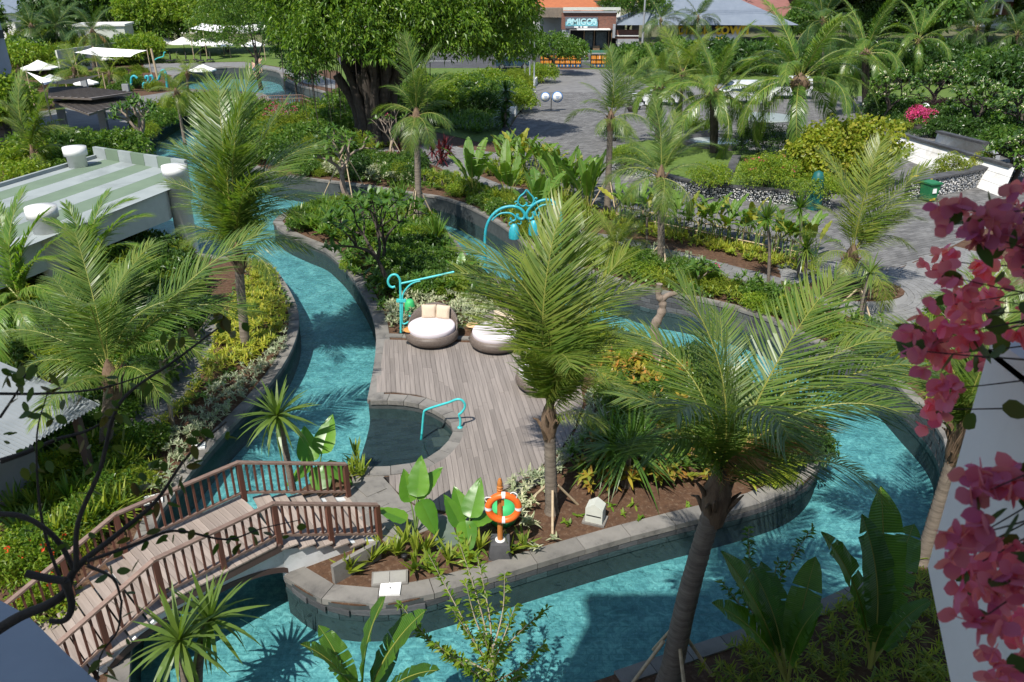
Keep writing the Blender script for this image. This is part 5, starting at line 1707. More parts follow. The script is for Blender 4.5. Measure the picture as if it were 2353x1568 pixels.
cpalm('small_palm', 'bushy fan-leaved palm clump beside the lantern arch', (1420, 600), ZR, (1415, 570), [], COCOY, auto=16, scale=.4, r=.05, tipr=.05, seed=58, boot=False, elr=(.2, 1.3))

# props
stakes('bamboo_props', 'three bamboo props bracing the palm by the lifebuoy', G(1268, 1180, 0), 0.75, 0.14, 3, 0.5, .75)
stakes('bamboo_props', 'bamboo props bracing the leaning palm at the near bank', G(1540, 1570, ZR), 1.0, 0.2, 4, 0.2, .8)
stakes('bamboo_props', 'bamboo props bracing the slim palm in the river planter', G(963, 530, 0), 2.0, 0.16, 3, 0.3, 1.0)
stakes('bamboo_props', 'bamboo props bracing the driveway corner palm', G(1395, 490, ZR), 1.6, 0.16, 3, 0.9, 1.0)
stakes('bamboo_props', 'bamboo props bracing the palm beside the path', G(1520, 613, ZR), 0.9, 0.16, 3, 0.6, .8)
stakes('bamboo_props', 'bamboo props bracing the bare frangipani trunk', G(1514, 872, 0), 1.1, 0.1, 3, 0.2, .6)
stakes('bamboo_props', 'bamboo props in front of the white-leaved bed near the banyan', G(905, 385, ZR), 1.6, 0.1, 3, 0.2, .9)
stakes('bamboo_props', 'bamboo props under the spreading frangipani in the planter', G(800, 455, 0), 2.4, 0.1, 3, 0.9, 1.5)
stakes('bamboo_props', 'bamboo props bracing the leaning plaza palm', G(1965, 720, ZR), 0.9, 0.1, 3, 0.9, .8)

# ------------------------------------------------------------------ spiky plants
b = G(440, 1630, 0)
h1 = AY(412, 1472, b.y + .1) - b; h2 = AY(480, 1425, b.y + .7) - b
spiky('screw_pine', 'large spiky plant with two leaf heads in front of the bridge', b, [h1, h2], 46, 1.0, 0.085, L_coco, trunk_r=.09, single=True)
b = G(676, 1128, 0)
spiky('screw_pine', 'tall spiky plant rising behind the bridge railing over the river', b, [AY(637, 955, b.y) - b], 60, 1.0, 0.075, L_coco, trunk_r=.08, single=True)
b = G(1440, 1120, 0)
spiky('screw_pine', 'dense green spiky clump in the middle of the croton bed', b, [(0, 0, 1.1), (-.35, .5, .9), (.4, .6, 1.0)], 70, 1.5, 0.07, L_green, trunk_r=.07)
b = G(1430, 880, 0)
for (x, y, hx, hy, L_, lb) in ((1770, 655, 1762, 502, .95, 'round-headed dracaena, left of three by the drive'), (1838, 640, 1838, 478, .9, 'round-headed dracaena, highest of three by the drive'), (1850, 665, 1852, 572, 1.0, 'round-headed dracaena, lowest of three by the drive')):
 b = G(x, y, ZR); spiky('dracaena', lb, b, [AY(hx, hy, b.y) - b], 110, L_, 0.055, L_date, group='dracaenas by the drive')
b = G(1972, 745, ZR); spiky('dracaena', 'thin-stemmed dracaena with pale bark in front of the plaza', b, [AY(2000, 628, b.y) - b], 26, 1.0, 0.07, L_coco, trunk_r=.09)
b = G(2165, 775, ZR); spiky('dracaena', 'spiky dracaena behind the bougainvillea beside the plaza', b, [(0, 0, .7), (.4, .3, .5)], 50, .9, 0.06, L_green)
for x, y, lb in ((925, 482, 'tall grassy dracaena in the raised planter'), (1005, 572, 'tall grassy dracaena on the island edge by the back channel')):
 b = G(x, y, 0); spiky('dracaena', lb, b, [(0, 0, .5)], 60, 1.5, .06, L_helic, elr=(.5, 1.5), droop=(.05, .3))
b = G(1255, 725, 0); spiky('dracaena', 'dark green spiky clump behind the middle daybed', b, [(0, 0, .9), (-.5, .2, .7), (.5, .1, .8), (0, -.5, .5)], 90, 1.1, .05, L_dark)
for i, (x, y) in enumerate(sorted(((120, 1120), (180, 1088), (232, 1060), (95, 1195), (168, 1178), (238, 1140), (285, 1105), (62, 1255), (205, 1235), (135, 1270), (255, 1200), (40, 1200)))):
 b = G(x, y, 0); spiky('spider_lily', 'arching green lily clump left of the bridge railing, %s from the left' % ORD[i], b, [(0, 0, .25), (.15, .2, .15)], 46, 1.0, .07, L_lime if x % 2 else L_helic, group='lily clumps left of the bridge', elr=(.1, 1.4))
zE = (1000, 1997, 2.139)
for i, (x, y) in enumerate(sorted(((850, 660), (1040, 560), (1150, 490), (1255, 510), (1420, 500), (1410, 640), (1545, 640), (1500, 470), (1835, 545), (1870, 580), (2235, 470), (1960, 460), (2350, 440), (1330, 400), (1700, 560)))):
 b = trg(zE, x, y, 0); spiky('young_lily', 'young green lily in the front soil bed, %s from the bridge' % ORD[i], b, [(0, 0, .1)], 15, .62, .085, L_lime, group='young lilies in the front bed', elr=(.5, 1.45), droop=(.05, .35))
for i, (x, y) in enumerate(((880, 1240), (905, 1085), (920, 1180), (960, 1250))):
 b = trg((1000, 1330, 2.139), x, y, 0); spiky('young_lily', 'young green lily behind the bridge railing, %s from the left' % ORD[i], b, [(0, 0, .1)], 15, .6, .07, L_lime, group='young lilies behind the bridge railing', elr=(.5, 1.45), droop=(.05, .35))
zF = (1000, 650, 2.139)
for i, (x, y) in enumerate(sorted(((1350, 150), (1495, 190), (1575, 200), (1650, 220), (1740, 240), (1965, 330), (2025, 350), (2100, 380), (1420, 170), (1830, 290)))):
 b = trg(zF, x, y, ZR); spiky('yucca', 'small yellow-green yucca along the back channel, %s from the left' % ORD[i], b, [(0, 0, .55)], 40, .6, .06, L_lime, group='yuccas along the back channel', trunk_r=.07, elr=(-.1, 1.4))
zH = (2996, 1330, 2.139)
b = trg((2000, 1330, 2.139), 570, 1110, 0)
# maroon cordylines
for (x, y, lb) in ((1012, 378, 'maroon cordyline bush beside the path, right one'), (940, 372, 'maroon cordyline bush beside the slim palm, left one')):
 b = G(x, y, ZR); spiky('cordyline', lb, b, [(0, 0, .9), (.5, .2, .7), (-.5, .1, .8), (.1, -.5, .5), (.3, .5, 1.1)], 40, .85, .1, L_red, group='maroon cordylines')
b = G(1160, 300, ZR); spiky('cordyline', 'tall dark green cordyline column beside the drive kerb', b, [(0, 0, .6), (0, 0, 1.4), (.2, .1, 2.2), (-.2, .2, 1.0), (.1, 0, 2.9)], 46, 1.0, .16, L_dgreen)

# ------------------------------------------------------------------ elephant ears
def heart_mesh():
 n = 14; V = [(0, 0, 0)]; R_ = []
 L_, W_ = 0.62, 0.46
 out = []
 for i in range(n + 1):
  a = math.pi * i / n
  # heart outline from the notch round to the tip
  x = -0.16 + (0.80 * (i / n) ** 1.15);
  w = W_ * .5 * math.sin(math.pi * min(1, (i / n) ** 0.62)) ** .8
  out.append((x * L_ / .62, w))
 F_ = []; V = []
 mid = [(0.0 if i < 4 else out[i][0], 0, 0.0) for i in range(n + 1)]
 for sg in (1, -1):
  b = len(V)
  for i, (x, w) in enumerate(out):
   m = (max(x, 0.0), 0.0, -0.10 * max(x, 0) ** 2)
   wob = 0.012 * math.sin(i * 2.1)
   V += [m, (x * .85 + .02, sg * w * .55, 0.05 * w * 2 - 0.10 * max(x, 0) ** 2), (x, sg * w, 0.02 + wob - 0.14 * max(x, 0) ** 2)]
  for i in range(n):
   k = b + 3 * i
   F_ += [(k, k + 3, k + 4, k + 1), (k + 1, k + 4, k + 5, k + 2)] if sg < 0 else [(k, k + 1, k + 4, k + 3), (k + 1, k + 2, k + 5, k + 4)]
 return np_mesh('elephant_ear_leaf', np.array(V), np.array(F_), L_elephant, smooth=True)
ME_heart = heart_mesh()
def elephant(label, base, leaves, group='elephant ears by the bridge'):
 t = thing('elephant_ear', label, 'plant', base, 0, group)
 for (dx, dy, h, az, tilt, s) in leaves:
  mb = MB(); mb.tube(catmull([(0, 0, 0), (dx * .4, dy * .4, h * .6), (dx, dy, h)], 4), [.022 * (1 - .5 * i / 8) for i in range(9)], 6); mb.build('stalk', M_stem, t)
  o = obj('leaf', ME_heart, t); o.matrix_local = Matrix.Translation((dx, dy, h)) @ Matrix.Rotation(az, 4, 'Z') @ Matrix.Rotation(tilt, 4, 'Y') @ Matrix.Scale(s, 4)
elephant('tall elephant ear plant with upright leaves in the front bed', trg(zE, 1420, 290, 0), [(-.12, .1, .95, 2.0, -1.15, .95), (.08, .15, 1.1, 1.4, -1.05, 1.15), (.22, -.05, .75, -.9, .75, 1.1), (-.3, -.1, .5, 2.9, -.3, 1.0), (.1, .3, .9, .7, -.6, 1.2)])
elephant('short curled elephant ear left of the lifebuoy post', trg(zE, 1860, 350, 0), [(-.2, 0, .55, 2.4, -.9, 1.0), (.12, .1, .75, 1.2, -.9, 1.15), (.0, -.2, .5, -1.4, .4, 1.0), (.25, 0, .5, .2, -.3, .9), (-.1, .2, .6, 2.0, -.7, 1.0)])
elephant('elephant ear growing behind the bridge railing', trg((1000, 1330, 2.139), 600, 1270, 0), [(-.2, 0, .75, 1.9, -.8, 1.2), (.15, .1, .95, 1.3, -.8, 1.3), (.3, 0, .4, -.4, .5, 1.1), (-.3, -.1, .4, -2.6, .5, 1.0), (.05, -.1, .3, -1.3, .6, 1.2)])
elephant('elephant ear on the island edge by the back channel', trg(zF, 1810, 980, 0), [(0, 0, .6, 1.5, -.9, .85), (.25, 0, .45, .4, -.5, .75), (-.3, 0, .45, 2.6, -.5, .75)])

# ------------------------------------------------------------------ banana-like plants
b = G(838, 1690, ZR)
t = paddles('banana_plant', 'lit banana plant with broad ribbed leaves at the bottom edge', b, 'plant', PD_B, 0, tips=[(884, 1362, .2, PD_B[0]), (690, 1468, -.1, PD_B[1]), (728, 1440, .5, PD_B[1]), (982, 1405, .3, PD_B[1]), (1015, 1530, -.2, PD_B[1]), (760, 1545, -.6, PD_B[1]), (920, 1480, .9, PD_B[0])], stem=0.5)
b = G(1800, 1620, ZR)
t = paddles('banana_plant', 'shaded broad-leaved banana plant, left clump at lower right', b, 'plant', PD_B, 0, tips=[(1655, 1268, .6, PD_B[0]), (1718, 1275, 1.0, PD_B[1]), (1862, 1275, .8, PD_B[0]), (1640, 1400, -.2, PD_B[1]), (1900, 1400, 0, PD_B[2]), (1760, 1290, 1.4, PD_B[1])], stem=0.5)
b = G(1985, 1590, ZR)
t = paddles('banana_plant', 'shaded broad-leaved banana plant with tallest leaf, right clump at lower right', b, 'plant', PD_B, 0, tips=[(2042, 1118, 1.0, PD_B[0]), (1885, 1225, .6, PD_B[1]), (1965, 1190, .6, PD_B[1]), (2130, 1372, .3, PD_B[2]), (2040, 1440, -.3, PD_B[2]), (2085, 1200, 1.5, PD_B[1]), (2100, 1420, .8, PD_B[2])], stem=0.6)
for (x, y, lb) in ((1087, 455, 'fan-stemmed traveller palm at the path fork, left one'), (1168, 465, 'fan-stemmed traveller palm near the lantern arch'), (1232, 540, 'pale-stemmed traveller palm right of the hanging lanterns'), (1290, 470, 'broad ribbed traveller palm in front of the drive'), (1350, 490, 'broad ribbed traveller palm beside the driveway corner palm')):
 b = G(x, y, ZR); paddles('traveller_palm', lb, b, 'plant', PD_T, 8, 1.25, elr=(1.15, 1.5), group='traveller palms along the path', spread=.12)
for i, (x, y) in enumerate(sorted(((1170, 372), (1188, 380), (1206, 392), (1228, 400), (1252, 412), (1278, 424), (1305, 436), (1332, 446), (1360, 458), (1160, 400), (1195, 410), (1240, 425), (1315, 460)))):
 b = G(x, y, ZR); paddles('heliconia', 'tall ragged heliconia at the head of the drive, %s from the left' % ORD[i], b, 'plant', PD_H + PD_Y[:1], 11, 1.25, elr=(.85, 1.45), group='heliconia hedge at the head of the drive', spread=.35, stem=.7)
for i in range(19):
 f = i / 18.0; x = 1425 + f * 430; y = 512 + f * 90 + random.uniform(-4, 4)
 b = G(x, y, ZR); paddles('heliconia', 'bright broad-leaved heliconia behind the bamboo rail, %s from the left' % ORD[i], b, 'plant', PD_H + PD_Y[:1], 9, 1.05, elr=(.7, 1.4), group='heliconia row behind the bamboo rail', spread=.3, stem=.9)
# bamboo rail
a = G(1415, 505, ZR); b2 = G(1850, 598, ZR)
t = thing('bamboo_fence', 'low bamboo rail fence in front of the heliconia row', 'fence', a)
for k in range(2):
 mb = MB(); mb.tube([Vector((0, -.25, .75 - .4 * k)), b2 - a + Vector((0, -.25, .75 - .4 * k))], .03, 7); mb.build('rail', M_bamboo, t)
for k in range(14):
 p = (b2 - a) * (k / 13.0); mb = MB(); mb.tube([p + Vector((0, -.22, -.05)), p + Vector((0, -.22, .85))], .032, 7); mb.build('post', M_bamboo, t)

# ------------------------------------------------------------------ frangipani
frangipani('frangipani', 'gnarled frangipani with leaf rosettes at the left end of the planter', G(800, 455, 0), 4.4, .75, 3, .20, (-.15, 0), 13, .50, .15, seed=4, first=.33)
frangipani('frangipani', 'bushy frangipani leaning over the left river edge of the island', G(912, 672, 0), 4.6, .7, 3, .12, (-.42, -.1), 13, .46, .14, seed=9, first=.36, bark=M_dbark, mat=L_plum)
frangipani('frangipani', 'second frangipani in the island thicket behind the lamp post', G(880, 625, 0), 3.6, .8, 3, .10, (.1, .1), 12, .42, .13, seed=29, first=.36, bark=M_dbark)
frangipani('frangipani', 'thick-trunked frangipani beside the upper river at left', G(338, 352, 0), 4.6, .8, 3, .26, (-.1, 0), 14, .55, .16, seed=12, first=.32)
frangipani('frangipani', 'nearly bare frangipani with few leaves near the banyan', G(905, 382, ZR), 3.4, .55, 3, .10, (-.05, 0), 4, .36, .11, seed=15, first=.4, flowers=M_flower_p, ff=.12)
frangipani('desert_rose', 'bare-branched shrub with deep pink flowers beside the upper river', G(650, 318, ZR), 2.6, .8, 3, .10, (0, 0), 1, .2, .07, seed=17, flowers=M_flower_p, ff=.75, cat='shrub')
frangipani('frangipani', 'young frangipani on the right bank beside the path', G(1600, 672, ZR), 1.6, .7, 2, .06, (.1, 0), 11, .40, .13, seed=19, flowers=M_flower_p, ff=.15)
for (x, y, h, lv, lb, sd, fl) in ((2035, 290, 5.0, 4, 'white-flowered frangipani left of the globe lamp', 21, .4), (2235, 320, 5.2, 4, 'broad white-flowered frangipani right of the globe lamp', 22, .5), (2335, 345, 5.0, 4, 'white-flowered frangipani at the right edge near the ramp wall', 23, .5), (2140, 262, 5.0, 4, 'white-flowered frangipani behind the globe lamp', 24, .45), (2330, 430, 3.6, 4, 'dark-leaved white-flowered frangipani above the bougainvillea', 25, .25)):
 frangipani('frangipani', lb, G(x, y, ZR), h, .95, lv, .20, (0, 0), 12, .50, .14, seed=sd, flowers=M_flower_w, ff=fl, first=.28, bark=M_dbark, group='white-flowered frangipanis', mat=L_plum)
# bare forked trunk on the island
b = G(1514, 872, 0); Yb = b.y
t = thing('bare_frangipani', 'pale crooked bare trunk with one small leaf tuft', 'tree', b)
zG = (2000, 650, 2.139)
P = [q - b for q in tr(zG, [(1360, 1700), (1345, 1560), (1320, 1420), (1380, 1290), (1390, 1200), (1355, 1130), (1365, 1040)], Yb)]
mb = MB(); P[0] = Vector((0, 0, -.1)); mb.tube(catmull(P, 5), [.17 - .0028 * i + .018 * math.sin(i * 1.7) for i in range(31)], 9)
Q = [q - b for q in tr(zG, [(1385, 1180), (1430, 1140), (1500, 1120), (1560, 1095), (1600, 1080)], Yb)]
mb.tube(catmull(Q, 4), [.10 - .003 * i for i in range(17)], 8); mb.build('trunk', M_plbark, t)
v, f = rosettes([tuple(Q[-1]), tuple(Q[-1] + Vector((.25, .1, -.05)))], 11, (.3, .5), (.11, .15), (-.2, 1.0), (.1, .4)); obj('crown', np_mesh('crown', v, f, L_plum), t)

# ------------------------------------------------------------------ leafy sapling at the bottom
def sapling(label, base, tips, r=.03, L_=(.10, .17), W_=(.04, .065), mat=None, step=.055, name='sapling'):
 t = thing(name, label, 'plant', base)
 mb = MB(); B = []; D = []
 hub = Vector((0, 0, .2))
 for (tip, start) in tips:
  s = hub * 1.0 + Vector((0, 0, start)); e = tip - base
  mid = s.lerp(e, .5) + Vector((0, 0, -.12 * (e - s).length * .5)) + Vector((random.uniform(-.1, .1), random.uniform(-.1, .1), 0))
  ln = resample(catmull([s, mid, e], 8), step)
  mb.tube(ln, [max(.004, r * .55 * (1 - .85 * i / len(ln))) for i in range(len(ln))], 5)
  for i, p in enumerate(ln[2:]):
   for k in range(3):
    B.append(p[:]); a = random.uniform(0, 6.28); d = (e - s).normalized()
    D.append((math.cos(a) + d.x * .9, math.sin(a) + d.y * .9, random.uniform(-.2, .9)))
 top = max(s for _, s in tips)
 mb.tube([(0, 0, -.05), (0, 0, .3 + top)], [r, r * .6], 7)
 mb.build('stem', M_twig, t)
 B = np.array(B); D = np.array(D)
 v, f = diamonds(B, D, rng.normal(0, 1, B.shape), rng.uniform(*L_, len(B)), rng.uniform(*W_, len(B)), .2)
 obj('foliage', np_mesh('foliage', v, f, mat or L_bright), t)
b = G(1135, 1640, ZR)
T = lambda x, y, dy: AY(x, y, b.y + dy)
sapling('bright leafy sapling in front of the river at the bottom', b, [(T(985, 1275, 1.2), .6), (T(1050, 1230, 1.2), .9), (T(1095, 1270, .8), 1.0), (T(1160, 1320, .8), 1.2), (T(920, 1390, .4), .5), (T(940, 1440, .3), .7), (T(1255, 1400, .6), .8), (T(1250, 1480, 0), .5), (T(1185, 1390, .4), .9), (T(1040, 1400, .2), .8), (T(1000, 1480, -.2), .4), (T(1110, 1450, 0), .7), (T(1200, 1550, -.3), .3), (T(1070, 1340, .6), 1.0), (T(1150, 1480, -.4), .5), (T(1060, 1520, -.4), .3)], r=.035)
b = G(1745, 1480, ZR)
T = lambda x, y, dy: AY(x, y, b.y + dy)
sapling('leafy upright branches between the shaded banana leaves', b, [(T(1720, 1215, .3), .4), (T(1865, 1215, .3), .5), (T(1700, 1330, 0), .3), (T(1790, 1290, .2), .5), (T(1660, 1340, .2), .2)], r=.03, mat=L_green)
b = G(400, 985, 0)
sapling('thin dark sapling standing in the yellow bed on the left bank', b, [(AY(420, 800, b.y), 1.6), (AY(470, 790, b.y + .3), 1.5), (AY(500, 700, b.y), 1.8), (AY(380, 790, b.y), 1.4)], r=.06, mat=L_dgreen, step=.14)

# ------------------------------------------------------------------ beds of ground cover
def B_(name, label, px, z, dens, mat, style, **k):
 return bed(name, label, px, z, dens, mat, style, **k)
B_('yellow_bed', 'bright yellow-green tufted ground cover along the left bank', [(590, 612), (640, 650), (662, 720), (650, 790), (600, 830), (560, 850), (500, 880), (440, 945), (390, 1000), (345, 1055), (328, 1042), (362, 990), (425, 930), (462, 870), (498, 800), (505, 745), (545, 700), (565, 640)], 0, 27.2, L_yellow, 'tuft', hgt=.5, nl=14, L=(.16, .28), W=(.025, .04))
B_('green_bed', 'lime green leafy ground cover mixed into the left bank bed', [(580, 608), (630, 640), (650, 700), (655, 760), (600, 820), (540, 840), (560, 700)], 0, 11.9, L_lime, 'tuft', hgt=.45, nl=12, L=(.15, .26), W=(.04, .06))
B_('silver_bed', 'cream-edged ground cover between the yellow bed and the river', [(664, 745), (657, 800), (617, 868), (572, 915), (522, 965), (477, 1015), (432, 1075), (385, 1062), (400, 1010), (445, 955), (505, 890), (570, 855), (620, 825)], 0, 34.0, L_silver, 'tuft', hgt=.38, nl=13, L=(.11, .19), W=(.028, .042))
B_('silver_bed', 'cream-edged ground cover beside the left end of the bridge', [(385, 1075), (425, 1085), (400, 1120), (360, 1150), (330, 1140), (345, 1100)], 0, 30.6, L_silver, 'tuft', hgt=.35, nl=13, L=(.11, .19), W=(.028, .042))
B_('yellow_bed', 'yellow tufts below the lily clumps left of the bridge', [(300, 1085), (350, 1060), (370, 1100), (330, 1160), (290, 1190), (270, 1150)], 0, 13.6, L_yellow, 'tuft', hgt=.35, nl=14, L=(.2, .32), W=(.02, .032))
B_('silver_bed', 'cream-edged shrubs behind the first two daybeds', [(888, 764), (890, 715), (940, 690), (1060, 700), (1130, 715), (1200, 745), (1200, 778), (1130, 772), (1090, 766), (1060, 766), (990, 772), (930, 772)], 0, 34.0, L_silver, 'tuft', hgt=.5, nl=13, L=(.14, .24), W=(.035, .05))
B_('island_thicket', 'mixed green undergrowth in the middle of the island', [(775, 605), (830, 655), (868, 715), (960, 690), (1060, 695), (1150, 710), (1180, 690), (1110, 650), (1060, 600), (1020, 558), (940, 545), (800, 565)], 0, 7.1, L_green, 'tuft', hgt=.7, nl=14, L=(.25, .5), W=(.06, .10))
B_('island_thicket', 'yellow-green tufts in the island undergrowth behind the daybeds', [(960, 690), (1060, 695), (1150, 712), (1130, 670), (1040, 640), (960, 650)], 0, 8.5, L_lime, 'tuft', hgt=.5, nl=14, L=(.2, .34), W=(.03, .05))
B_('planter_lilies', 'dense strap-leaved lilies filling the raised planter', [(655, 505), (740, 484), (900, 484), (980, 510), (1005, 545), (900, 556), (760, 553), (690, 532)], 0.25, 8.5, L_helic, 'tuft', hgt=.5, nl=14, L=(.4, .7), W=(.06, .09), elr=(.3, 1.4))
B_('yellow_bed', 'bright yellow tufts at the back of the island beside the river', [(1380, 792), (1440, 797), (1550, 827), (1620, 862), (1560, 872), (1460, 882), (1395, 850)], 0, 25.5, L_yellow, 'tuft', hgt=.5, nl=14, L=(.2, .34), W=(.025, .04))
B_('croton_bed', 'yellow and orange crotons beside the third daybed', [(1370, 860), (1460, 850), (1560, 872), (1600, 930), (1560, 1000), (1450, 960), (1385, 950)], 0, 11.9, L_croton, 'tuft', hgt=.8, nl=14, L=(.2, .34), W=(.07, .11))
B_('silver_bed', 'cream-edged strip along the right edge of the deck', [(1345, 905), (1385, 905), (1400, 965), (1335, 1045), (1285, 1100), (1180, 1142), (1240, 1102), (1300, 1050), (1338, 990)], 0, 37.4, L_silver, 'tuft', hgt=.45, nl=13, L=(.12, .22), W=(.03, .045))
B_('croton_bed', 'mixed green and yellow crotons in front of the spiky clump', [(1320, 1060), (1400, 1010), (1520, 1010), (1650, 1060), (1740, 1090), (1640, 1118), (1500, 1145), (1360, 1150), (1310, 1110)], 0, 11.0, L_croton, 'tuft', hgt=.6, nl=13, L=(.2, .34), W=(.07, .11))
B_('green_bed', 'dark green crotons between the deck edge and the spiky clump', [(1300, 1080), (1400, 960), (1560, 980), (1760, 1070), (1660, 1110), (1400, 1130)], 0, 8.5, L_green, 'tuft', hgt=.6, nl=12, L=(.2, .36), W=(.07, .1))
B_('yellow_bed', 'yellow-green leaves at the right tip of the island', [(1660, 1040), (1800, 1010), (1870, 1030), (1860, 1080), (1800, 1120), (1720, 1145)], 0, 8.5, L_lime, 'tuft', hgt=.45, nl=12, L=(.15, .28), W=(.05, .08))
B_('green_bed', 'leafy green filling behind the leaning palm on the island', [(1560, 880), (1680, 870), (1790, 925), (1860, 985), (1870, 1020), (1760, 1020), (1640, 1000), (1590, 940)], 0, 10.2, L_green, 'tuft', hgt=.5, nl=12, L=(.18, .32), W=(.06, .09))
B_('silver_bed', 'cream-edged tufts round the palm and the lifebuoy post', [(1160, 1130), (1235, 1095), (1262, 1150), (1215, 1195), (1255, 1235), (1290, 1245), (1230, 1275), (1195, 1215)], 0, 28.9, L_silver, 'tuft', hgt=.4, nl=13, L=(.14, .24), W=(.035, .05))
B_('soil_weeds', 'small bright weeds scattered on the bare front soil', [(1290, 1200), (1400, 1160), (1560, 1150), (1600, 1160), (1480, 1200), (1330, 1240)], 0, 5.1, L_bright, 'tuft', hgt=.06, nl=7, L=(.1, .24), W=(.04, .07))
B_('bank_greens', 'fresh green ground cover on the right bank below the path', [(1300, 602), (1400, 605), (1500, 612), (1600, 655), (1700, 690), (1790, 720), (1870, 775), (1790, 735), (1700, 703), (1600, 680), (1500, 660), (1400, 630)], ZR, 20.4, L_lime, 'tuft', hgt=.4, nl=12, L=(.14, .26), W=(.035, .05))
B_('silver_bed', 'cream-edged shrubs round the palm beside the path', [(1400, 580), (1470, 575), (1560, 600), (1620, 630), (1590, 650), (1480, 612), (1410, 602)], ZR, 22.1, L_silver, 'tuft', hgt=.6, nl=13, L=(.14, .24), W=(.03, .045))
B_('yellow_bed', 'yellow and green tufts along the right river bank below the plaza', [(1640, 690), (1760, 690), (1880, 720), (2000, 770), (2120, 800), (2230, 860), (2230, 1000), (2180, 985), (2110, 900), (2040, 840), (1960, 805), (1870, 770), (1780, 725)], ZR, 11.9, L_yellow, 'tuft', hgt=.5, nl=14, L=(.18, .32), W=(.03, .05))
B_('green_bed', 'leafy green shrubs along the right river bank below the plaza', [(1660, 660), (1800, 680), (1900, 715), (2010, 762), (2120, 795), (2230, 850), (2230, 980), (2120, 880), (1990, 800), (1800, 725)], ZR, 6.0, L_green, 'tuft', hgt=.8, nl=14, L=(.22, .4), W=(.05, .08))
B_('silver_bed', 'cream-leaved shrubs behind the back channel near the banyan', [(745, 385), (900, 388), (960, 402), (945, 428), (880, 424), (800, 414), (740, 408)], ZR, 20.4, L_silver, 'tuft', hgt=.6, nl=13, L=(.16, .28), W=(.04, .06))
B_('lime_bed', 'yellow-green strap plants between the back channel and the path', [(950, 415), (1040, 408), (1100, 436), (1180, 462), (1230, 495), (1262, 540), (1300, 572), (1250, 575), (1160, 508), (1060, 458)], ZR, 9.3, L_lime, 'tuft', hgt=.4, nl=13, L=(.25, .45), W=(.04, .06), elr=(.2, 1.3))
B_('orange_flowers', 'orange-red flowers among the back channel plants', [(1050, 448), (1130, 470), (1230, 520), (1240, 550), (1160, 500)], ZR, 3.4, M_flower_r, 'clump', hgt=.5, nl=8, cr=.1, L=(.06, .1), W=(.05, .08))
B_('yellow_grass', 'yellow-striped grass between the path and the bamboo rail', [(1400, 520), (1600, 568), (1790, 618), (1890, 645), (1870, 610), (1700, 565), (1560, 530), (1420, 505)], ZR, 15.3, L_yellow, 'tuft', hgt=.22, nl=11, L=(.25, .42), W=(.03, .045), elr=(.4, 1.4))
B_('lime_bed', 'lime green plants on the far side of the path below the heliconias', [(1090, 400), (1160, 372), (1260, 430), (1340, 480), (1420, 520), (1330, 530), (1262, 462), (1150, 420)], ZR, 10.2, L_lime, 'tuft', hgt=.4, nl=12, L=(.3, .5), W=(.04, .06), elr=(.3, 1.4))
B_('shade_bed', 'shaded tufted ground cover on the near bank at lower right', [(1560, 1590), (1700, 1500), (1860, 1430), (2000, 1372), (2150, 1290), (2260, 1330), (2260, 1650), (1560, 1700)], ZR, 27.2, L_lime, 'tuft', hgt=.4, nl=15, L=(.16, .27), W=(.02, .032))

X, Y = sample_poly([bed_c + Vector((math.cos(t_) * 1.75, math.sin(t_) * 1.1, 0)) for t_ in np.linspace(0, 2 * math.pi, 28)[:-1]], 40)
v, f = rosettes(np.stack([X, Y, ZR + rng.uniform(.02, .18, len(X))], 1), 9, (.08, .15), (.04, .06), (-.1, 1.1), (.1, .3))
o = obj('tree_bed', np_mesh('tree_bed', v, f, leaf('bronze_leaf', (0.10, .05, .035), (.16, .10, .06), (.07, .09, .03), .2, .6, .2))); kind(tag(o, 'brown and green ground cover in the round plaza bed', 'ground cover'), 'stuff')
sheet('tree_bed_soil', [bed_c + Vector((math.cos(t_) * 1.8, math.sin(t_) * 1.15, 0)) for t_ in np.linspace(0, 2 * math.pi, 28)[:-1]], ZR + .06, M_soil)
B_('far_lawn_grass', 'dark strap-leaved ground cover bordering the lawn by the banyan', [(985, 268), (1080, 262), (1150, 255), (1150, 300), (1100, 312), (1030, 300), (985, 290)], ZR, 8.5, L_green, 'tuft', hgt=.35, nl=12, L=(.4, .7), W=(.06, .09), elr=(.3, 1.3))
B_('hedge_greens', 'green ground cover around the foot of the banyan', [(800, 332), (880, 318), (960, 312), (1000, 332), (900, 345), (830, 352)], ZR, 15.3, L_lime, 'tuft', hgt=.35, nl=10, L=(.2, .35), W=(.06, .09))

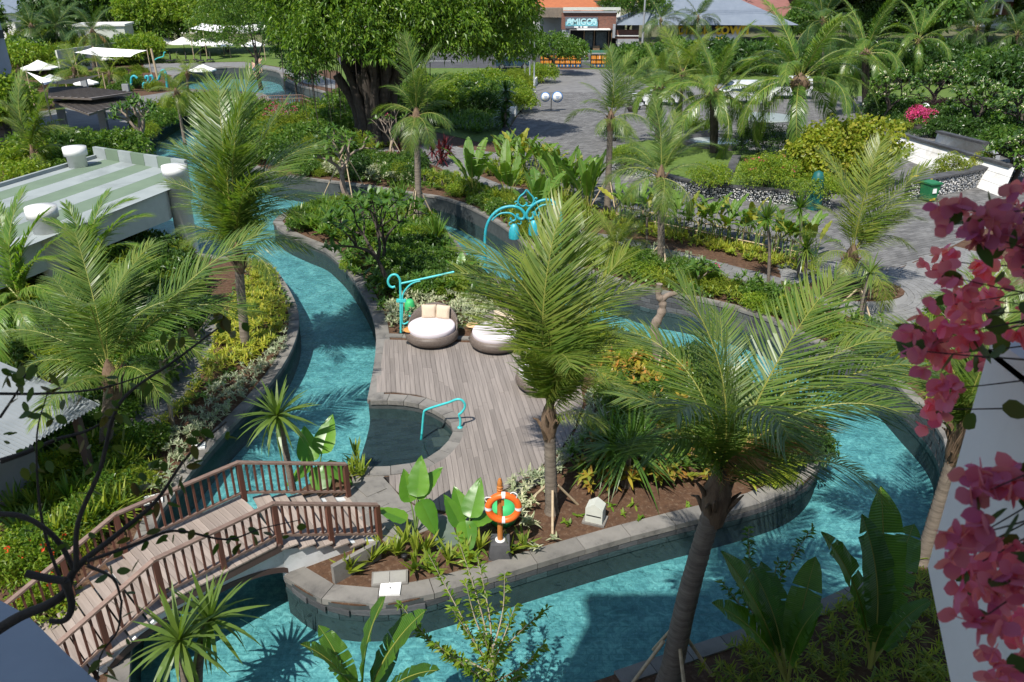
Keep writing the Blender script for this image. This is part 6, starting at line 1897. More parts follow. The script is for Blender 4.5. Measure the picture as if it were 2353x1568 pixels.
# low filling between the named plants
for nm, lb, px, z, dn, mt in (
 ('bank_cover', 'low green ground cover on the bank behind the back channel', [(640, 395), (745, 372), (960, 385), (1040, 405), (1090, 432), (1170, 462), (1225, 500), (1262, 545), (1330, 575), (1420, 585), (1500, 598), (1600, 640), (1700, 672), (1790, 690), (1880, 745), (1790, 738), (1690, 704), (1500, 664), (1370, 622), (1240, 580), (1150, 510), (1080, 474), (1000, 446), (880, 428), (740, 408)], ZR, 9, L_green),
 ('island_cover', 'low green ground cover under the island shrubs', [(775, 600), (840, 665), (875, 725), (950, 690), (1180, 705), (1260, 730), (1390, 785), (1470, 800), (1560, 830), (1640, 860), (1780, 925), (1850, 985), (1780, 1020), (1600, 1000), (1420, 1000), (1380, 930), (1350, 850), (1290, 785), (1200, 740), (1120, 650), (1060, 598), (1010, 552), (900, 545), (800, 560)], ZL, 9, L_green),
 ('hedge_cover', 'low green ground cover below the heliconia hedge', [(1165, 360), (1240, 410), (1330, 460), (1440, 505), (1600, 540), (1780, 590), (1880, 612), (1880, 640), (1790, 620), (1600, 572), (1430, 535), (1340, 528), (1262, 460), (1180, 425), (1110, 400)], ZR, 8, L_lime),
 ('left_cover', 'low green ground cover on the left bank', [(560, 600), (640, 640), (668, 710), (655, 790), (560, 855), (440, 950), (340, 1060), (250, 1180), (150, 1290), (60, 1350), (40, 1180), (200, 1050), (330, 1030), (420, 930), (490, 800), (520, 700)], ZL, 8, L_green)):
 bed(nm, lb, px, z, dn, mt, 'tuft', hgt=.22, nl=9, L=(.16, .30), W=(.05, .08), elr=(-.1, 1.1))

# ================================================================== trees and shrubs further back
random.seed(77)
def tile_field(o, *a):
 pass

# banyan
b = G(865, 332, ZR)
t = thing('banyan_tree', 'huge banyan with fluted dark trunk and dense bright crown', 'tree', b)
mb = MB()
for k in range(26):
 a = k * 2.399; rr = 1.15 * math.sqrt((k + .5) / 26)
 p = Vector((math.cos(a) * rr, math.sin(a) * rr * .9, 0)); spread = random.uniform(.9, 1.3)
 top = Vector((p.x * random.uniform(1.4, 2.6), p.y * random.uniform(1.2, 2.2), random.uniform(4.5, 6.5)))
 mb.tube(catmull([p * 1.35 + Vector((0, 0, -.2)), p * 1.0 + Vector((0, 0, 1.2)), p * spread + Vector((0, 0, 3.0)), top], 4), [random.uniform(.22, .36) * (1.25 - .03 * i) for i in range(13)], 7)
for c in ((-4, 0, 9), (5.5, -1, 8.5), (0, -3, 8.5), (8, 1, 8), (-3, 1, 11), (3, -2, 9.5)):
 mb.tube(catmull([Vector((c[0] * .1, c[1] * .1, 3.5)), Vector((c[0] * .45, c[1] * .45, 6)), Vector(c)], 5), [.45 * (1 - .07 * i) for i in range(11)], 7)
mb.build('trunk', M_dbark, t)
mb = MB()
for k in range(46):
 x = random.uniform(-6, 4); y = random.uniform(-3.5, 1.5); z1 = random.uniform(5.2, 7)
 mb.tube([(x, y, random.uniform(1.0, 3.8)), (x + random.uniform(-.15, .15), y, (z1 + 2) * .5), (x, y, z1)], [.012, .02, .03], 4)
kind(mb.build('aerial_roots', M_dbark, t), 'stuff')
bl = [((0, 0, 11), (4.6, 4.4, 4.6)), ((-3.6, -.5, 9.4), (2.9, 3.2, 3.4)), ((-1.0, -3.6, 8.6), (2.7, 2.4, 2.9)), ((3.4, -2.0, 9.4), (3.0, 3.0, 3.2)), ((6.2, .5, 9.4), (3.4, 3.4, 3.6)), ((8.6, 1.0, 7.6), (2.5, 2.6, 2.8)), ((2.4, -3.4, 6.9), (1.5, 1.5, 1.6)), ((-5.0, .6, 11.2), (2.5, 2.6, 2.6)), ((0, 2, 15), (6, 4.5, 3)), ((-3.0, -3.2, 6.6), (1.4, 1.4, 1.5)), ((6.0, -2.6, 7.4), (1.9, 1.8, 1.9)), ((.6, -4.6, 7.0), (1.3, 1.2, 1.4)), ((4.4, -3.6, 8.4), (1.6, 1.5, 1.5)), ((9.2, -.6, 9.8), (2.0, 2.0, 2.0))]
crown('crown', bl, 2600, 40, .55, (.18, .36), (.09, .16), leaf('banyan_leaf', (.060, .145, .016), (.105, .205, .022), (.170, .265, .032), .36, .34, .5), t, (.70, 1.06), -.75, .45)

def at(px, z=None):
 return G(px[0], px[1], ZR if z is None else z)
tree('shade_tree', 'bright broad-leaved tree behind the umbrellas at top left', at((470, 122)), [((0, 0, 6.5), (6, 5, 3.5)), ((-7, 0, 6), (5, 4, 3)), ((7, 1, 6), (5, 4, 3)), ((2, -3, 5.5), (4, 3, 2.5))], L_bright, 900, 30, .7, (.3, .5), (.18, .28), (.4, 4.0))
tree('feathery_tree', 'fine-leaved dark tree left of the banyan over the far pool', at((600, 205)), [((0, 0, 6.5), (4.2, 3.6, 4.2)), ((-3.4, 0, 6), (3, 3, 3.2)), ((2.8, 0, 8), (3.4, 3, 3)), ((-1, 0, 10), (4, 3, 3))], L_green, 700, 26, .55, (.18, .3), (.08, .13), (.22, 3.5), shell=(.4, 1.0))
tree('feathery_tree', 'slender dark tree growing beside the small footbridge', at((688, 262)), [((0, 0, 4.6), (1.7, 1.5, 1.6)), ((.6, 0, 3.2), (1.3, 1.2, 1.0)), ((-.8, 0, 6.2), (1.8, 1.6, 1.4))], L_dgreen, 170, 26, .4, (.2, .34), (.09, .14), (.09, 3.6), shell=(.3, 1.0))
tree('gate_tree', 'spreading tree overhanging the left end of the orange gate', at((1272, 172)), [((0, 0, 3.0), (2.8, 2.6, 1.5)), ((-3.6, 0, 3.4), (2.6, 2.4, 1.6)), ((2.2, -1, 2.6), (1.6, 1.8, 1.2)), ((-6.5, 1, 3.6), (2.4, 2, 1.8))], L_green, 420, 28, .5, (.24, .38), (.12, .18), (.26, 2.0))
tree('street_frangipani', 'pale yellow-flowered tree in front of the shop', at((1440, 118)), [((0, 0, 7.0), (4.6, 3, 2.4)), ((3, 0, 6), (3, 2.5, 2))], L_green, 260, 24, .6, (.35, .55), (.12, .18), (.25, 4.0), flowers=M_flower_y, nf=60, shell=(.5, 1.0))
tree('street_tree', 'dense dark tree between the two shops', at((1560, 100)), [((0, 0, 9), (7, 5, 4.5)), ((-6, 2, 9), (5, 4, 4)), ((5, 0, 10), (5, 4, 4))], L_dgreen, 620, 26, .9, (.4, .65), (.2, .3), (.4, 5))
tree('hibiscus_tree', 'large bright yellow-green round-leaved bush beside the fountain planter', G(1920, 430, ZR), [((0, 0, 2.0), (2.6, 2.0, 1.7)), ((-1.4, -.4, 1.6), (1.8, 1.5, 1.4)), ((1.4, 0, 2.4), (1.9, 1.6, 1.5)), ((0, -.8, 1.2), (2.2, 1.4, 1.2))], leaf('round_lime_leaf', (.165, .240, .022), (.260, .310, .030), (.36, .33, .045), .4, .42, .4), 420, 22, .32, (.17, .28), (.16, .24), (.12, 1.0), cat='bush')

S = shrub
S('round_bush', 'clipped round bush at the far end of the white planter', at((1247, 190)), (1.7, 1.7), 1.9, L_bright, 150, 26, (.12, .2), (.08, .12), group='bushes along the drive')
S('round_bush', 'clipped bush at the near end of the white planter', at((1196, 258)), (1.5, 1.6), 1.9, L_bright, 150, 26, (.12, .2), (.08, .12), group='bushes along the drive')
S('yellow_hedge', 'long yellowish bamboo hedge behind the flag poles', at((1188, 208)), (1.3, 3.6), 2.0, L_lime, 260, 26, (.18, .3), (.03, .05), cat='hedge')
S('round_bush', 'dark green bush behind the drive corner palm', at((1412, 325)), 1.1, 1.2, L_dgreen, 80, 26)
S('round_bush', 'bright round bush right of the drive corner palm', at((1436, 380), ZR + .6), .95, 1.1, L_bright, 90, 26, group='bushes in the fountain planter')
S('round_bush', 'bright round bush left of the planter dividing wall', at((1628, 432), ZR + .6), 1.1, 1.2, L_bright, 120, 26, group='bushes in the fountain planter')
S('flowering_bush', 'large bush with tiny pink flowers in the fountain planter', at((1758, 432), ZR + .6), 1.6, 1.7, L_bright, 230, 28, flowers=M_flower_p, nf=26, group='bushes in the fountain planter')
S('round_bush', 'dark bush on top of the fountain mound', at((1748, 368), ZR + .3), 1.7, 2.2, L_dgreen, 190, 28)
S('round_bush', 'bright low bush beside the small lawn behind the fountain', at((1598, 305)), (1.6, 1.2), 1.1, L_bright, 110, 26)
S('round_bush', 'lime bush below the yellow-green tree', at((1880, 455), ZR + .6), (1.4, 1.0), 1.1, L_bright, 120, 26)
S('dark_bush', 'dark maroon hedge below the frangipanis', at((2165, 285)), (3.2, 1.4), 1.9, leaf('dark_plum_leaf', (.030, .014, .018), (.050, .022, .026), (.022, .020, .018), .2, .5, .3), 300, 26, (.1, .17), (.06, .09), cat='hedge')
S('flower_bush', 'bright pink bougainvillea bush in a pot beside the ramp', at((2110, 300)), (1.1, .9), 1.7, leaf('magenta_petal', (.60, .05, .30), (.70, .10, .40), (.45, .10, .12), .35, .6, .2), 110, 24, (.09, .14), (.07, .11))
S('trailing_bush', 'green trailing bush hanging over the pebble wall', at((2178, 432)), (1.0, .7), 1.9, L_lime, 160, 28, (.08, .14), (.03, .05), group='trailing bushes on the pebble wall')
S('trailing_bush', 'yellow trailing bush hanging over the pebble wall', at((2248, 418)), (.75, .6), 1.8, L_yellow, 130, 28, (.08, .14), (.03, .05), group='trailing bushes on the pebble wall')
S('low_hedge', 'clipped hedge along the top of the ramp wall', at((2075, 305)), (2.4, .7), .8, L_lime, 120, 26, (.08, .13), (.05, .07), cat='hedge')
S('low_hedge', 'dark clipped hedge behind the ramp wall', at((2160, 318)), (2.6, .7), .8, L_dgreen, 120, 26, (.08, .13), (.05, .07), cat='hedge')
S('ixora_bush', 'red-flowered bush beside the left end of the bridge', G(72, 1330, 0), .8, .9, L_bright, 90, 22, (.08, .13), (.04, .06), flowers=M_flower_r, nf=14)
S('ixora_bush', 'red-flowered bush at the lower left beyond the railing', G(110, 1420, 0), .6, .7, L_bright, 70, 22, (.08, .13), (.04, .06), flowers=M_flower_r, nf=12)
S('leafy_bush', 'bright broad-leaved bush under the grey tower window', G(22, 330, 0), 2.2, 4.6, L_bright, 170, 24, (.3, .5), (.2, .3))

# scattered filling shrubs: a few shapes, copied
SHR = []
for k, (m_, L_, W_) in enumerate(((L_green, (.14, .24), (.06, .1)), (L_bright, (.12, .2), (.06, .1)), (L_dgreen, (.16, .28), (.07, .11)), (L_lime, (.16, .3), (.03, .05)))):
 bl = [((0, 0, .45), (1, 1, .6)), ((.5, .2, .5), (.6, .6, .55)), ((-.45, .3, .55), (.6, .6, .5)), ((0, -.5, .45), (.6, .6, .5))]
 P = ell_points(bl, 90, (.5, 1.0), -.3); v, f = clumps(P, 22, .22, L_, W_); SHR.append(np_mesh('shrub_foliage%d' % k, v, f, m_))
_stem = MB()
for k in range(5):
 a = k * 1.26; _stem.tube([(0, 0, -.05), (math.cos(a) * .3, math.sin(a) * .3, .35), (math.cos(a) * .55, math.sin(a) * .55, .7)], [.035, .025, .01], 5)
SHR_STEM = _stem.mesh('shrub_stem', M_dbark)
def scatter(name, label, group, px, z, n, size, kinds=(0, 1, 2), seed=1, mind=.7, avoid=(), mass=False):
 acc = {}
 rnd = random.Random(seed); poly = [G(x, y, z) for x, y in px]
 xs = [p.x for p in poly]; ys = [p.y for p in poly]; got = []; tries = 0
 while len(got) < n and tries < 6000:
  tries += 1
  p = Vector((rnd.uniform(min(xs), max(xs)), rnd.uniform(min(ys), max(ys)), z))
  if not inpoly(p, poly) or any((p - q).length < mind for q in got) or any((p.xy - q[0].xy).length < q[1] for q in avoid):
   continue
  got.append(p)
  s = rnd.uniform(*size)
  if mass:
   acc.setdefault(rnd.choice(kinds), []).append((p, s, rnd.uniform(0, 6.28))); continue
  t = thing(name, label, 'shrub', p, rnd.uniform(0, 6.28), group)
  obj('foliage', SHR[rnd.choice(kinds)], t, scale=(s, s, s * rnd.uniform(.8, 1.3)))
  obj('stem', SHR_STEM, t, scale=s)
 if mass:
  parts = []
  for kk, L_ in acc.items():
   me = SHR[kk]; V0 = np.empty(len(me.vertices) * 3, np.float32); me.vertices.foreach_get('co', V0); V0 = V0.reshape(-1, 3)
   F0 = np.empty(len(me.loops), np.int32); me.loops.foreach_get('vertex_index', F0); F0 = F0.reshape(-1, 3)
   for (p, s, a) in L_:
    c_, s_ = math.cos(a), math.sin(a)
    V = np.stack([V0[:, 0] * c_ - V0[:, 1] * s_, V0[:, 0] * s_ + V0[:, 1] * c_, V0[:, 2] * 1.1], 1) * s + np.array(p[:]); parts.append((V, F0, kk))
  v, f = join_vf([(a_, b_) for a_, b_, _ in parts]); mi = np.concatenate([np.full(len(b_), k_) for _, b_, k_ in parts])
  o = obj(name, np_mesh(name, v, f, [SHR[k_].materials[0] for k_ in range(4)], mi)); kind(tag(o, label, 'undergrowth'), 'stuff')
scatter('garden_shrub', 'mixed green undergrowth between the upper river and the back channel', 'shrubs by the upper river', [(480, 295), (660, 285), (740, 270), (800, 290), (790, 345), (820, 365), (740, 385), (650, 385), (560, 365), (500, 330)], ZR, 80, (.8, 1.5), (0, 2, 0, 3), 2, .7, mass=True)
scatter('garden_shrub', 'mixed green undergrowth on the strip beside the upper river terrace', 'shrubs by the terrace', [(335, 330), (395, 282), (450, 262), (540, 256), (600, 256), (580, 246), (470, 240), (380, 262), (310, 330)], 0, 26, (.7, 1.3), (0, 1, 3), 3, 1.1, mass=True)
scatter('garden_shrub', 'green undergrowth around the shade sails on the far left', 'shrubs by the shade sails', [(60, 175), (330, 150), (330, 175), (420, 200), (250, 232), (60, 255)], 0, 40, (.5, 1.1), (0, 1, 3, 2), 4, 2.0, mass=True)
scatter('garden_shrub', 'dense green undergrowth below the tall palms behind the sails', 'shrubs behind the sails', [(60, 120), (340, 112), (340, 146), (60, 172)], ZR, 60, (1.4, 3.0), (0, 1, 3, 2), 5, 2.4, mass=True)
scatter('garden_shrub', 'dense green hedge mass between banyan and drive', 'shrubs between banyan and drive', [(960, 215), (1150, 205), (1185, 225), (1160, 262), (1140, 262), (1060, 262), (980, 270), (930, 250)], ZR, 44, (1.0, 1.7), (0, 1, 1, 2), 6, 1.4, mass=True)
scatter('garden_shrub', 'dark green undergrowth under the banyan crown', 'shrubs under the banyan', [(740, 290), (800, 250), (960, 225), (980, 290), (960, 312), (880, 315), (800, 335), (740, 320)], ZR, 20, (.9, 1.6), (0, 2), 7, 1.6, avoid=[(b, 2.2)], mass=True)
scatter('garden_shrub', 'dense green hedge mass along the street right of the gate', 'shrubs along the street', [(1430, 168), (1700, 172), (2353, 205), (2353, 160), (1450, 150)], ZR, 70, (1.6, 2.8), (0, 2, 2), 8, 2.2, mass=True)
scatter('garden_shrub', 'dark undergrowth beneath the white-flowered frangipanis', 'shrubs under the frangipanis', [(2000, 262), (2353, 290), (2450, 330), (2353, 370), (2250, 345), (2120, 310), (2010, 285)], ZR, 60, (.8, 1.5), (2, 2, 0), 9, 1.0, mass=True)
scatter('garden_shrub', 'shaded green undergrowth under the left palms', 'shrubs under the left palms', [(0, 600), (300, 580), (420, 620), (440, 740), (400, 790), (340, 860), (290, 930), (250, 900), (160, 850), (0, 860)], 0, 110, (.6, 1.3), (0, 2, 3), 10, .7, mass=True)
scatter('garden_shrub', 'green undergrowth beside the striped roof and upper river', 'shrubs by the striped roof', [(60, 360), (200, 350), (260, 345), (300, 345), (285, 380), (200, 400), (60, 430)], 0, 26, (.9, 1.7), (0, 2, 1), 11, 1.3, mass=True)
scatter('garden_shrub', 'leafy undergrowth in the middle of the island thicket', 'shrubs in the island thicket', [(800, 610), (860, 680), (960, 685), (1120, 680), (1090, 640), (1040, 580), (960, 560), (840, 575)], 0, 22, (.35, .75), (0, 1, 2), 12, .8, mass=True)
scatter('garden_shrub', 'leafy shrub at the back of the river path', 'shrubs beside the river path', [(240, 1000), (330, 930), (300, 900), (200, 960), (60, 1060), (60, 1120)], 0, 9, (.5, .9), (0, 2), 13, .9, mass=True)
scatter('garden_shrub', 'bright shrub along the white drive planter', 'shrubs in the drive planter', [(1160, 232), (1190, 190), (1235, 178), (1222, 200), (1190, 240)], ZR, 12, (.9, 1.3), (1, 3), 14, 1.2, mass=True)
scatter('garden_shrub', 'green shrub on the right bank behind the bougainvillea', 'shrubs behind the bougainvillea', [(2120, 740), (2353, 700), (2450, 800), (2353, 950), (2230, 1000), (2180, 850)], ZR, 14, (.5, .9), (0, 1, 3), 15, .9, mass=True)

# distant trees, copied
DTR = []
for k, (m_, L_, W_) in enumerate(((L_green, (.5, .8), (.25, .4)), (L_dgreen, (.5, .8), (.25, .4)), (L_bright, (.45, .7), (.22, .34)))):
 bl = [((0, 0, 6), (4.5, 4.5, 3.4)), ((2.6, 1, 5), (3, 3, 2.6)), ((-2.8, -.6, 5.4), (3, 3, 2.8)), ((.4, -1.6, 4.2), (3, 3, 2.4)), ((0, 1, 8), (3.2, 3.2, 2.2))]
 P = ell_points(bl, 360, (.65, 1.02), -.7); v, f = clumps(P, 24, .85, L_, W_); DTR.append(np_mesh('distant_crown%d' % k, v, f, m_))
_tm = MB(); _tm.tube([(0, 0, -.3), (.1, 0, 2), (0, 0, 5)], [.35, .3, .2], 8); DTR_T = _tm.mesh('distant_trunk', M_dbark)
rnd = random.Random(5)
DT = [(-75, 150), (-58, 140), (-46, 158), (-34, 146), (-22, 158), (-10, 150), (2, 162), (34, 150), (44, 168), (56, 148), (70, 160), (84, 150), (96, 165), (112, 152), (126, 168), (-90, 175), (-70, 190), (-50, 200), (-30, 185), (-12, 205), (8, 190), (26, 205), (48, 195), (70, 205), (92, 195), (115, 210), (140, 200), (-110, 230), (-80, 240), (-45, 250), (-15, 240), (15, 255), (45, 245), (80, 255), (115, 245), (150, 255), (-120, 300), (-80, 310), (-40, 305), (0, 320), (40, 310), (80, 320), (130, 310), (180, 300), (66, 128), (78, 126), (92, 128), (-40, 122), (-52, 126), (-66, 130), (-27, 124), (108, 128)]
DT += [(44, 131), (52, 133), (60, 130), (118, 132), (130, 130), (-78, 124), (-90, 128)]
near = sorted(p for p in DT if p[1] < 163 and not (abs(p[0] - 16) < 24 and p[1] < 140))
for i, (x, y) in enumerate(near):
 s = rnd.uniform(.75, 1.25)
 if (x, y) in DT[-7:]:
  s = .7
 t = thing('distant_tree', 'green tree beyond the street, %s from the left' % (ORD[i] if i < 20 else ORD[i - 20] + ' after the twentieth'), 'tree', (x + rnd.uniform(-3, 3), y + rnd.uniform(-3, 3), ZR), rnd.uniform(0, 6.28), 'trees beyond the street')
 obj('crown', DTR[rnd.randrange(3)], t, scale=s); obj('trunk', DTR_T, t, scale=s)
parts = []
for (x, y) in DT:
 if y >= 163:
  me = DTR[rnd.randrange(3)]; V0 = np.empty(len(me.vertices) * 3, np.float32); me.vertices.foreach_get('co', V0); F0 = np.empty(len(me.loops), np.int32); me.loops.foreach_get('vertex_index', F0)
  parts.append((V0.reshape(-1, 3) * rnd.uniform(1.0, 1.8) + np.array([x, y, ZR]), F0.reshape(-1, 3)))
v, f = join_vf(parts); o = obj('distant_wood', np_mesh('distant_wood', v, f, L_dgreen)); kind(tag(o, 'far tree tops closing the view beyond the houses', 'wood'), 'stuff')

# ================================================================== buildings
M_roofA = solid('pale_roof_felt', (0.285, 0.315, 0.310), (0.235, 0.265, 0.260), .7, .9, .15, 40, stain=(.20, .225, .22), sscale=.5)
M_roofB = solid('sage_roof_felt', (0.150, 0.205, 0.140), (0.120, 0.165, 0.115), .7, .85, .15, 40)
zr = 3.0
A = Vector((-20.7, 39.9, 0)); Bq = Vector((-15.0, 36.8, 0)); Cq = Vector((-14.7, 33.2, 0)); D = Vector((-17.4, 24.4, 0)); E_ = Vector((-24.0, 26.0, 0))
og = (A + Bq + Cq + D + E_) / 5
bld = thing('striped_roof_pavilion', 'flat-roofed pavilion with sage and pale striped roof over the river', 'building', (og.x, og.y, 0))
poly = [p - og for p in (A, Bq, Cq, D, E_)]
mb = MB(); mb.prism(poly, 1.75, zr, bottom=True); mb.build('roof_slab', M_util, bld)
ang = math.atan2((E_ - A).y, (E_ - A).x)
k = 0
for (a_, b_), d, n in plank_runs(poly, ang, 1.12):
 if min(a_[2] - a_[1], b_[2] - b_[1]) < .3:
  continue
 q = [n * a_[0] + d * a_[1], n * a_[0] + d * a_[2], n * b_[0] + d * b_[2], n * b_[0] + d * b_[1]]
 mb = MB(); mb.prism(q, zr + .003, zr + .02); mb.build('roof_panel', M_roofB if k % 2 else M_roofA, bld); k += 1
ed = Bq - A
nn = 7
for i in range(nn):
 p = A + ed * (i / nn) - og; q = A + ed * ((i + .98) / nn) - og
 mb = MB(); mb.beam(p + Vector((0, -.1, zr + .28)), q + Vector((0, -.1, zr + .28)), .18, .56); mb.build('parapet_panel', M_roofB if i % 2 else M_roofA, bld)
mb = MB(); mb.beam(A - og + Vector((.08, 0, zr + .08)), E_ - og + Vector((.08, 0, zr + .08)), .16, .2); mb.build('kerb', M_roofA, bld)
for (x, y, nm) in ((-20.6, 37.8, 0), (-14.4, 33.9, 1), (-16.6, 27.4, 2)):
 mb = MB(); mb.lathe([(.42, -1.4), (.42, zr + .55), (.52, zr + .56), (.52, zr + .95), (.0, zr + .97)], n=28)
 mb.build('column', M_white, bld, loc=(x - og.x, y - og.y, 0))

# standing-seam pergola roof
M_seam = solid('brown_metal_sheet', (0.165, 0.140, 0.120), (0.125, 0.105, 0.092), .8, .45, metal=.2)
M_seamd = solid('seam_cap', (.075, .068, .062), None, 2, .5, metal=.3)
M_grey = solid('grey_render', (.27, .28, .29), (.22, .23, .24), 1.2, .85)
og = G(240, 300, 0)
pg = thing('pergola', 'open pavilion with brown standing-seam metal roof beside the terrace', 'pavilion', og)
Q1 = [G(x, y, 2.5) for x, y in ((204, 262), (318, 226), (300, 214), (120, 232))]
Q2 = [G(x, y, 3.0) for x, y in ((110, 222), (210, 226), (306, 212), (190, 199), (112, 200))]
for Qp, z in ((Q1, 2.5), (Q2, 3.0)):
 mb = MB(); mb.prism([p - og for p in Qp], z - .14, z); mb.build('roof_sheet', M_seam, pg)
 pl = [Vector((p.x - og.x, p.y - og.y, 0)) for p in Qp]
 for (a_, b_), d, n in plank_runs(pl, R(58), .55):
  if a_[2] - a_[1] > .4:
   mb = MB(); mb.beam(n * a_[0] + d * a_[1] + Vector((0, 0, z + .025)), n * a_[0] + d * a_[2] + Vector((0, 0, z + .025)), .05, .05); mb.build('seam', M_seamd, pg)
for (x, y) in ((243, 306), (300, 258), (150, 300), (205, 245)):
 p = G(x, y, 0) - og; mb = MB(); mb.box((p.x, p.y, 1.2), (.55, .3, 2.4)); mb.build('post', M_grey, pg)

# corrugated shed roof at left
M_corr = solid('grey_corrugated_sheet', (.20, .22, .23), (.14, .16, .17), .8, .6, metal=.2)
cpts = [G(x, y, 2.2) for x, y in ((238, 905), (60, 860), (-160, 900), (-160, 1140), (0, 1062), (120, 985))]
a0, b0 = G(232, 930, 2.2), G(-30, 1080, 2.2)
og = Vector(((a0.x + b0.x) / 2, (a0.y + b0.y) / 2, 0))
sd = thing('corrugated_shed', 'low shed with grey corrugated sheet roof at the left edge', 'shed', og)
u = (b0 - a0).normalized(); w = Vector((-u.y, u.x, 0)); w = w if w.x < 0 else -w
n = 150; V = []; Fc = []
Lc = (b0 - a0).length + 1.0
for i in range(n + 1):
 s = i / n * Lc; zz = .03 * math.sin(i * math.pi / 2)
 for tt, zb in ((0, 2.2), (4.5, 3.0)):
  p = a0 + u * s + w * tt - og; V.append((p.x, p.y, zb + zz))
for i in range(n):
 Fc.append((2 * i, 2 * i + 2, 2 * i + 3, 2 * i + 1))
mb = MB(); mb.add(V, Fc); mb.build('roof_sheet', M_corr, sd)
for s in (.4, Lc - .4):
 for tt in (.4, 4.1):
  p = a0 + u * s + w * tt - og; mb = MB(); mb.box((p.x, p.y, 1.08 + tt * .06), (.16, .16, 2.16 + tt * .12)); mb.build('post', M_rim, sd)
c = a0 + u * (Lc / 2) + w * 2.6 - og
mb = MB(); mb.box((c.x, c.y, 1.0), (Lc - 2, 2.6, 2.0), rz=math.atan2(u.y, u.x)); mb.build('wall', M_grey, sd)

# grey tower at the left edge
M_tower = solid('blue_grey_render', (.33, .36, .43), (.28, .31, .37), .8, .85, .1, 30)
M_glass = solid('dark_window_glass', (.035, .05, .055), (.05, .065, .065), .6, .12, spec=.6)
c1 = G(52, 330, 0) + Vector((-1.2, 0, 0))
tw = thing('grey_tower', 'blue-grey rendered tower with dark stone trim at the top left corner', 'building', c1)
mb = MB(); mb.box((-4.0, 1.5, 5.0), (8, 3, 10.0)); mb.build('wall', M_tower, tw)
mb = MB(); mb.box((-4.0, 1.5, 7.2 + 5.5), (7.6, 2.6, 11.0)); mb.build('upper_wall', M_tower, tw)
for k in range(14):
 mb = MB(); mb.box((.02, -.02, .35 + k * .5), (.8, .8, .46)); mb.build('corner_stone', M_wallstone, tw)
for k in range(12):
 mb = MB(); mb.box((-.35 - k * .62, -.1, 7.3), (.58, .5, .55)); mb.build('trim_stone', M_wallstone, tw)
for k in range(4):
 mb = MB(); mb.box((.1, .35 + k * .62, 7.3), (.5, .58, .55)); mb.build('trim_stone', M_wallstone, tw)
wf = MB(); wf.box((-2.0, -.03, 4.6), (2.2, .12, 2.6)); w_ = wf.build('window', M_util, tw)
mb = MB(); mb.box((-2.0, -.07, 4.6), (1.8, .1, 2.2)); mb.build('pane', M_glass, w_)

# white garden wall behind the sails
og = G(190, 165, ZR)
t = thing('garden_wall', 'pale grey boundary wall behind the shade sails', 'wall', og)
a = G(140, 170, ZR) - og; b = G(345, 135, ZR) - og
for i in range(8):
 p = a + (b - a) * (i / 8); q = a + (b - a) * ((i + .98) / 8)
 mb = MB(); mb.beam(p + Vector((0, 0, 1.3)), q + Vector((0, 0, 1.3)), .2, 2.6); mb.build('panel', M_util, t)
t = thing('pale_hut', 'small pale hut with flat roof behind the boundary wall', 'building', G(255, 138, ZR), .2)
mb = MB(); mb.box((0, 0, 2.2), (6, 5, 4.4)); mb.build('wall', M_util, t)
mb = MB(); mb.box((0, 0, 4.5), (6.4, 5.4, .25)); mb.build('roof', M_white, t)
mb = MB(); mb.box((1.4, -2.52, 1.2), (1.1, .08, 2.2)); mb.build('door', M_grey, t)

# ---- parasols, sails, loungers by the far pool
M_canvas = solid('white_canvas', (.82, .81, .79), (.76, .75, .73), 1.0, .9)
M_pole = solid('parasol_pole', (.20, .12, .07), None, 2, .6)
def parasol(label, px, z, r, h):
 p = G(px[0], px[1], z); t = thing('parasol', label, 'parasol', p, 0.3, 'white parasols round the far pools')
 mb = MB(); n = 8; V = [(0, 0, h + r * .42)]
 for k in range(n):
  a = k * math.pi / 4
  V.append((math.cos(a) * r * .5, math.sin(a) * r * .5, h + r * .18)); V.append((math.cos(a) * r, math.sin(a) * r, h)); V.append((math.cos(a) * r, math.sin(a) * r, h - .14))
 Fq = []
 for k in range(n):
  j = 1 + 3 * k; l = 1 + 3 * ((k + 1) % n)
  Fq += [(0, j, l), (j, j + 1, l + 1, l), (j + 1, j + 2, l + 2, l + 1)]
 mb.add(V, Fq); mb.build('canopy', M_canvas, t)
 mb = MB(); mb.tube([(0, 0, 0), (0, 0, h + r * .45)], .04, 7); mb.build('pole', M_pole, t)
 mb = MB(); mb.lathe([(.3, 0), (.3, .06), (.06, .1)], n=14); mb.build('base', M_dmetal, t)
k = 2353 / 4096. / 2.139
for (tx, ty, x0, x1, y1, lb) in ((1410, 305, 1310, 1510, 400, 'leftmost parasol of the row on the far lawn'), (1580, 318, 1480, 1690, 410, 'second parasol of the row on the far lawn'), (1770, 322, 1665, 1870, 420, 'third parasol of the row on the far lawn'), (1930, 335, 1835, 2010, 430, 'fourth parasol of the row on the far lawn'), (2180, 345, 2090, 2270, 430, 'parasol of the far lawn row showing through the dark tree')):
 cx_, yb = (x0 + x1) / 2 * k, (y1 + 60) * k
 p = G(cx_, yb, ZR); r = (x1 - x0) * k / FPX * p.length / 2
 h = AY(cx_, (y1 - 25) * k, p.y).z - ZR
 parasol('white ' + lb, (cx_, yb), ZR, r, max(1.6, h))
for (cx_, rimy, wid, gy, lb) in ((471, 172, 52, 190, 'white parasol beside the far pool edge'), (170, 141, 64, 163, 'white parasol below the pale shade sail'), (98, 160, 66, 185, 'white parasol nearest the grey tower'), (248, 141, 60, 160, 'white parasol under the right end of the shade sail'), (205, 206, 46, 224, 'white parasol behind the brown metal roof'), (125, 197, 44, 215, 'white parasol left of the brown metal roof')):
 p = G(cx_, gy, 0); r = wid / 2 / FPX * p.length; h = AY(cx_, rimy, p.y).z
 parasol(lb, (cx_, gy), 0, r, max(1.4, h))
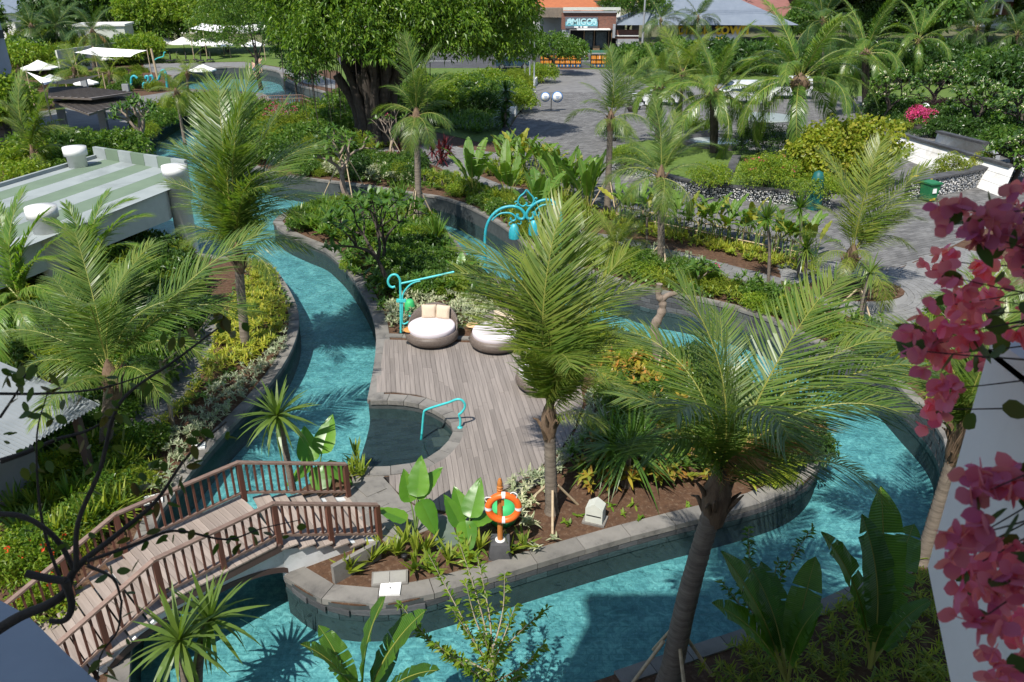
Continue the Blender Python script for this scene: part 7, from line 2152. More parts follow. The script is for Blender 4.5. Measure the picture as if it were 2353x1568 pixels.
def sail(label, pts, group='shade sails'):
 P = [G(x, y, z) for x, y, z in pts]; c = sum(P, Vector()) / len(P); og = Vector((c.x, c.y, 0))
 t = thing('shade_sail', label, 'shade sail', og, 0, group)
 n = 8; V = []; Fq = []
 c3 = c - og + Vector((0, 0, -.35))
 ring = []
 m = len(P)
 for i in range(m):
  a, b = P[i] - og, P[(i + 1) % m] - og
  for j in range(n):
   f = j / n; q = a.lerp(b, f); q = q.lerp(Vector((c3.x, c3.y, q.z)), .10 * math.sin(math.pi * f)); ring.append(q)
 V = [c3] + [c3.lerp(q, .5) + Vector((0, 0, -.05)) for q in ring] + ring; N = len(ring)
 for i in range(N):
  j = (i + 1) % N; Fq += [(0, 1 + i, 1 + j), (1 + i, 1 + N + i, 1 + N + j, 1 + j)]
 mb = MB(); mb.sm = True; mb.add(V, Fq); mb.build('cloth', M_canvas, t)
 for p in P[:3]:
  q = p - og; mb = MB(); mb.tube([(q.x, q.y, 0), (q.x, q.y, q.z + .1)], .05, 7); mb.build('mast', M_bamboo, t)
sail('large white shade sail above the left parasols', [(169, 121, 3.6), (214, 109, 3.9), (338, 116, 3.6), (300, 131, 3.0), (231, 130, 3.2)])
sail('white triangular shade sail in front of the grey tower', [(60, 165, 3.4), (131, 190, 2.8), (100, 196, 2.8)])
sail('narrow white shade sail stretched beside the small palms', [(98, 192, 2.8), (236, 171, 3.2), (150, 186, 2.5)])
sail('white shade sail below the bright tree at top', [(435, 66, 4.6), (464, 54, 5.0), (520, 60, 4.6), (510, 76, 3.8)])
sail('white shade sail partly behind the banyan leaves', [(520, 60, 4.6), (600, 56, 5.0), (640, 66, 4.6), (560, 76, 3.8)])
M_black = solid('black_woven_seat', (.022, .021, .021), (.035, .033, .033), 4, .7)
def lounger(px, rz, lb):
 p = G(px[0], px[1], ZR); p.z = ZR + .02
 t = thing('sun_lounger', lb, 'sun lounger', p, rz, 'black sun loungers by the far lawn')
 mb = MB(); mb.box((0, -.4, .34), (.8, 1.3, .07)); mb.build('seat', M_black, t)
 mb = MB(); mb.beam((0, .2, .36), (0, .85, .95), .8, .06, up=(1, 0, 0)); mb.build('backrest', M_black, t)
 for sx in (-1, 1):
  for y in (-.95, .15):
   mb = MB(); mb.box((sx * .36, y, .16), (.05, .05, .32)); mb.build('leg', M_dmetal, t)
for i, x in enumerate((372, 392, 408, 428, 447, 462, 484)):
 lounger((x, 143 + (i % 2) * 2), .25, 'black sun lounger with raised back, number %s from the left below the parasols' % ('one two three four five six seven'.split()[i]))

# ---- turquoise water feature
zI = (450, 200, 2.24)
Yw = G(345, 205, 0).y; og = G(330, 206, 0)
t = thing('water_slide_ornament', 'turquoise curled tube water feature beside the terrace', 'water feature', og)
for pts, r in (([(165, 350), (168, 290), (172, 250), (195, 235), (222, 255)], .13), ([(278, 340), (280, 300), (310, 300), (322, 270), (318, 240), (298, 240), (300, 258)], .13), ([(322, 300), (345, 290), (362, 262), (352, 232), (336, 236)], .12), ([(360, 300), (400, 280), (420, 240), (438, 195), (460, 182), (476, 210), (485, 270), (490, 340)], .13)):
 P = [q - og for q in tr(zI, pts, Yw)]
 mb = MB(); mb.tube(catmull(P, 5), r, 9); mb.build('tube', M_turq, t)
for pts in ([(372, 98), (400, 76), (455, 58), (462, 25), (475, 20)], [(560, 240), (610, 262), (665, 300)]):
 Yq = G(470, 175, 0).y; P = tr(zI, pts, Yq); og2 = Vector((P[0].x, P[0].y, 0))
 t2 = thing('far_handrail', 'thin turquoise pool handrail on the far terrace, %s' % ('left one' if pts[0][0] < 400 else 'right one'), 'handrail', og2, 0, 'far pool handrails')
 mb = MB(); mb.tube(catmull([q - og2 for q in P], 4), .06, 7); mb.build('rail', M_turq2, t2)
M_yel = solid('yellow_plastic', (.75, .50, .03), (.68, .44, .02), 2, .45)
t = thing('swim_ring', 'yellow inflatable swim ring on a stand beside the pergola', 'swim ring', G(272, 262, 0) + Vector((0, 0, .9)))
mb = MB(); pts = [(math.cos(a) * .55, math.sin(a) * .55, 0) for a in np.linspace(0, 2 * math.pi, 25)]; mb.tube(pts, .26, 10, cap=False); mb.build('ring', M_yel, t)
mb = MB(); mb.box((0, 0, -.6), (.9, .9, .68)); mb.build('stand', M_grey, t)
mb = MB(); zz = tr(zI, [(345, 0)], Yw)[0]; mb.tube([tr(zI, [(430, 370)], Yw)[0], tr(zI, [(345, -10)], Yw)[0]], .12, 8)
o = mb.build('bamboo_mast', M_bamboo); tag(o, 'tall slanting bamboo mast behind the turquoise water feature', 'mast')

# ================================================================== the drive
# white planter kerb
og = at((1215, 230))
t = thing('drive_planter', 'low white planter wall with stepped plinths along the drive', 'planter', og)
P = [at(q) - og for q in ((1178, 268), (1196, 245), (1212, 218), (1224, 200), (1240, 182))]
for i, h in ((0, .75), (1, .35), (2, .35), (3, .8)):
 mb = MB(); mb.beam(P[i] + Vector((0, 0, h / 2 - .05)), P[i + 1] + Vector((0, 0, h / 2 - .05)), .5, h); mb.build('plinth', M_white, t)
a, b = at((1150, 322)) - og, at((1178, 270)) - og
for i in range(8):
 mb = MB(); mb.beam(a.lerp(b, i / 8) + Vector((0, 0, .12)), a.lerp(b, (i + .96) / 8) + Vector((0, 0, .12)), .35, .3); mb.build('kerb_stone', M_wallstone, t)
M_steel = solid('grey_steel', (.42, .43, .44), None, 2, .4, metal=.7)
for (x, y0_, y1_, lb) in ((1206, 204, 118, 'left one of three grey flag poles beside the drive'), (1217, 206, 88, 'middle one of three grey flag poles beside the drive'), (1227, 212, 76, 'right one of three grey flag poles beside the drive')):
 p = at((x, y0_)); top = AY(x + 1, y1_, p.y).z - ZR
 t = thing('flag_pole', lb, 'flag pole', p, 0, 'flag poles beside the drive')
 mb = MB(); mb.lathe([(.10, 0), (.10, .3), (.075, .32), (.065, top * .6), (.045, top), (.07, top + .05), (0, top + .12)], n=12); mb.build('pole', M_steel, t)
 mb = MB(); mb.box((0, 0, .08), (.4, .4, .16)); mb.build('footing', M_white, t)
# round signs
zJ = (1900, 150, 2.186)
p = trg(zJ, 665, 648, ZR)
t = thing('round_sign_stand', 'two round white signs with blue rims on one stand in the drive', 'sign', p)
M_blue = solid('blue_rim', (.05, .20, .50), None, 2, .5)
mb = MB(); mb.box((0, 0, .04), (1.5, .5, .08)); mb.build('base', M_dmetal, t)
mb = MB(); mb.tube([(0, 0, 0), (0, 0, 1.1)], .035, 8); mb.build('pole', M_dmetal, t)
def text(name, s, size, mat, parent, loc, rot=(math.pi / 2, 0, 0), ext=.01, align='CENTER', bold=0.0):
 c = bpy.data.curves.new(name, 'FONT'); c.body = s; c.size = size; c.extrude = ext; c.align_x = align; c.align_y = 'CENTER'; c.offset = bold
 tmp = bpy.data.objects.new('tmp_text', c); COL.objects.link(tmp)
 dg = bpy.context.evaluated_depsgraph_get(); me = bpy.data.meshes.new_from_object(tmp.evaluated_get(dg))
 bpy.data.objects.remove(tmp); me.materials.clear(); me.materials.append(mat)
 return obj(name, me, parent, loc, rot)
for sx, r in ((-.5, .40), (.52, .46)):
 mb = MB(); mb.lathe([(0, 0), (r, 0), (r, .06), (0, .06)], n=28); o = mb.build('rim', M_blue, t, loc=(sx, .03, 1.2), rot=(math.pi / 2, 0, 0))
 mb = MB(); mb.lathe([(0, 0), (r * .84, 0), (r * .84, .07), (0, .07)], n=28); o = mb.build('face', M_lid, t, loc=(sx, .025, 1.2), rot=(math.pi / 2, 0, 0))
 mb = MB()
 for k in range(3):
  mb.box((sx, -.052, 1.28 - k * .09), (r * (.8 - .2 * k), .008, .035))
 mb.build('print', M_blue, t)
# flower pot
M_pot = solid('dark_clay_pot', (.045, .038, .034), None, 2, .7)
def pot(label, p, r, h, group=None):
 t = thing('plant_pot', label, 'pot', p, 0, group)
 mb = MB(); mb.lathe([(r * .55, 0), (r * .95, h * .45), (r, h * .8), (r * .8, h * .95), (r * .9, h), (r * .75, h), (r * .7, h * .9), (0, h * .88)], n=20); mb.build('bowl', M_pot, t)
 v, f = clumps([(0, 0, h * 1.3), (.15, .1, h * 1.2), (-.15, 0, h * 1.25)], 30, r * .7, (.1, .2), (.05, .08)); obj('plant', np_mesh('pot_plant', v, f, L_green), t)
pot('dark bowl-shaped pot with small plant on the drive', at((1452, 258)), .45, .6)

# planter island round the fountain
og = at((1650, 400))
isl = thing('pebble_planter', 'raised planter faced with white and grey pebbles and dark coping', 'planter', og)
front = pxline([(1400, 385), (1445, 402), (1520, 428), (1600, 450), (1665, 458), (1760, 466), (1850, 476), (1905, 478)], ZR, 4)
inner = [at((1905, 440)), at((1860, 390)), at((1760, 368)), at((1660, 372)), at((1580, 350)), at((1480, 345)), at((1415, 358))]
mb = MB(); mb.prism([Vector((p.x, p.y, 0)) - Vector((og.x, og.y, 0)) for p in front + inner], -.05, .62); mb.build('body', M_wallgrout, isl)
mb = MB(); fr2 = offset(front, .35);
mb.prism([Vector((p.x - og.x, p.y - og.y, 0)) for p in offset(front, .42) + [q * 1.0 for q in inner]], .5, .66); mb.build('lawn', M_lawn, isl)
pts = resample(front, .7)
for i in range(len(pts) - 1):
 a, b = pts[i] - og, pts[i + 1] - og
 g = (b - a).normalized() * .006
 mb = MB(); mb.beam(a + g + Vector((0, .16, .68)), b - g + Vector((0, .16, .68)), .4, .1); mb.build('coping_stone', M_wallstone, isl)
a, b = at((1662, 452)) - og, at((1690, 385)) - og
for i in range(6):
 mb = MB(); mb.beam(a.lerp(b, i / 6.) + Vector((0, 0, .70)), a.lerp(b, (i + .97) / 6.) + Vector((0, 0, .70)), .5, .14); mb.build('coping_stone', M_wallstone, isl)
# pebbles on the facing
def pebbles(line, z0, z1, step, parent, og, sgn=1, n1=300, batter=.15):
 M_pebs = [solid('white_pebble', (.46, .45, .43), (.34, .335, .32), 4, .5, per=.25), solid('grey_pebble', (.20, .21, .23), (.13, .14, .15), 4, .5, per=.3)]
 ms = []
 for m_ in M_pebs:
  mb = MB(); mb.lathe([(.0, -.03), (.038, -.012), (.045, 0.0), (.038, .018), (0, .032)], n=7); ms.append(mb.mesh('pebble_' + m_.name, m_))
 pl = resample(line, step); rows = int((z1 - z0) / (step * .85)); cand = []
 for r in range(rows):
  for i, p in enumerate(pl[:-1]):
   f = (r + .5) / rows
   d = pl[i + 1] - p; nn_ = Vector((d.y, -d.x, 0)).normalized() * sgn
   q = p + d * (.5 * (r % 2)) + nn_ * (.02 + batter * (1 - f)) - og
   cand.append((Vector((q.x, q.y, z0 + (z1 - z0) * f)), nn_, (p.y)))
 random.shuffle(cand); cand.sort(key=lambda c: c[2])
 V = [[], []]; Fq = [[], []]; cnt = [0, 0]
 base = [(np.array([v.co[:] for v in m_.vertices]), [list(pp.vertices) for pp in m_.polygons]) for m_ in ms]
 for k, (q, nn_, _) in enumerate(cand):
  w = 0 if random.random() < .6 else 1; s = step / .1 * random.uniform(.7, 1.25); q = q + Vector((random.uniform(-.3, .3), 0, random.uniform(-.3, .3))) * step
  if k < n1:
   o = obj('pebble', ms[w], parent); o.matrix_local = Matrix.Translation(q) @ nn_.to_track_quat('Z', 'Y').to_matrix().to_4x4() @ Matrix.Scale(s, 4)
  else:
   A = np.array(nn_.to_track_quat('Z', 'Y').to_matrix()) * s
   vv = base[w][0] @ A.T + np.array(q[:]); b0_ = cnt[w]
   V[w].append(vv); Fq[w] += [tuple(i_ + b0_ for i_ in fc) for fc in base[w][1]]; cnt[w] += len(vv)
 for w in (0, 1):
  if V[w]:
   me = bpy.data.meshes.new('pebbles'); me.from_pydata([tuple(x) for x in np.concatenate(V[w])], [], Fq[w]); me.materials.append(M_pebs[w])
   kind(obj('pebbles', me, parent), 'stuff')
pebbles(front, 0.02, .62, .11, isl, Vector((og.x, og.y, 0)), 1, 300)
for ch in isl.children:
 if ch.name.startswith('pebble'):
  pass
# fountain basin
og = at((1640, 352))
t = thing('fountain', 'round stone fountain basin with pale water and dark rim', 'fountain', og)
mb = MB(); mb.lathe([(2.2, 0), (2.2, .9), (1.9, .95), (1.85, .6), (0, .55)], n=36, smooth=False); mb.build('basin', M_wallstone, t)
mb = MB(); mb.lathe([(1.86, .70), (0, .705)], n=36); mb.build('pool', solid('pale_fountain_water', (.42, .46, .45), (.33, .37, .36), 1, .15), t)
og = at((1752, 318))
t = thing('fountain_dish', 'wide pale stone dish on a dark pedestal behind the palms', 'fountain', og)
mb = MB(); mb.lathe([(.5, 0), (.45, 1.0), (.9, 1.2), (2.1, 1.42), (2.15, 1.5), (2.0, 1.52), (0, 1.42)], n=36); mb.build('dish', solid('pale_green_stone', (.26, .29, .27), (.20, .23, .21), 2, .4), t)
mb = MB(); mb.lathe([(.8, -.02), (.8, .3), (.5, .35)], n=24); mb.build('foot', M_wallstone, t)
lawn('fountain_lawn', [(1560, 300), (1660, 292), (1680, 262), (1590, 262)], ZR, 0)
mb = MB(); q = at((1588, 265)); mb.lathe([(.3, 0), (.25, .1), (.22, 1.0), (.34, 1.1), (.34, 1.2), (0, 1.22)], n=16); o = mb.build('stone_pedestal', M_util, loc=q); tag(o, 'small pale stone pedestal on the lawn behind the fountain', 'pedestal')

# ramp wall at right
og = at((2180, 370))
t = thing('ramp_wall', 'sloping white tiled ramp wall with dark coping at the right', 'wall', og)
a0 = G(2040, 300, 1.7); a1 = G(2330, 385, 1.9); b0_ = G(2020, 345, ZR); b1_ = G(2300, 455, ZR)
for i in range(9):
 for j in range(3):
  f0, f1 = i / 9, (i + .985) / 9; g0, g1 = j / 3, (j + .97) / 3
  def bil(f, g):
   return (a0.lerp(a1, f)).lerp(b0_.lerp(b1_, f), g) - og
  q = [bil(f0, g1), bil(f1, g1), bil(f1, g0), bil(f0, g0)]
  nrm = (q[1] - q[0]).cross(q[3] - q[0]).normalized()
  mb = MB(); mb.add(q + [p - nrm * .06 for p in q], [(0, 1, 2, 3), (4, 7, 6, 5), (0, 4, 5, 1), (1, 5, 6, 2), (2, 6, 7, 3), (3, 7, 4, 0)]); mb.build('tile', M_white, t)
q = [a0 - og, a1 - og, b1_ - og, b0_ - og]; up_ = Vector((0, .05, -.05))
mb = MB(); mb.add([p + Vector((0, .08, -.08)) for p in q] + [Vector((p.x, p.y + 1.0, -.2)) for p in q], [(3, 2, 1, 0), (0, 1, 5, 4), (2, 3, 7, 6), (1, 2, 6, 5), (3, 0, 4, 7)]); mb.build('core', M_grey, t)
for i in range(10):
 p0 = a0.lerp(a1, i / 10.) - og; p1 = a0.lerp(a1, (i + .98) / 10.) - og
 mb = MB(); mb.beam(p0 + Vector((0, .12, .03)), p1 + Vector((0, .12, .03)), .38, .12); mb.build('coping_stone', M_wallstone, t)
og = at((2240, 345)); t = thing('upper_ramp_wall', 'shorter white ramp wall dappled with shade behind the first', 'wall', og)
a0 = G(2160, 305, 1.9) - og; a1 = G(2270, 332, 2.0) - og; b0_ = G(2150, 335, 1.0) - og; b1_ = G(2258, 352, 1.2) - og
for i in range(5):
 q = [b0_.lerp(b1_, i / 5.), b0_.lerp(b1_, (i + .98) / 5.), a0.lerp(a1, (i + .98) / 5.), a0.lerp(a1, i / 5.)]
 mb = MB(); mb.add(q + [p + Vector((0, .3, -.1)) for p in q], [(0, 1, 2, 3), (4, 7, 6, 5), (0, 4, 5, 1), (1, 5, 6, 2), (2, 6, 7, 3), (3, 7, 4, 0)]); mb.build('tile', M_white, t)
mb = MB(); mb.beam(a0 + Vector((0, .2, .02)), a1 + Vector((0, .2, .02)), .45, .14); mb.build('coping_stone', M_wallstone, t)
mb = MB(); c = (b0_ + b1_) / 2; mb.box((c.x, c.y + .5, (c.z - .1) / 2), (5.2, 1.0, max(.4, c.z)), rz=-.45); mb.build('core', M_grey, t)
# pebble wall below the ramp
og = at((2200, 440)); t = thing('pebble_wall', 'low wall of stacked white pebbles below the ramp', 'wall', og)
line = [at((2085, 462)), at((2150, 452)), at((2210, 440)), at((2290, 420)), at((2360, 404))]
mb = MB(); mb.prism([Vector((p.x - og.x, p.y - og.y, 0)) for p in line + [q + Vector((0, .5, 0)) for q in reversed(line)]], -.05, 1.0); mb.build('core', M_wallgrout, t)
pebbles(line, .03, .98, .12, t, Vector((og.x, og.y, 0)), 1, 300, .02)
for i in range(len(line) - 1):
 mb = MB(); mb.beam(line[i] - og + Vector((0, .22, 1.05)), line[i + 1] - og + Vector((0, .22, 1.05)), .62, .1); mb.build('coping_stone', M_wallstone, t)
# both pebble things stand on the drive level
# globe lamp
p = at((2116, 290)); hz = AY(2118, 248, p.y).z - ZR
t = thing('globe_lamp', 'white globe lamp on a short dark post', 'lamp', p)
mb = MB(); mb.tube([(0, 0, 0), (0, 0, hz - .3)], .05, 9); mb.build('post', M_dmetal, t)
mb = MB(); mb.lathe([(.0, -.36)] + [(.36 * math.cos(a), .36 * math.sin(a)) for a in np.linspace(-1.3, 1.3, 13)] + [(0, .36)], (0, 0, hz), n=22); mb.build('globe', M_lid, t)
pot('brown pot under the pink bougainvillea bush', at((2108, 308)), .4, .7)
# no parking sign
p = at((2350, 320)); hz = AY(2349, 290, p.y).z - ZR
t = thing('traffic_sign', 'round no-parking sign with red ring at the right edge', 'sign', p)
mb = MB(); mb.tube([(0, 0, 0), (0, 0, hz + .35)], .03, 8); mb.build('post', M_steel, t)
mb = MB(); mb.lathe([(0, 0), (.42, 0), (.42, .03), (0, .03)], n=24); mb.build('ring', solid('sign_red', (.6, .03, .03), None, 2, .5), t, loc=(0, -.03, hz), rot=(math.pi / 2, 0, 0))
mb = MB(); mb.lathe([(0, 0), (.32, 0), (.32, .04), (0, .04)], n=24); mb.build('face', M_lid, t, loc=(0, -.03, hz), rot=(math.pi / 2, 0, 0))
text('letter', 'P', .5, M_dmetal, t, (0, -.075, hz))
mb = MB(); mb.box((0, -.08, hz), (.66, .02, .07), M=Matrix.Rotation(.78, 3, 'Y')); mb.build('bar', MATS['sign_red'], t)
# wheelie bins
def bin_(label, p, rz, mat):
 t = thing('wheelie_bin', label, 'bin', p, rz, 'wheelie bins by the pebble wall')
 mb = MB(); V = [(-.26, -.3, .12), (.26, -.3, .12), (.26, .26, .12), (-.26, .26, .12), (-.33, -.38, .95), (.33, -.38, .95), (.33, .36, .95), (-.33, .36, .95)]
 mb.add(V, [(3, 2, 1, 0), (0, 1, 5, 4), (1, 2, 6, 5), (2, 3, 7, 6), (3, 0, 4, 7), (4, 5, 6, 7)]); mb.build('body', mat, t)
 mb = MB(); mb.box((0, -.02, .99), (.74, .84, .08)); mb.box((0, .42, 1.0), (.6, .08, .06)); mb.build('lid', mat, t)
 for sx in (-1, 1):
  mb = MB(); mb.tube([(sx * .24, .28, .11), (sx * .31, .28, .11)], .11, 12); mb.build('wheel', M_dmetal, t)
 mb = MB(); mb.box((0, -.36, .62), (.24, .02, .26), M=Matrix.Rotation(-.1, 3, 'X')); mb.build('sticker', M_lid, t)
 mb = MB(); mb.box((0, -.33, .16), (.3, .06, .1)); mb.build('foot_pedal', M_yel, t)
bin_('green wheelie bin with white sticker beside the drive', G(2130, 462, ZR + .03), .3, solid('bin_green', (.02, .16, .06), (.018, .13, .05), 2, .5))
bin_('yellow wheelie bin behind the green one', G(2106, 452, ZR + .03), .3, M_yel)
mb = MB(); mb.lathe([(.35, 0), (.4, .8), (.3, 1.6), (.22, 1.9), (0, 2.0)], n=11); o = mb.build('wrapped_post', solid('green_tarp', (.01, .11, .10), (.008, .08, .075), 3, .5), loc=at((1868, 482))); tag(o, 'dark green tarpaulin wrapped round a post beside the pebble planter', 'tarpaulin')

for nm, lb, px, z, n_, sz, kd, sd in (
 ('bank_undergrowth', 'mixed leafy undergrowth between the back channel and the path', [(960, 410), (1040, 408), (1100, 438), (1180, 462), (1235, 500), (1265, 545), (1330, 572), (1430, 585), (1520, 600), (1620, 640), (1740, 672), (1860, 720), (1980, 775), (2090, 830), (2190, 960), (2110, 900), (1960, 800), (1860, 765), (1690, 695), (1500, 655), (1380, 622), (1250, 575), (1150, 500), (1060, 458)], ZR, 95, (.25, .6), (0, 1, 3, 0), 31),
 ('back_undergrowth', 'mixed leafy undergrowth along the back of the back channel', [(640, 396), (740, 372), (860, 372), (960, 388), (950, 425), (800, 412), (700, 405)], ZR, 26, (.4, .9), (0, 2, 3), 32),
 ('island_undergrowth', 'mixed leafy undergrowth on the right half of the island', [(1200, 735), (1290, 775), (1400, 790), (1560, 835), (1700, 890), (1840, 985), (1860, 1060), (1780, 1110), (1640, 1090), (1520, 1040), (1420, 1000), (1385, 900), (1330, 820)], ZL, 70, (.3, .7), (0, 1, 3, 2), 33),
 ('planter_undergrowth', 'leafy undergrowth on the river planter and its back edge', [(650, 505), (740, 484), (900, 484), (990, 515), (1040, 570), (1000, 575), (900, 560), (760, 556), (690, 535)], ZL, 46, (.35, .75), (0, 3, 1), 34),
 ('left_undergrowth', 'leafy undergrowth between the left path and the lily clumps', [(300, 1060), (345, 1020), (330, 1100), (240, 1230), (120, 1330), (30, 1340), (30, 1180), (150, 1060)], ZL, 40, (.3, .65), (0, 3, 1), 35)):
 scatter(nm, lb, None, px, z, n_, sz, kd, sd, .3, mass=True)

# ================================================================== gate, street, shops
random.seed(101)
zK = (2130, 0, 2.69); zM = (2630, 0, 2.69)
Yg = G(1290, 156, ZR).y
M_orange = solid('orange_gate_slat', (.72, .27, .02), (.60, .21, .015), 2, .55, per=.1)
M_iron = solid('black_iron', (.02, .02, .022), None, 2, .5, metal=.4)
def gate(label, x0, x1):
 a = tr(zK, [(x0, 712)], Yg)[0]; b = tr(zK, [(x1, 712)], Yg)[0]; top = tr(zK, [(x0, 590)], Yg)[0].z - ZR
 w = b.x - a.x
 t = thing('sliding_gate', label, 'gate', (a.x, Yg, ZR), 0, 'orange driveway gates')
 for z in (.08, top * .30, top * .62, top):
  mb = MB(); mb.box((w / 2, 0, z), (w, .1, .1)); mb.build('rail', M_iron, t)
 n = max(3, int(w / .62))
 for k in range(n + 1):
  mb = MB(); mb.box((w * k / n, -.01, top / 2), (.09, .12, top)); mb.build('post', M_iron, t)
 m = n * 3
 for k in range(m):
  mb = MB(); mb.box((w * (k + .5) / m, .03, top * .62), (w / m * .78, .05, top * .70)); mb.build('slat', M_orange, t)
 for k in range(m):
  mb = MB(); mb.box((w * (k + .5) / m, .03, top * .17), (w / m * .7, .05, top * .16)); mb.build('lower_slat', M_blue if k % 2 else M_table2, t)
gate('long orange-slatted sliding gate left of the opening', 62, 520)
gate('shorter orange-slatted sliding gate right of the opening', 625, 905)
t = thing('gate_pier', 'dark stone gate pier at the left end of the orange gate', 'pier', (tr(zK, [(35, 712)], Yg)[0].x, Yg, ZR))
mb = MB(); mb.box((0, .2, 1.5), (1.0, .9, 3.0)); mb.build('shaft', M_wallstone, t)
mb = MB(); mb.box((0, .2, 3.1), (1.3, 1.2, .2)); mb.build('cap', M_concrete, t)

# scooters and rider
M_sw = solid('white_fairing', (.75, .75, .75), None, 2, .35); M_sr = solid('red_fairing', (.55, .05, .02), None, 2, .35); M_tyre = solid('rubber', (.02, .02, .02), None, 2, .8)
def scooter(label, p, rz):
 t = thing('scooter', label, 'scooter', p, rz, 'scooters on the street')
 for x in (-.62, .62):
  mb = MB(); pts = [(x + math.cos(a) * .24, 0, .28 + math.sin(a) * .24) for a in np.linspace(0, 2 * math.pi, 19)]; mb.tube(pts, .055, 7, cap=False); w = mb.build('wheel', M_tyre, t)
  mb = MB(); mb.tube([(x, -.03, .28), (x, .03, .28)], .14, 12); mb.build('rim', M_steel, w)
 def side(pts, wid, mat, nm):
  mb = MB(); V = [(x, -wid, z) for x, z in pts] + [(x, wid, z) for x, z in pts]; n = len(pts)
  mb.add(V, [tuple(range(n)), tuple(reversed(range(n, 2 * n)))] + [(i, n + i, n + (i + 1) % n, (i + 1) % n) for i in range(n)]); mb.build(nm, mat, t)
 side([(-.95, .72), (-.2, .62), (-.1, .42), (-.5, .36), (-.85, .55)], .14, M_sw, 'rear_body')
 side([(-.85, .80), (-.1, .74), (-.15, .66), (-.85, .70)], .13, M_black, 'seat')
 side([(-.2, .34), (.32, .30), (.36, .38), (-.2, .42)], .16, M_black, 'footboard')
 side([(.30, .34), (.42, .34), (.58, .95), (.46, 1.0)], .17, M_sw, 'front_shield')
 side([(.40, .52), (.95, .50), (.72, .60), (.44, .66)], .07, M_sr, 'front_mudguard')
 mb = MB(); mb.tube([(.50, -.33, 1.06), (.52, 0, 1.0), (.50, .33, 1.06)], .02, 6); mb.build('handlebar', M_iron, t)
 mb = MB(); mb.tube([(.62, 0, .28), (.50, 0, 1.0)], .03, 6); mb.build('fork', M_steel, t)
 mb = MB(); mb.box((.56, 0, .88), (.08, .16, .1)); mb.build('headlight', M_lid, t)

def person(label, p, rz, J, edges, mats, hair, name='person', hairz=0.0, group=None):
 """J: joint -> (position, radius); one continuous body grown round the skeleton"""
 names = list(J); me = bpy.data.meshes.new('body')
 me.from_pydata([J[n][0] for n in names], [(names.index(a), names.index(b)) for a, b in edges], [])
 ob = bpy.data.objects.new('tmp_body', me); COL.objects.link(ob)
 md = ob.modifiers.new('s', 'SKIN'); sv = me.skin_vertices[0].data
 for i, n in enumerate(names):
  r = J[n][1]; sv[i].radius = (r, r) if not hasattr(r, '__len__') else r; sv[i].use_root = n == 'pelvis'
 ss = ob.modifiers.new('u', 'SUBSURF'); ss.levels = 2; ss.render_levels = 2
 dg = bpy.context.evaluated_depsgraph_get(); bm_ = bpy.data.meshes.new_from_object(ob.evaluated_get(dg))
 bpy.data.objects.remove(ob)
 bm_.materials.clear()
 for m_ in mats['list']:
  bm_.materials.append(m_)
 for po in bm_.polygons:
  po.use_smooth = True; po.material_index = mats['pick'](po.center)
 t = thing(name, label, 'person', p, rz, group)
 obj('body', bm_, t)
 hp = Vector(J['head'][0]); mb = MB(); r = .105
 mb.lathe([(r * math.cos(a), r * math.sin(a)) for a in np.linspace(-.1, 1.5, 8)], hp + Vector((-.012, 0, .03)), n=14, sx=1.05, sy=.95); mb.build('hair', hair, t)
 return t
E0 = [('pelvis', 'spine'), ('spine', 'chest'), ('chest', 'neck'), ('neck', 'head'), ('chest', 'shL'), ('shL', 'elL'), ('elL', 'haL'), ('haL', 'fiL'), ('chest', 'shR'), ('shR', 'elR'), ('elR', 'haR'), ('haR', 'fiR'),
   ('pelvis', 'hipL'), ('hipL', 'knL'), ('knL', 'anL'), ('anL', 'toL'), ('pelvis', 'hipR'), ('hipR', 'knR'), ('knR', 'anR'), ('anR', 'toR')]
M_skin = solid('skin', (.42, .23, .15), (.38, .20, .13), 3, .6); M_hair = solid('dark_hair', (.02, .014, .01), None, 3, .6)
M_shirt = solid('orange_brown_shirt', (.34, .13, .06), None, 3, .8); M_short = solid('teal_shorts', (.06, .22, .24), None, 3, .8)
ps = tr(zK, [(520, 620)], 0.5 * (YST0 + YST1) + 2)[0]; ps = Vector((ps.x, G(1330, 139, ZR).y, ZR + .02))
scooter('white and red scooter with a rider in the street behind the gate', ps, 0)
J = {'pelvis': ((-.35, 0, .86), .15), 'spine': ((-.32, 0, 1.06), .13), 'chest': ((-.22, 0, 1.3), .15), 'neck': ((-.16, 0, 1.46), .06), 'head': ((-.12, 0, 1.6), .11),
  'shL': ((-.2, .19, 1.36), .07), 'elL': ((.08, .27, 1.15), .05), 'haL': ((.42, .28, 1.08), .04), 'fiL': ((.5, .28, 1.07), .03), 'shR': ((-.2, -.19, 1.36), .07), 'elR': ((.08, -.27, 1.15), .05), 'haR': ((.42, -.28, 1.08), .04), 'fiR': ((.5, -.28, 1.07), .03),
  'hipL': ((-.28, .12, .84), .11), 'knL': ((.12, .17, .80), .08), 'anL': ((.10, .15, .44), .05), 'toL': ((.24, .15, .41), .045), 'hipR': ((-.28, -.12, .84), .11), 'knR': ((.12, -.17, .80), .08), 'anR': ((.10, -.15, .44), .05), 'toR': ((.24, -.15, .41), .045)}
person('rider in brown shirt and teal shorts sitting on the white scooter', ps, 0, J, E0, {'list': [M_skin, M_shirt, M_short], 'pick': lambda c: 1 if (c.z > 1.0 and c.z < 1.45 and c.x < .05) else (2 if c.z <= 1.0 and c.x < .14 and c.z > .72 else 0)}, M_hair)
p2 = tr(zK, [(740, 610)], ps.y)[0]; scooter('white scooter parked right of the gate opening', Vector((p2.x, ps.y - 2.0, ZR + .02)), 2.6)
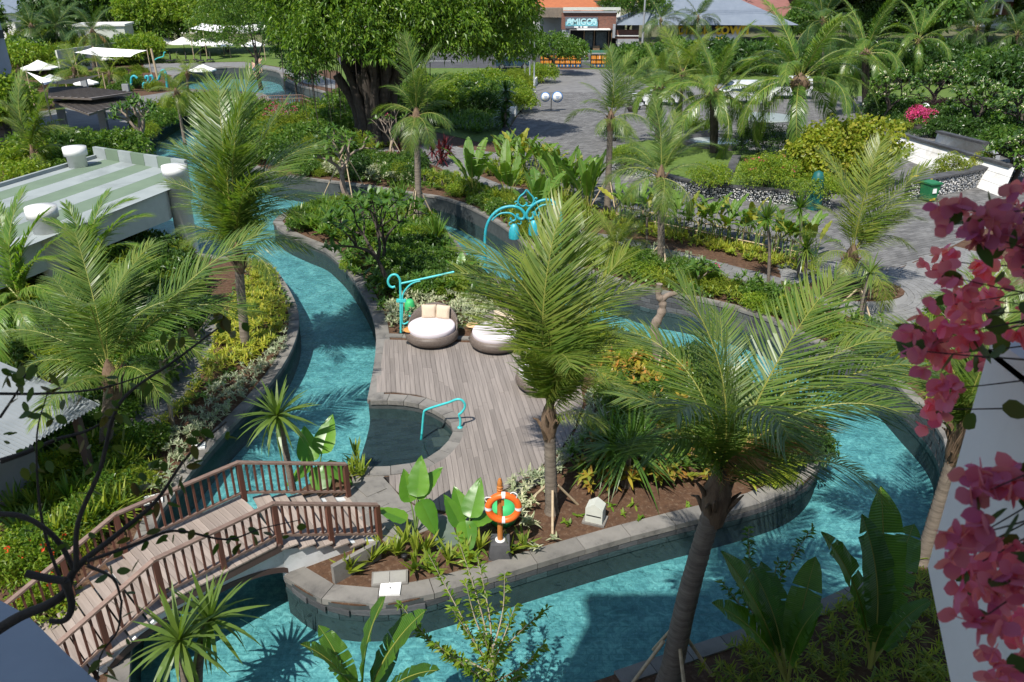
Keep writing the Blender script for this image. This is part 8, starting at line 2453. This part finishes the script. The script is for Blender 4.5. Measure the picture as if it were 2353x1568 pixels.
# bathers by the far pool
M_trunk = solid('blue_swim_shorts', (.05, .10, .28), None, 3, .8)
def stand(armup, lean):
 l = lean
 return {'pelvis': ((0, 0, .95), .14), 'spine': ((l * .2, 0, 1.12), .13), 'chest': ((l * .45, 0, 1.36), .155), 'neck': ((l * .6, 0, 1.52), .06), 'head': ((l * .72, 0, 1.66), .105),
   'shL': ((l * .5, .2, 1.42), .065), 'elL': ((l * .6 + .1, .32, 1.15 if not armup else 1.6), .05), 'haL': ((l + .25, .25, .95 if not armup else 1.82), .04), 'fiL': ((l + .3, .25, .87 if not armup else 1.9), .028),
   'shR': ((l * .5, -.2, 1.42), .065), 'elR': ((l * .6, -.33, 1.15), .05), 'haR': ((l + .1, -.34, .92), .04), 'fiR': ((l + .12, -.34, .83), .028),
   'hipL': ((0, .1, .9), .11), 'knL': ((.04, .12, .5), .075), 'anL': ((0, .12, .08), .05), 'toL': ((.14, .13, .03), .04), 'hipR': ((0, -.1, .9), .11), 'knR': ((.04, -.12, .5), .075), 'anR': ((0, -.12, .08), .05), 'toR': ((.14, -.13, .03), .04)}
M_skin2 = solid('fair_skin', (.62, .38, .27), (.56, .33, .23), 3, .6)
pk = {'list': [M_skin2, M_trunk], 'pick': lambda c: 1 if .62 < c.z < 1.0 and abs(c.y) < .24 else 0}
person('bather in blue shorts with one arm raised at the far pool edge', G(600, 168, ZR + .02), -1.2, stand(True, .05), E0, pk, M_hair, group='bathers at the far pool')
person('bather in blue shorts leaning forward at the far pool edge', G(587, 176, ZR + .02), -2.0, stand(False, .35), E0, pk, M_hair, group='bathers at the far pool')

# cars
M_glassc = solid('car_glass', (.02, .025, .03), None, 2, .08, spec=.7)
def car(label, p, rz, col, kindv='van', group='parked vehicles'):
 t = thing('parked_car', label, 'car', p, rz, group)
 if kindv == 'van':
  prof = [(-2.3, .35), (-2.35, 1.0), (-2.2, 1.95), (1.0, 1.98), (1.75, 1.2), (2.3, 1.0), (2.38, .4)]; win = [(-2.05, 1.15), (-1.98, 1.75), (.95, 1.78), (1.5, 1.18)]; w = .88
 else:
  prof = [(-2.1, .35), (-2.15, .9), (-1.7, 1.0), (-1.1, 1.42), (.4, 1.45), (1.1, .98), (2.0, .82), (2.12, .4)]; win = [(-1.45, 1.0), (-1.0, 1.34), (.35, 1.37), (.9, .98)]; w = .85
 n = len(prof); V = []
 for y, f in ((-w, 0), (-w * .98, 1), (w * .98, 1), (w, 0)):
  for (x, z) in prof:
   ins = .10 if z > 1.2 and f == 0 else 0
   V.append((x, y * (1 - ins), z))
 V = [(x, s * w * (1 - (.12 if z > 1.3 else 0)), z) for s in (-1, 1) for x, z in prof]
 mb = MB(); mb.add(V, [tuple(range(n)), tuple(reversed(range(n, 2 * n)))] + [(i, n + i, n + (i + 1) % n, (i + 1) % n) for i in range(n)]); mb.build('body', col, t)
 for s in (-1, 1):
  V = [(x, s * (w * (1 - (.12 if z > 1.3 else .0)) + .012), z) for x, z in win]
  for a, b in ((0, .46), (.52, 1)):
   q = [Vector(V[0]).lerp(Vector(V[3]), a), Vector(V[0]).lerp(Vector(V[3]), b), Vector(V[1]).lerp(Vector(V[2]), b), Vector(V[1]).lerp(Vector(V[2]), a)]
   mb = MB(); mb.add(q, [(0, 1, 2, 3)]); mb.build('side_window', M_glassc, t)
  for x in (-1.4, 1.4):
   mb = MB(); mb.tube([(x, s * w * .78, .34), (x, s * (w + .02), .34)], .35, 18); wh = mb.build('wheel', M_tyre, t)
   mb = MB(); mb.tube([(x, s * w * .9, .34), (x, s * (w + .035), .34)], .21, 14); mb.build('rim', M_steel, wh)
 i_ = 3 if kindv == 'van' else 4
 (x0_, z0_), (x1_, z1_) = prof[i_], prof[i_ + 1]
 mb = MB(); q = [(x0_ + .06, -w * .75, z0_ - .06), (x1_ + .02, -w * .85, z1_ + .04), (x1_ + .02, w * .85, z1_ + .04), (x0_ + .06, w * .75, z0_ - .06)]
 mb.add([(x + .02, y, z + .02) for x, y, z in q], [(0, 1, 2, 3)]); mb.build('windscreen', M_glassc, t)
 for s in (-1, 1):
  mb = MB(); mb.box((prof[-1][0] - .06, s * w * .72, .72), (.1, .3, .16)); mb.build('headlight', M_lid, t)
 mb = MB(); mb.box((prof[-1][0] + .01, 0, .45), (.1, w * 1.8, .2)); mb.build('bumper', M_iron if kindv != 'van' else col, t)
M_carw = solid('white_car_paint', (.74, .75, .76), None, 2, .25, spec=.6); M_carb = solid('dark_blue_car_paint', (.03, .06, .10), None, 2, .25, spec=.6)
car('white van parked behind the largest feather palm', G(1705, 238, ZR + .03), math.pi + .02, M_carw)
car('second white van parked further right behind the palms', G(1800, 226, ZR + .03), math.pi + .02, M_carw)
car('white car parked behind the small feather palm', G(1505, 240, ZR + .03), math.pi - .15, M_carw, 'car')
car('dark blue car parked left of the yellow hedge', G(1178, 158, ZR), .1, M_carb, 'car')
scooter('red and white motorbike parked beside the dark pot', G(1478, 252, ZR + .03), .6)

# shops
def brickm():
 m, nt, N, L, b = _nodes('old_brick')
 tc = N.new('ShaderNodeTexCoord'); br = N.new('ShaderNodeTexBrick'); br.inputs['Scale'].default_value = 2.5
 mp = N.new('ShaderNodeMapping'); mp.inputs['Rotation'].default_value = (R(90), 0, 0); L.new(tc.outputs['Object'], mp.inputs[0]); L.new(mp.outputs[0], br.inputs[0])
 br.inputs['Color1'].default_value = (.20, .075, .045, 1); br.inputs['Color2'].default_value = (.12, .05, .035, 1); br.inputs['Mortar'].default_value = (.16, .12, .10, 1)
 L.new(br.outputs[0], b.inputs['Base Color']); b.inputs['Roughness'].default_value = .9
 return m
M_brick = brickm()
M_tile = solid('terracotta_tiles', (.38, .13, .055), (.26, .085, .04), 1.5, .85, .6, 8, sc3=(1, 6, 1))
M_tile2 = solid('brown_roof_tiles', (.24, .11, .095), (.17, .075, .065), 1.2, .8, .5, 8, sc3=(1, 6, 1))
M_bluem = solid('blue_grey_metal_roof', (.20, .23, .27), (.16, .19, .23), 1, .5, metal=.2)
Ys = YST1 + 2.6
def Kp(x, y, Y=Ys, z=zK):
 return tr(z, [(x, y)], Y)[0]
a = Kp(310, 600); og = Vector((Kp(600, 600).x, Ys, ZR))
sh_ = thing('corner_shop', 'brick-fronted shop with a grey sign board behind the gate', 'building', og)
def rect(nm, zone, x0, y0_, x1, y1_, Y, depth, mat, parent, og):
 p = tr(zone, [(x0, y1_)], Y)[0]; q = tr(zone, [(x1, y0_)], Y)[0]
 mb = MB(); mb.box(((p.x + q.x) / 2 - og.x, Y - og.y + depth / 2, (p.z + q.z) / 2 - og.z), (abs(q.x - p.x), depth, abs(q.z - p.z))); return mb.build(nm, mat, parent)
rect('wall', zK, 310, 140, 905, 318, Ys, .4, M_brick, sh_, og)
rect('parapet', zK, 330, 82, 950, 112, Ys - .1, .6, M_util, sh_, og)
rect('roof_edge', zK, 330, 122, 905, 140, Ys - .3, .8, M_grey, sh_, og)
rect('awning', zK, 480, 314, 840, 326, Ys - 1.4, 1.6, M_white, sh_, og)
rect('side_wall', zK, 310, 318, 400, 585, Ys + .05, .4, M_grey, sh_, og)
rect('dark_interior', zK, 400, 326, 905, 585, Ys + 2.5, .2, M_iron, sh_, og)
rect('floor', zK, 400, 548, 905, 580, Ys - .6, 3.2, solid('green_shop_floor', (.05, .16, .10), None, 2, .7), sh_, og)
for x in (545, 655, 810, 840):
 rect('door_post', zK, x, 326, x + 18, 545, Ys + .3, .2, M_pole, sh_, og)
for x0_, x1_ in ((565, 650), (680, 800)):
 rect('display', zK, x0_, 345, x1_, 520, Ys + 1.2, .3, solid('grey_display', (.12, .13, .14), (.04, .05, .05), 3, .5), sh_, og)
rect('counter', zK, 650, 495, 725, 545, Ys + .2, .6, M_pole, sh_, og)
sb = rect('sign_board', zK, 350, 185, 706, 308, Ys - .35, .12, solid('grey_sign_print', (.12, .13, .15), (.09, .10, .12), 1, .5), sh_, og)
M_aqua = solid('aqua_sign_print', (.18, .45, .50), (.10, .30, .36), 2, .5)
rect('sign_wave', zK, 356, 236, 700, 282, Ys - .37, .02, M_aqua, sh_, og)
c = Kp(526, 238) - og; text('sign_letters', 'AMIGOS', 1.15, solid('pale_aqua_letter', (.42, .66, .68), None, 2, .5), sh_, (c.x, -.40, c.z), ext=.02, bold=.03)
for x, w_ in ((448, 45), (515, 18), (548, 44)):
 rect('sign_print', zK, x, 286, x + w_, 299, Ys - .37, .02, M_lid, sh_, og)
for x in (400, 655):
 for k in range(5):
  rect('sign_picture', zK, x - 28 + k * 12, 212 - (k % 3) * 6, x - 10 + k * 12, 240, Ys - .375 - .003 * k, .02, MATS['pale_aqua_letter'], sh_, og)
p = Kp(200, 70, Ys + 6) - og
def hip(nm, cx_, cy_, w, d, z0, h, mat, parent, ridge=.4):
 V = [(cx_ - w / 2, cy_ - d / 2, z0), (cx_ + w / 2, cy_ - d / 2, z0), (cx_ + w / 2, cy_ + d / 2, z0), (cx_ - w / 2, cy_ + d / 2, z0), (cx_ - w * ridge / 2, cy_, z0 + h), (cx_ + w * ridge / 2, cy_, z0 + h)]
 mb = MB(); mb.add(V, [(0, 1, 5, 4), (1, 2, 5), (2, 3, 4, 5), (3, 0, 4), (3, 2, 1, 0)]); return mb.build(nm, mat, parent)
hip('roof', p.x + 2, 8, 12, 9, p.z - .5, 2.6, M_tile, sh_)
rect('side_roof', zK, 65, 92, 330, 188, Ys + .4, 3.0, solid('thatch', (.20, .16, .12), (.12, .10, .08), 2, .95, .5, 10), sh_, og)
rect('back_wall', zK, 40, 190, 1000, 560, Ys + 4, .3, M_grey, sh_, og)
og = Vector((Kp(1000, 600).x, Ys, ZR)); t = thing('old_wall', 'weathered stone street wall with concrete lintel right of the shop', 'wall', og)
rect('wall', zK, 885, 322, 1145, 420, Ys + .6, .4, M_brick, t, og); rect('lintel', zK, 885, 380, 1145, 392, Ys + .4, .6, M_white, t, og); rect('pier', zK, 862, 262, 895, 410, Ys - .5, .6, M_grey, t, og); rect('lower_wall', zK, 905, 420, 1145, 560, Ys + .6, .4, M_grey, t, og)
og = Vector((Kp(1100, 600).x, Ys + 3, ZR)); t = thing('concrete_pillar', 'tall bare concrete pillar standing among the shops', 'pillar', og)
rect('shaft', zK, 1065, 25, 1165, 560, Ys + 3, 1.2, M_grey, t, og); rect('cap', zK, 1055, 15, 1175, 28, Ys + 2.9, 1.4, M_concrete, t, og)
px_ = Kp(1180, 500, Ys - 1.5); t = thing('utility_pole', 'grey utility pole carrying wires beside the concrete pillar', 'pole', (px_.x, Ys - 1.5, ZR))
mb = MB(); mb.tube([(0, 0, 0), (0, 0, 13)], [.16, .11], 9); mb.build('pole', M_grey, t)
mb = MB(); mb.box((0, 0, 11.5), (2.0, .12, .12)); mb.build('cross_arm', M_grey, t)
for k, zz in enumerate((11.6, 11.2, 10.6, 12.2)):
 mb = MB(); mb.tube([(x, 0, zz - 1.1 * (1 - ((x + 25) / 50 * 2 - 1) ** 2) * .7 + (x / 50)) for x in np.linspace(-50, 60, 23)], .03, 4); mb.build('wire', M_iron, t)
# black-signed shop
Y2 = Ys + 1.0; og = Vector((Kp(560, 350, Y2, zM).x, Y2, ZR))
t = thing('sign_shop', 'shop with blue-grey hipped roof and black sign with yellow letters', 'building', og)
rect('wall', zM, 250, 262, 900, 480, Y2 + .3, .4, M_white, t, og)
rect('sign_band', zM, 325, 264, 830, 362, Y2 - .1, .2, M_iron, t, og)
c = Kp(600, 312, Y2, zM) - og
text('sign_letters', 'black town', 2.35, solid('yellow_letter', (.80, .52, .02), None, 2, .5), t, (c.x, -.14, c.z), ext=.03, bold=.05)
c = Kp(470, 352, Y2, zM) - og
p = Kp(520, 265, Y2, zM) - og; hip('roof', p.x, 4, 26, 11, p.z, 3.6, M_bluem, t, .35)
p = Kp(680, 150, Y2 + 6, zM) - og; hip('rear_roof', p.x, 12, 16, 12, p.z - 1.5, 6.0, M_tile2, t, .15)
p = Kp(820, 80, Y2 + 16, zM) - og; hip('rear_roof', p.x + 3, 22, 30, 12, p.z - 2.0, 4.2, M_tile2, t, .6)
rect('rear_wall', zM, 230, 140, 980, 260, Y2 + 6, .3, M_white, t, og)
rect('yellow_panel', zM, 625, 402, 695, 425, Y2 - 6, .15, M_yel, t, og)
# right-hand house
zN = (3700, 0, 2.987)
Y3 = Ys + 6; og = Vector((tr(zN, [(500, 100)], Y3)[0].x, Y3, ZR))
t = thing('veranda_house', 'dark house with white posts and pale blue awning at top right', 'building', og)
rect('wall', zN, -80, -40, 1080, 180, Y3 + 2.5, .4, M_brick, t, og)
for x in (10, 175, 265, 345, 505, 650, 820, 910):
 rect('post', zN, x, 0, x + 22, 175, Y3, .3, M_white, t, og)
for x in (560, 700, 860, 290):
 w_ = rect('window', zN, x, 20, x + 70, 110, Y3 + 2.4, .12, M_white, t, og); q = rect('pane', zN, x + 8, 28, x + 62, 102, Y3 + 2.36, .1, M_glass, w_, og)
rect('awning', zN, 480, -8, 1065, 22, Y3 - 1.2, 2.4, M_bluem, t, og)
p = tr(zN, [(500, -40)], Y3)[0] - og; hip('roof', p.x, 8, 44, 22, p.z + .2, 5.5, M_tile2, t, .6)
# plain houses further back
for i, (x, y, w, d, h, rh, m_, lb) in enumerate(((-58, 168, 16, 10, 5, 3, M_tile2, 'house with brown tiled roof beyond the tall palms'), (-30, 172, 14, 10, 5, 3, M_tile, 'house with orange tiled roof hidden behind the bright tree'), (-84, 150, 18, 12, 4.5, 2, M_bluem, 'house with pale metal roof beyond the boundary wall'), (12, 178, 18, 12, 5.5, 3.2, M_tile, 'house with orange tiled roof behind the brick shop'), (70, 185, 22, 14, 6, 3.5, M_tile2, 'house with wide brown tiled roof behind the black-signed shop'), (110, 180, 20, 12, 6, 3, M_tile2, 'house with brown tiled roof behind the veranda house'), (-8, 230, 26, 16, 7, 4, M_tile, 'distant house with orange roof left of the shops'), (50, 240, 26, 16, 7, 4, M_tile, 'distant house with orange roof right of the shops'))):
 t = thing('tiled_house', lb, 'building', (x, y, ZR), random.uniform(-.2, .2), 'houses beyond the street')
 mb = MB(); mb.box((0, 0, h / 2), (w, d, h)); mb.build('wall', M_white, t)
 hip('roof', 0, 0, w + 1.6, d + 1.6, h, rh, m_, t, .5)
 for k in range(3):
  mb = MB(); mb.box((-w / 3 + k * w / 3, -d / 2 - .03, h * .55), (1.6, .12, 1.5)); w_ = mb.build('window', M_grey, t)
  mb = MB(); mb.box((-w / 3 + k * w / 3, -d / 2 - .08, h * .55), (1.3, .08, 1.2)); mb.build('pane', M_glass, w_)

# ================================================================== the hotel the view is taken from
hb = thing('hotel', 'tall white hotel block behind the viewpoint shading the near bank', 'building', (8.8, -7, 0))
mb = MB(); mb.box((4.0, 0, 10.5), (35.2, 13.0, 21.0)); mb.build('wall', M_white, hb)
mb = MB(); mb.box((4.0, 6.3, 21.1), (35.6, 1.0, .3)); mb.build('roof_edge', M_grey, hb)
for fl in range(5):
 for k in range(8):
  if fl == 3 and k in (0, 1, 2):
   continue
  mb = MB(); mb.box((-11 + k * 4.2, 6.52, 2.0 + fl * 3.5), (2.4, .08, 2.3)); w_ = mb.build('window', M_grey, hb)
  mb = MB(); mb.box((-11 + k * 4.2, 6.57, 2.0 + fl * 3.5), (2.1, .06, 2.0)); mb.build('pane', M_glass, w_)
# white planter fin on the right
prof = [(2.2, 10.45), (2.2, 9.60), (1.92, 9.35), (1.0, 8.7), (-.4, 8.7), (-.4, 10.45)]
t = thing('balcony_planter', 'white rendered balcony planter at the right edge of the view', 'planter', (1.46, 0, 0))
V = [(0, y, z) for y, z in prof] + [(2.2, y, z) for y, z in prof]; n = 6
mb = MB(); mb.add(V, [tuple(reversed(range(n))), tuple(range(n, 2 * n))] + [(i, (i + 1) % n, n + (i + 1) % n, n + i) for i in range(5)]); mb.build('body', M_white, t)
mb = MB(); mb.box((.07, .9, 10.46), (.14, 2.6, .06)); mb.box((1.1, 2.13, 10.46), (1.92, .14, .06)); mb.box((2.12, .9, 10.46), (.15, 2.6, .06)); mb.build('rim', M_white, t)
mb = MB(); mb.box((1.1, .85, 10.40), (1.9, 2.4, .06)); mb.build('soil', M_soil, t)
# grey ledge at lower left
P = [G(x, y, 8.6) for x, y in ((-260, 1330), (-60, 1360), (0, 1380), (60, 1412), (100, 1450), (150, 1500), (225, 1568), (300, 1660))]
poly = [*P, Vector((-1.2, .1, 0)), Vector((-6, .1, 0)), Vector((-6, 3.6, 0))]
mb = MB(); mb.prism(poly, 8.2, 8.6, bottom=True); o = mb.build('balcony_ledge', solid('grey_plaster', (.30, .32, .34), (.25, .27, .29), 1.4, .9, .1, 30)); tag(o, 'plain grey plastered balcony ledge in the lower left corner', 'ledge')

# bougainvillea
M_bract = leaf('bougainvillea_bract', (.70, .15, .38), (.80, .25, .50), (.62, .10, .27), .5, .75, .1)
flower_px = [(2195, 478), (2235, 505), (2290, 488), (2330, 470), (2262, 540), (2320, 520), (2165, 600), (2200, 640), (2258, 600), (2300, 568), (2342, 625), (2195, 700), (2245, 722), (2288, 690), (2230, 762), (2128, 762), (2108, 806), (2152, 790), (2192, 812), (2256, 822), (2330, 762), (2172, 895), (2160, 940), (2322, 835), (2345, 560),
    (2292, 1100), (2262, 1132), (2325, 1125), (2230, 1232), (2198, 1258), (2258, 1290), (2300, 1272), (2218, 1335), (2268, 1382), (2338, 1340), (2252, 1425), (2345, 1440), (2295, 1545), (2340, 1555), (2215, 1275)]
bo = Vector((2.3, 1.7, 10.42))
t = thing('bougainvillea', 'pink bougainvillea hanging over the balcony planter at the right edge', 'plant', bo)
rnd = random.Random(8)
C = []
for (x, y) in flower_px:
 Yc = rnd.uniform(1.75, 2.5) if y < 1050 else rnd.uniform(1.15, 1.5)
 C.append(AY(x, y, Yc) - bo)
def petals(P, nfl, r, L_, W_):
 n = nfl * 3; B = []; Dd = []
 for k in range(nfl):
  c = np.array(P) + rng.normal(0, r, 3); ax = _unit(rng.normal(0, 1, 3) + np.array([-.2, -.8, -.1]))
  s0 = _unit(np.cross(ax, rng.normal(0, 1, 3)))
  for j in range(3):
   a = j * 2.094; s1 = s0 * math.cos(a) + np.cross(ax, s0) * math.sin(a)
   B.append(c); Dd.append(s1 * .8 + ax * .6)
 B = np.array(B); Dd = np.array(Dd)
 return straps(B, Dd, rng.normal(0, 1, B.shape), rng.uniform(L_ * .8, L_ * 1.15, n), rng.uniform(W_ * .85, W_ * 1.1, n), rng.uniform(-.05, .25, n), prof=(.25, .85, 1.0, .75, 0.0))
for c, (x, y) in zip(C, flower_px):
 s = .62 if y < 1050 else .62
 v, f = petals(c[:], 8, .024, .037, .036)
 kind(obj('flower_cluster', np_mesh('flower_cluster', v, f, M_bract), t), 'stuff')
mb = MB(); LB = []; LD = []
hubs = [Vector((0, 0, .1)), Vector((-.3, -.4, .05)), Vector((.2, .2, .3))]
for i, c in enumerate(C):
 h = hubs[i % 3]
 mid = h.lerp(c, .5) + Vector((rnd.uniform(-.05, .05), rnd.uniform(-.05, .05), .12))
 ln = catmull([h, mid, c], 6); mb.tube(ln, [.008 * (1 - .07 * k) for k in range(len(ln))], 5)
 for q in ln[5:]:
  if rnd.random() < .75:
   LB.append((q + Vector((rnd.uniform(-.03, .03), rnd.uniform(-.03, .03), rnd.uniform(-.03, .03))))[:]); LD.append((rnd.uniform(-1, 1), rnd.uniform(-1, 1), rnd.uniform(-.8, .4)))
mb.build('branch', M_dbark, t)
LB = np.array(LB); LD = np.array(LD)
v, f = straps(LB, LD, rng.normal(0, 1, LB.shape), rng.uniform(.045, .085, len(LB)), rng.uniform(.032, .055, len(LB)), rng.uniform(0, .3, len(LB)), prof=(.3, .95, 1.0, .7, 0))
obj('leaves', np_mesh('leaves', v, f, L_shade), t)

# dark leafy branch at the left
bo = AY(-30, 1460, 2.2)
t = thing('overhanging_branch', 'dark gnarled branch with sparse leaves crossing the left foreground', 'branch', bo)
def BR(pts, r0, r1, Y=2.2, dY=0.0):
 P = [AY(x, y, Y + dY * i / max(1, len(pts) - 1)) - bo for i, (x, y) in enumerate(pts)]
 ln = catmull(P, 5); return ln, [r0 + (r1 - r0) * i / (len(ln) - 1) for i in range(len(ln))]
limbs = [([(-40, 1470), (40, 1420), (110, 1390), (150, 1360), (165, 1320), (195, 1285)], .030, .020, 2.2, .1), ([(60, 1318), (110, 1330), (150, 1335)], .020, .024, 2.2, 0), ([(150, 1335), (165, 1390), (150, 1425), (115, 1428)], .022, .014, 2.2, 0),
   ([(190, 1290), (280, 1220), (360, 1150), (430, 1050), (520, 970)], .016, .005, 2.25, .3), ([(175, 1310), (180, 1200), (230, 1080), (260, 960), (300, 900), (400, 830), (480, 770), (530, 735)], .014, .004, 2.2, .4),
   ([(200, 1290), (300, 1255), (400, 1220), (520, 1240), (600, 1215), (690, 1195)], .010, .003, 2.2, .4), ([(-10, 905), (100, 905), (220, 895), (310, 870), (400, 838)], .008, .003, 2.4, .2), ([(0, 1060), (60, 1040), (130, 1010), (200, 990), (270, 950)], .016, .005, 2.4, .2),
   ([(150, 1360), (110, 1250), (90, 1150), (85, 1000), (110, 900)], .010, .003, 2.3, .1), ([(280, 1380), (270, 1450), (230, 1510), (225, 1590)], .006, .004, 2.1, 0), ([(200, 1300), (260, 1330), (280, 1385)], .009, .006, 2.15, 0), ([(-20, 1180), (60, 1190), (130, 1240), (170, 1310)], .014, .016, 2.25, 0), ([(0, 960), (40, 900), (60, 860), (100, 830)], .007, .002, 2.4, .1)]
mb = MB(); LB = []; LD = []
rnd = random.Random(4)
for (pts, r0, r1, Y, dY) in limbs:
 ln, rs = BR(pts, r0 * .7, r1 * .6, Y, dY); mb.tube(ln, rs, 7)
 if r1 < .012:
  for q in ln[4:]:
   if rnd.random() < .7:
    for _ in range(rnd.choice((1, 1, 2))):
     LB.append((q + Vector((rnd.uniform(-.04, .04), rnd.uniform(-.04, .04), rnd.uniform(-.06, .02))))[:]); LD.append((rnd.uniform(-1, 1), rnd.uniform(-1, 1), rnd.uniform(-1.2, .2)))
for (x, y) in ((10, 850), (25, 870), (45, 840), (390, 775), (410, 765), (440, 758), (490, 735), (505, 720), (520, 742), (350, 1075), (380, 1060), (410, 1040), (440, 1010), (450, 985), (430, 1060), (330, 1120), (80, 900), (150, 880), (250, 945), (60, 960), (20, 1000), (310, 1100), (370, 1100)):
 for _ in range(3):
  LB.append((AY(x + rnd.uniform(-14, 14), y + rnd.uniform(-14, 14), 2.35) - bo)[:]); LD.append((rnd.uniform(-1, 1), rnd.uniform(-1, 1), rnd.uniform(-1.2, .2)))
mb.build('limb', M_dbark, t)
LB = np.array(LB); LD = np.array(LD)
v, f = straps(LB, LD, rng.normal(0, 1, LB.shape), rng.uniform(.035, .058, len(LB)), rng.uniform(.020, .032, len(LB)), rng.uniform(0, .3, len(LB)), prof=(.3, .95, 1.0, .7, 0))
obj('leaves', np_mesh('leaves', v, f, L_shade), t)
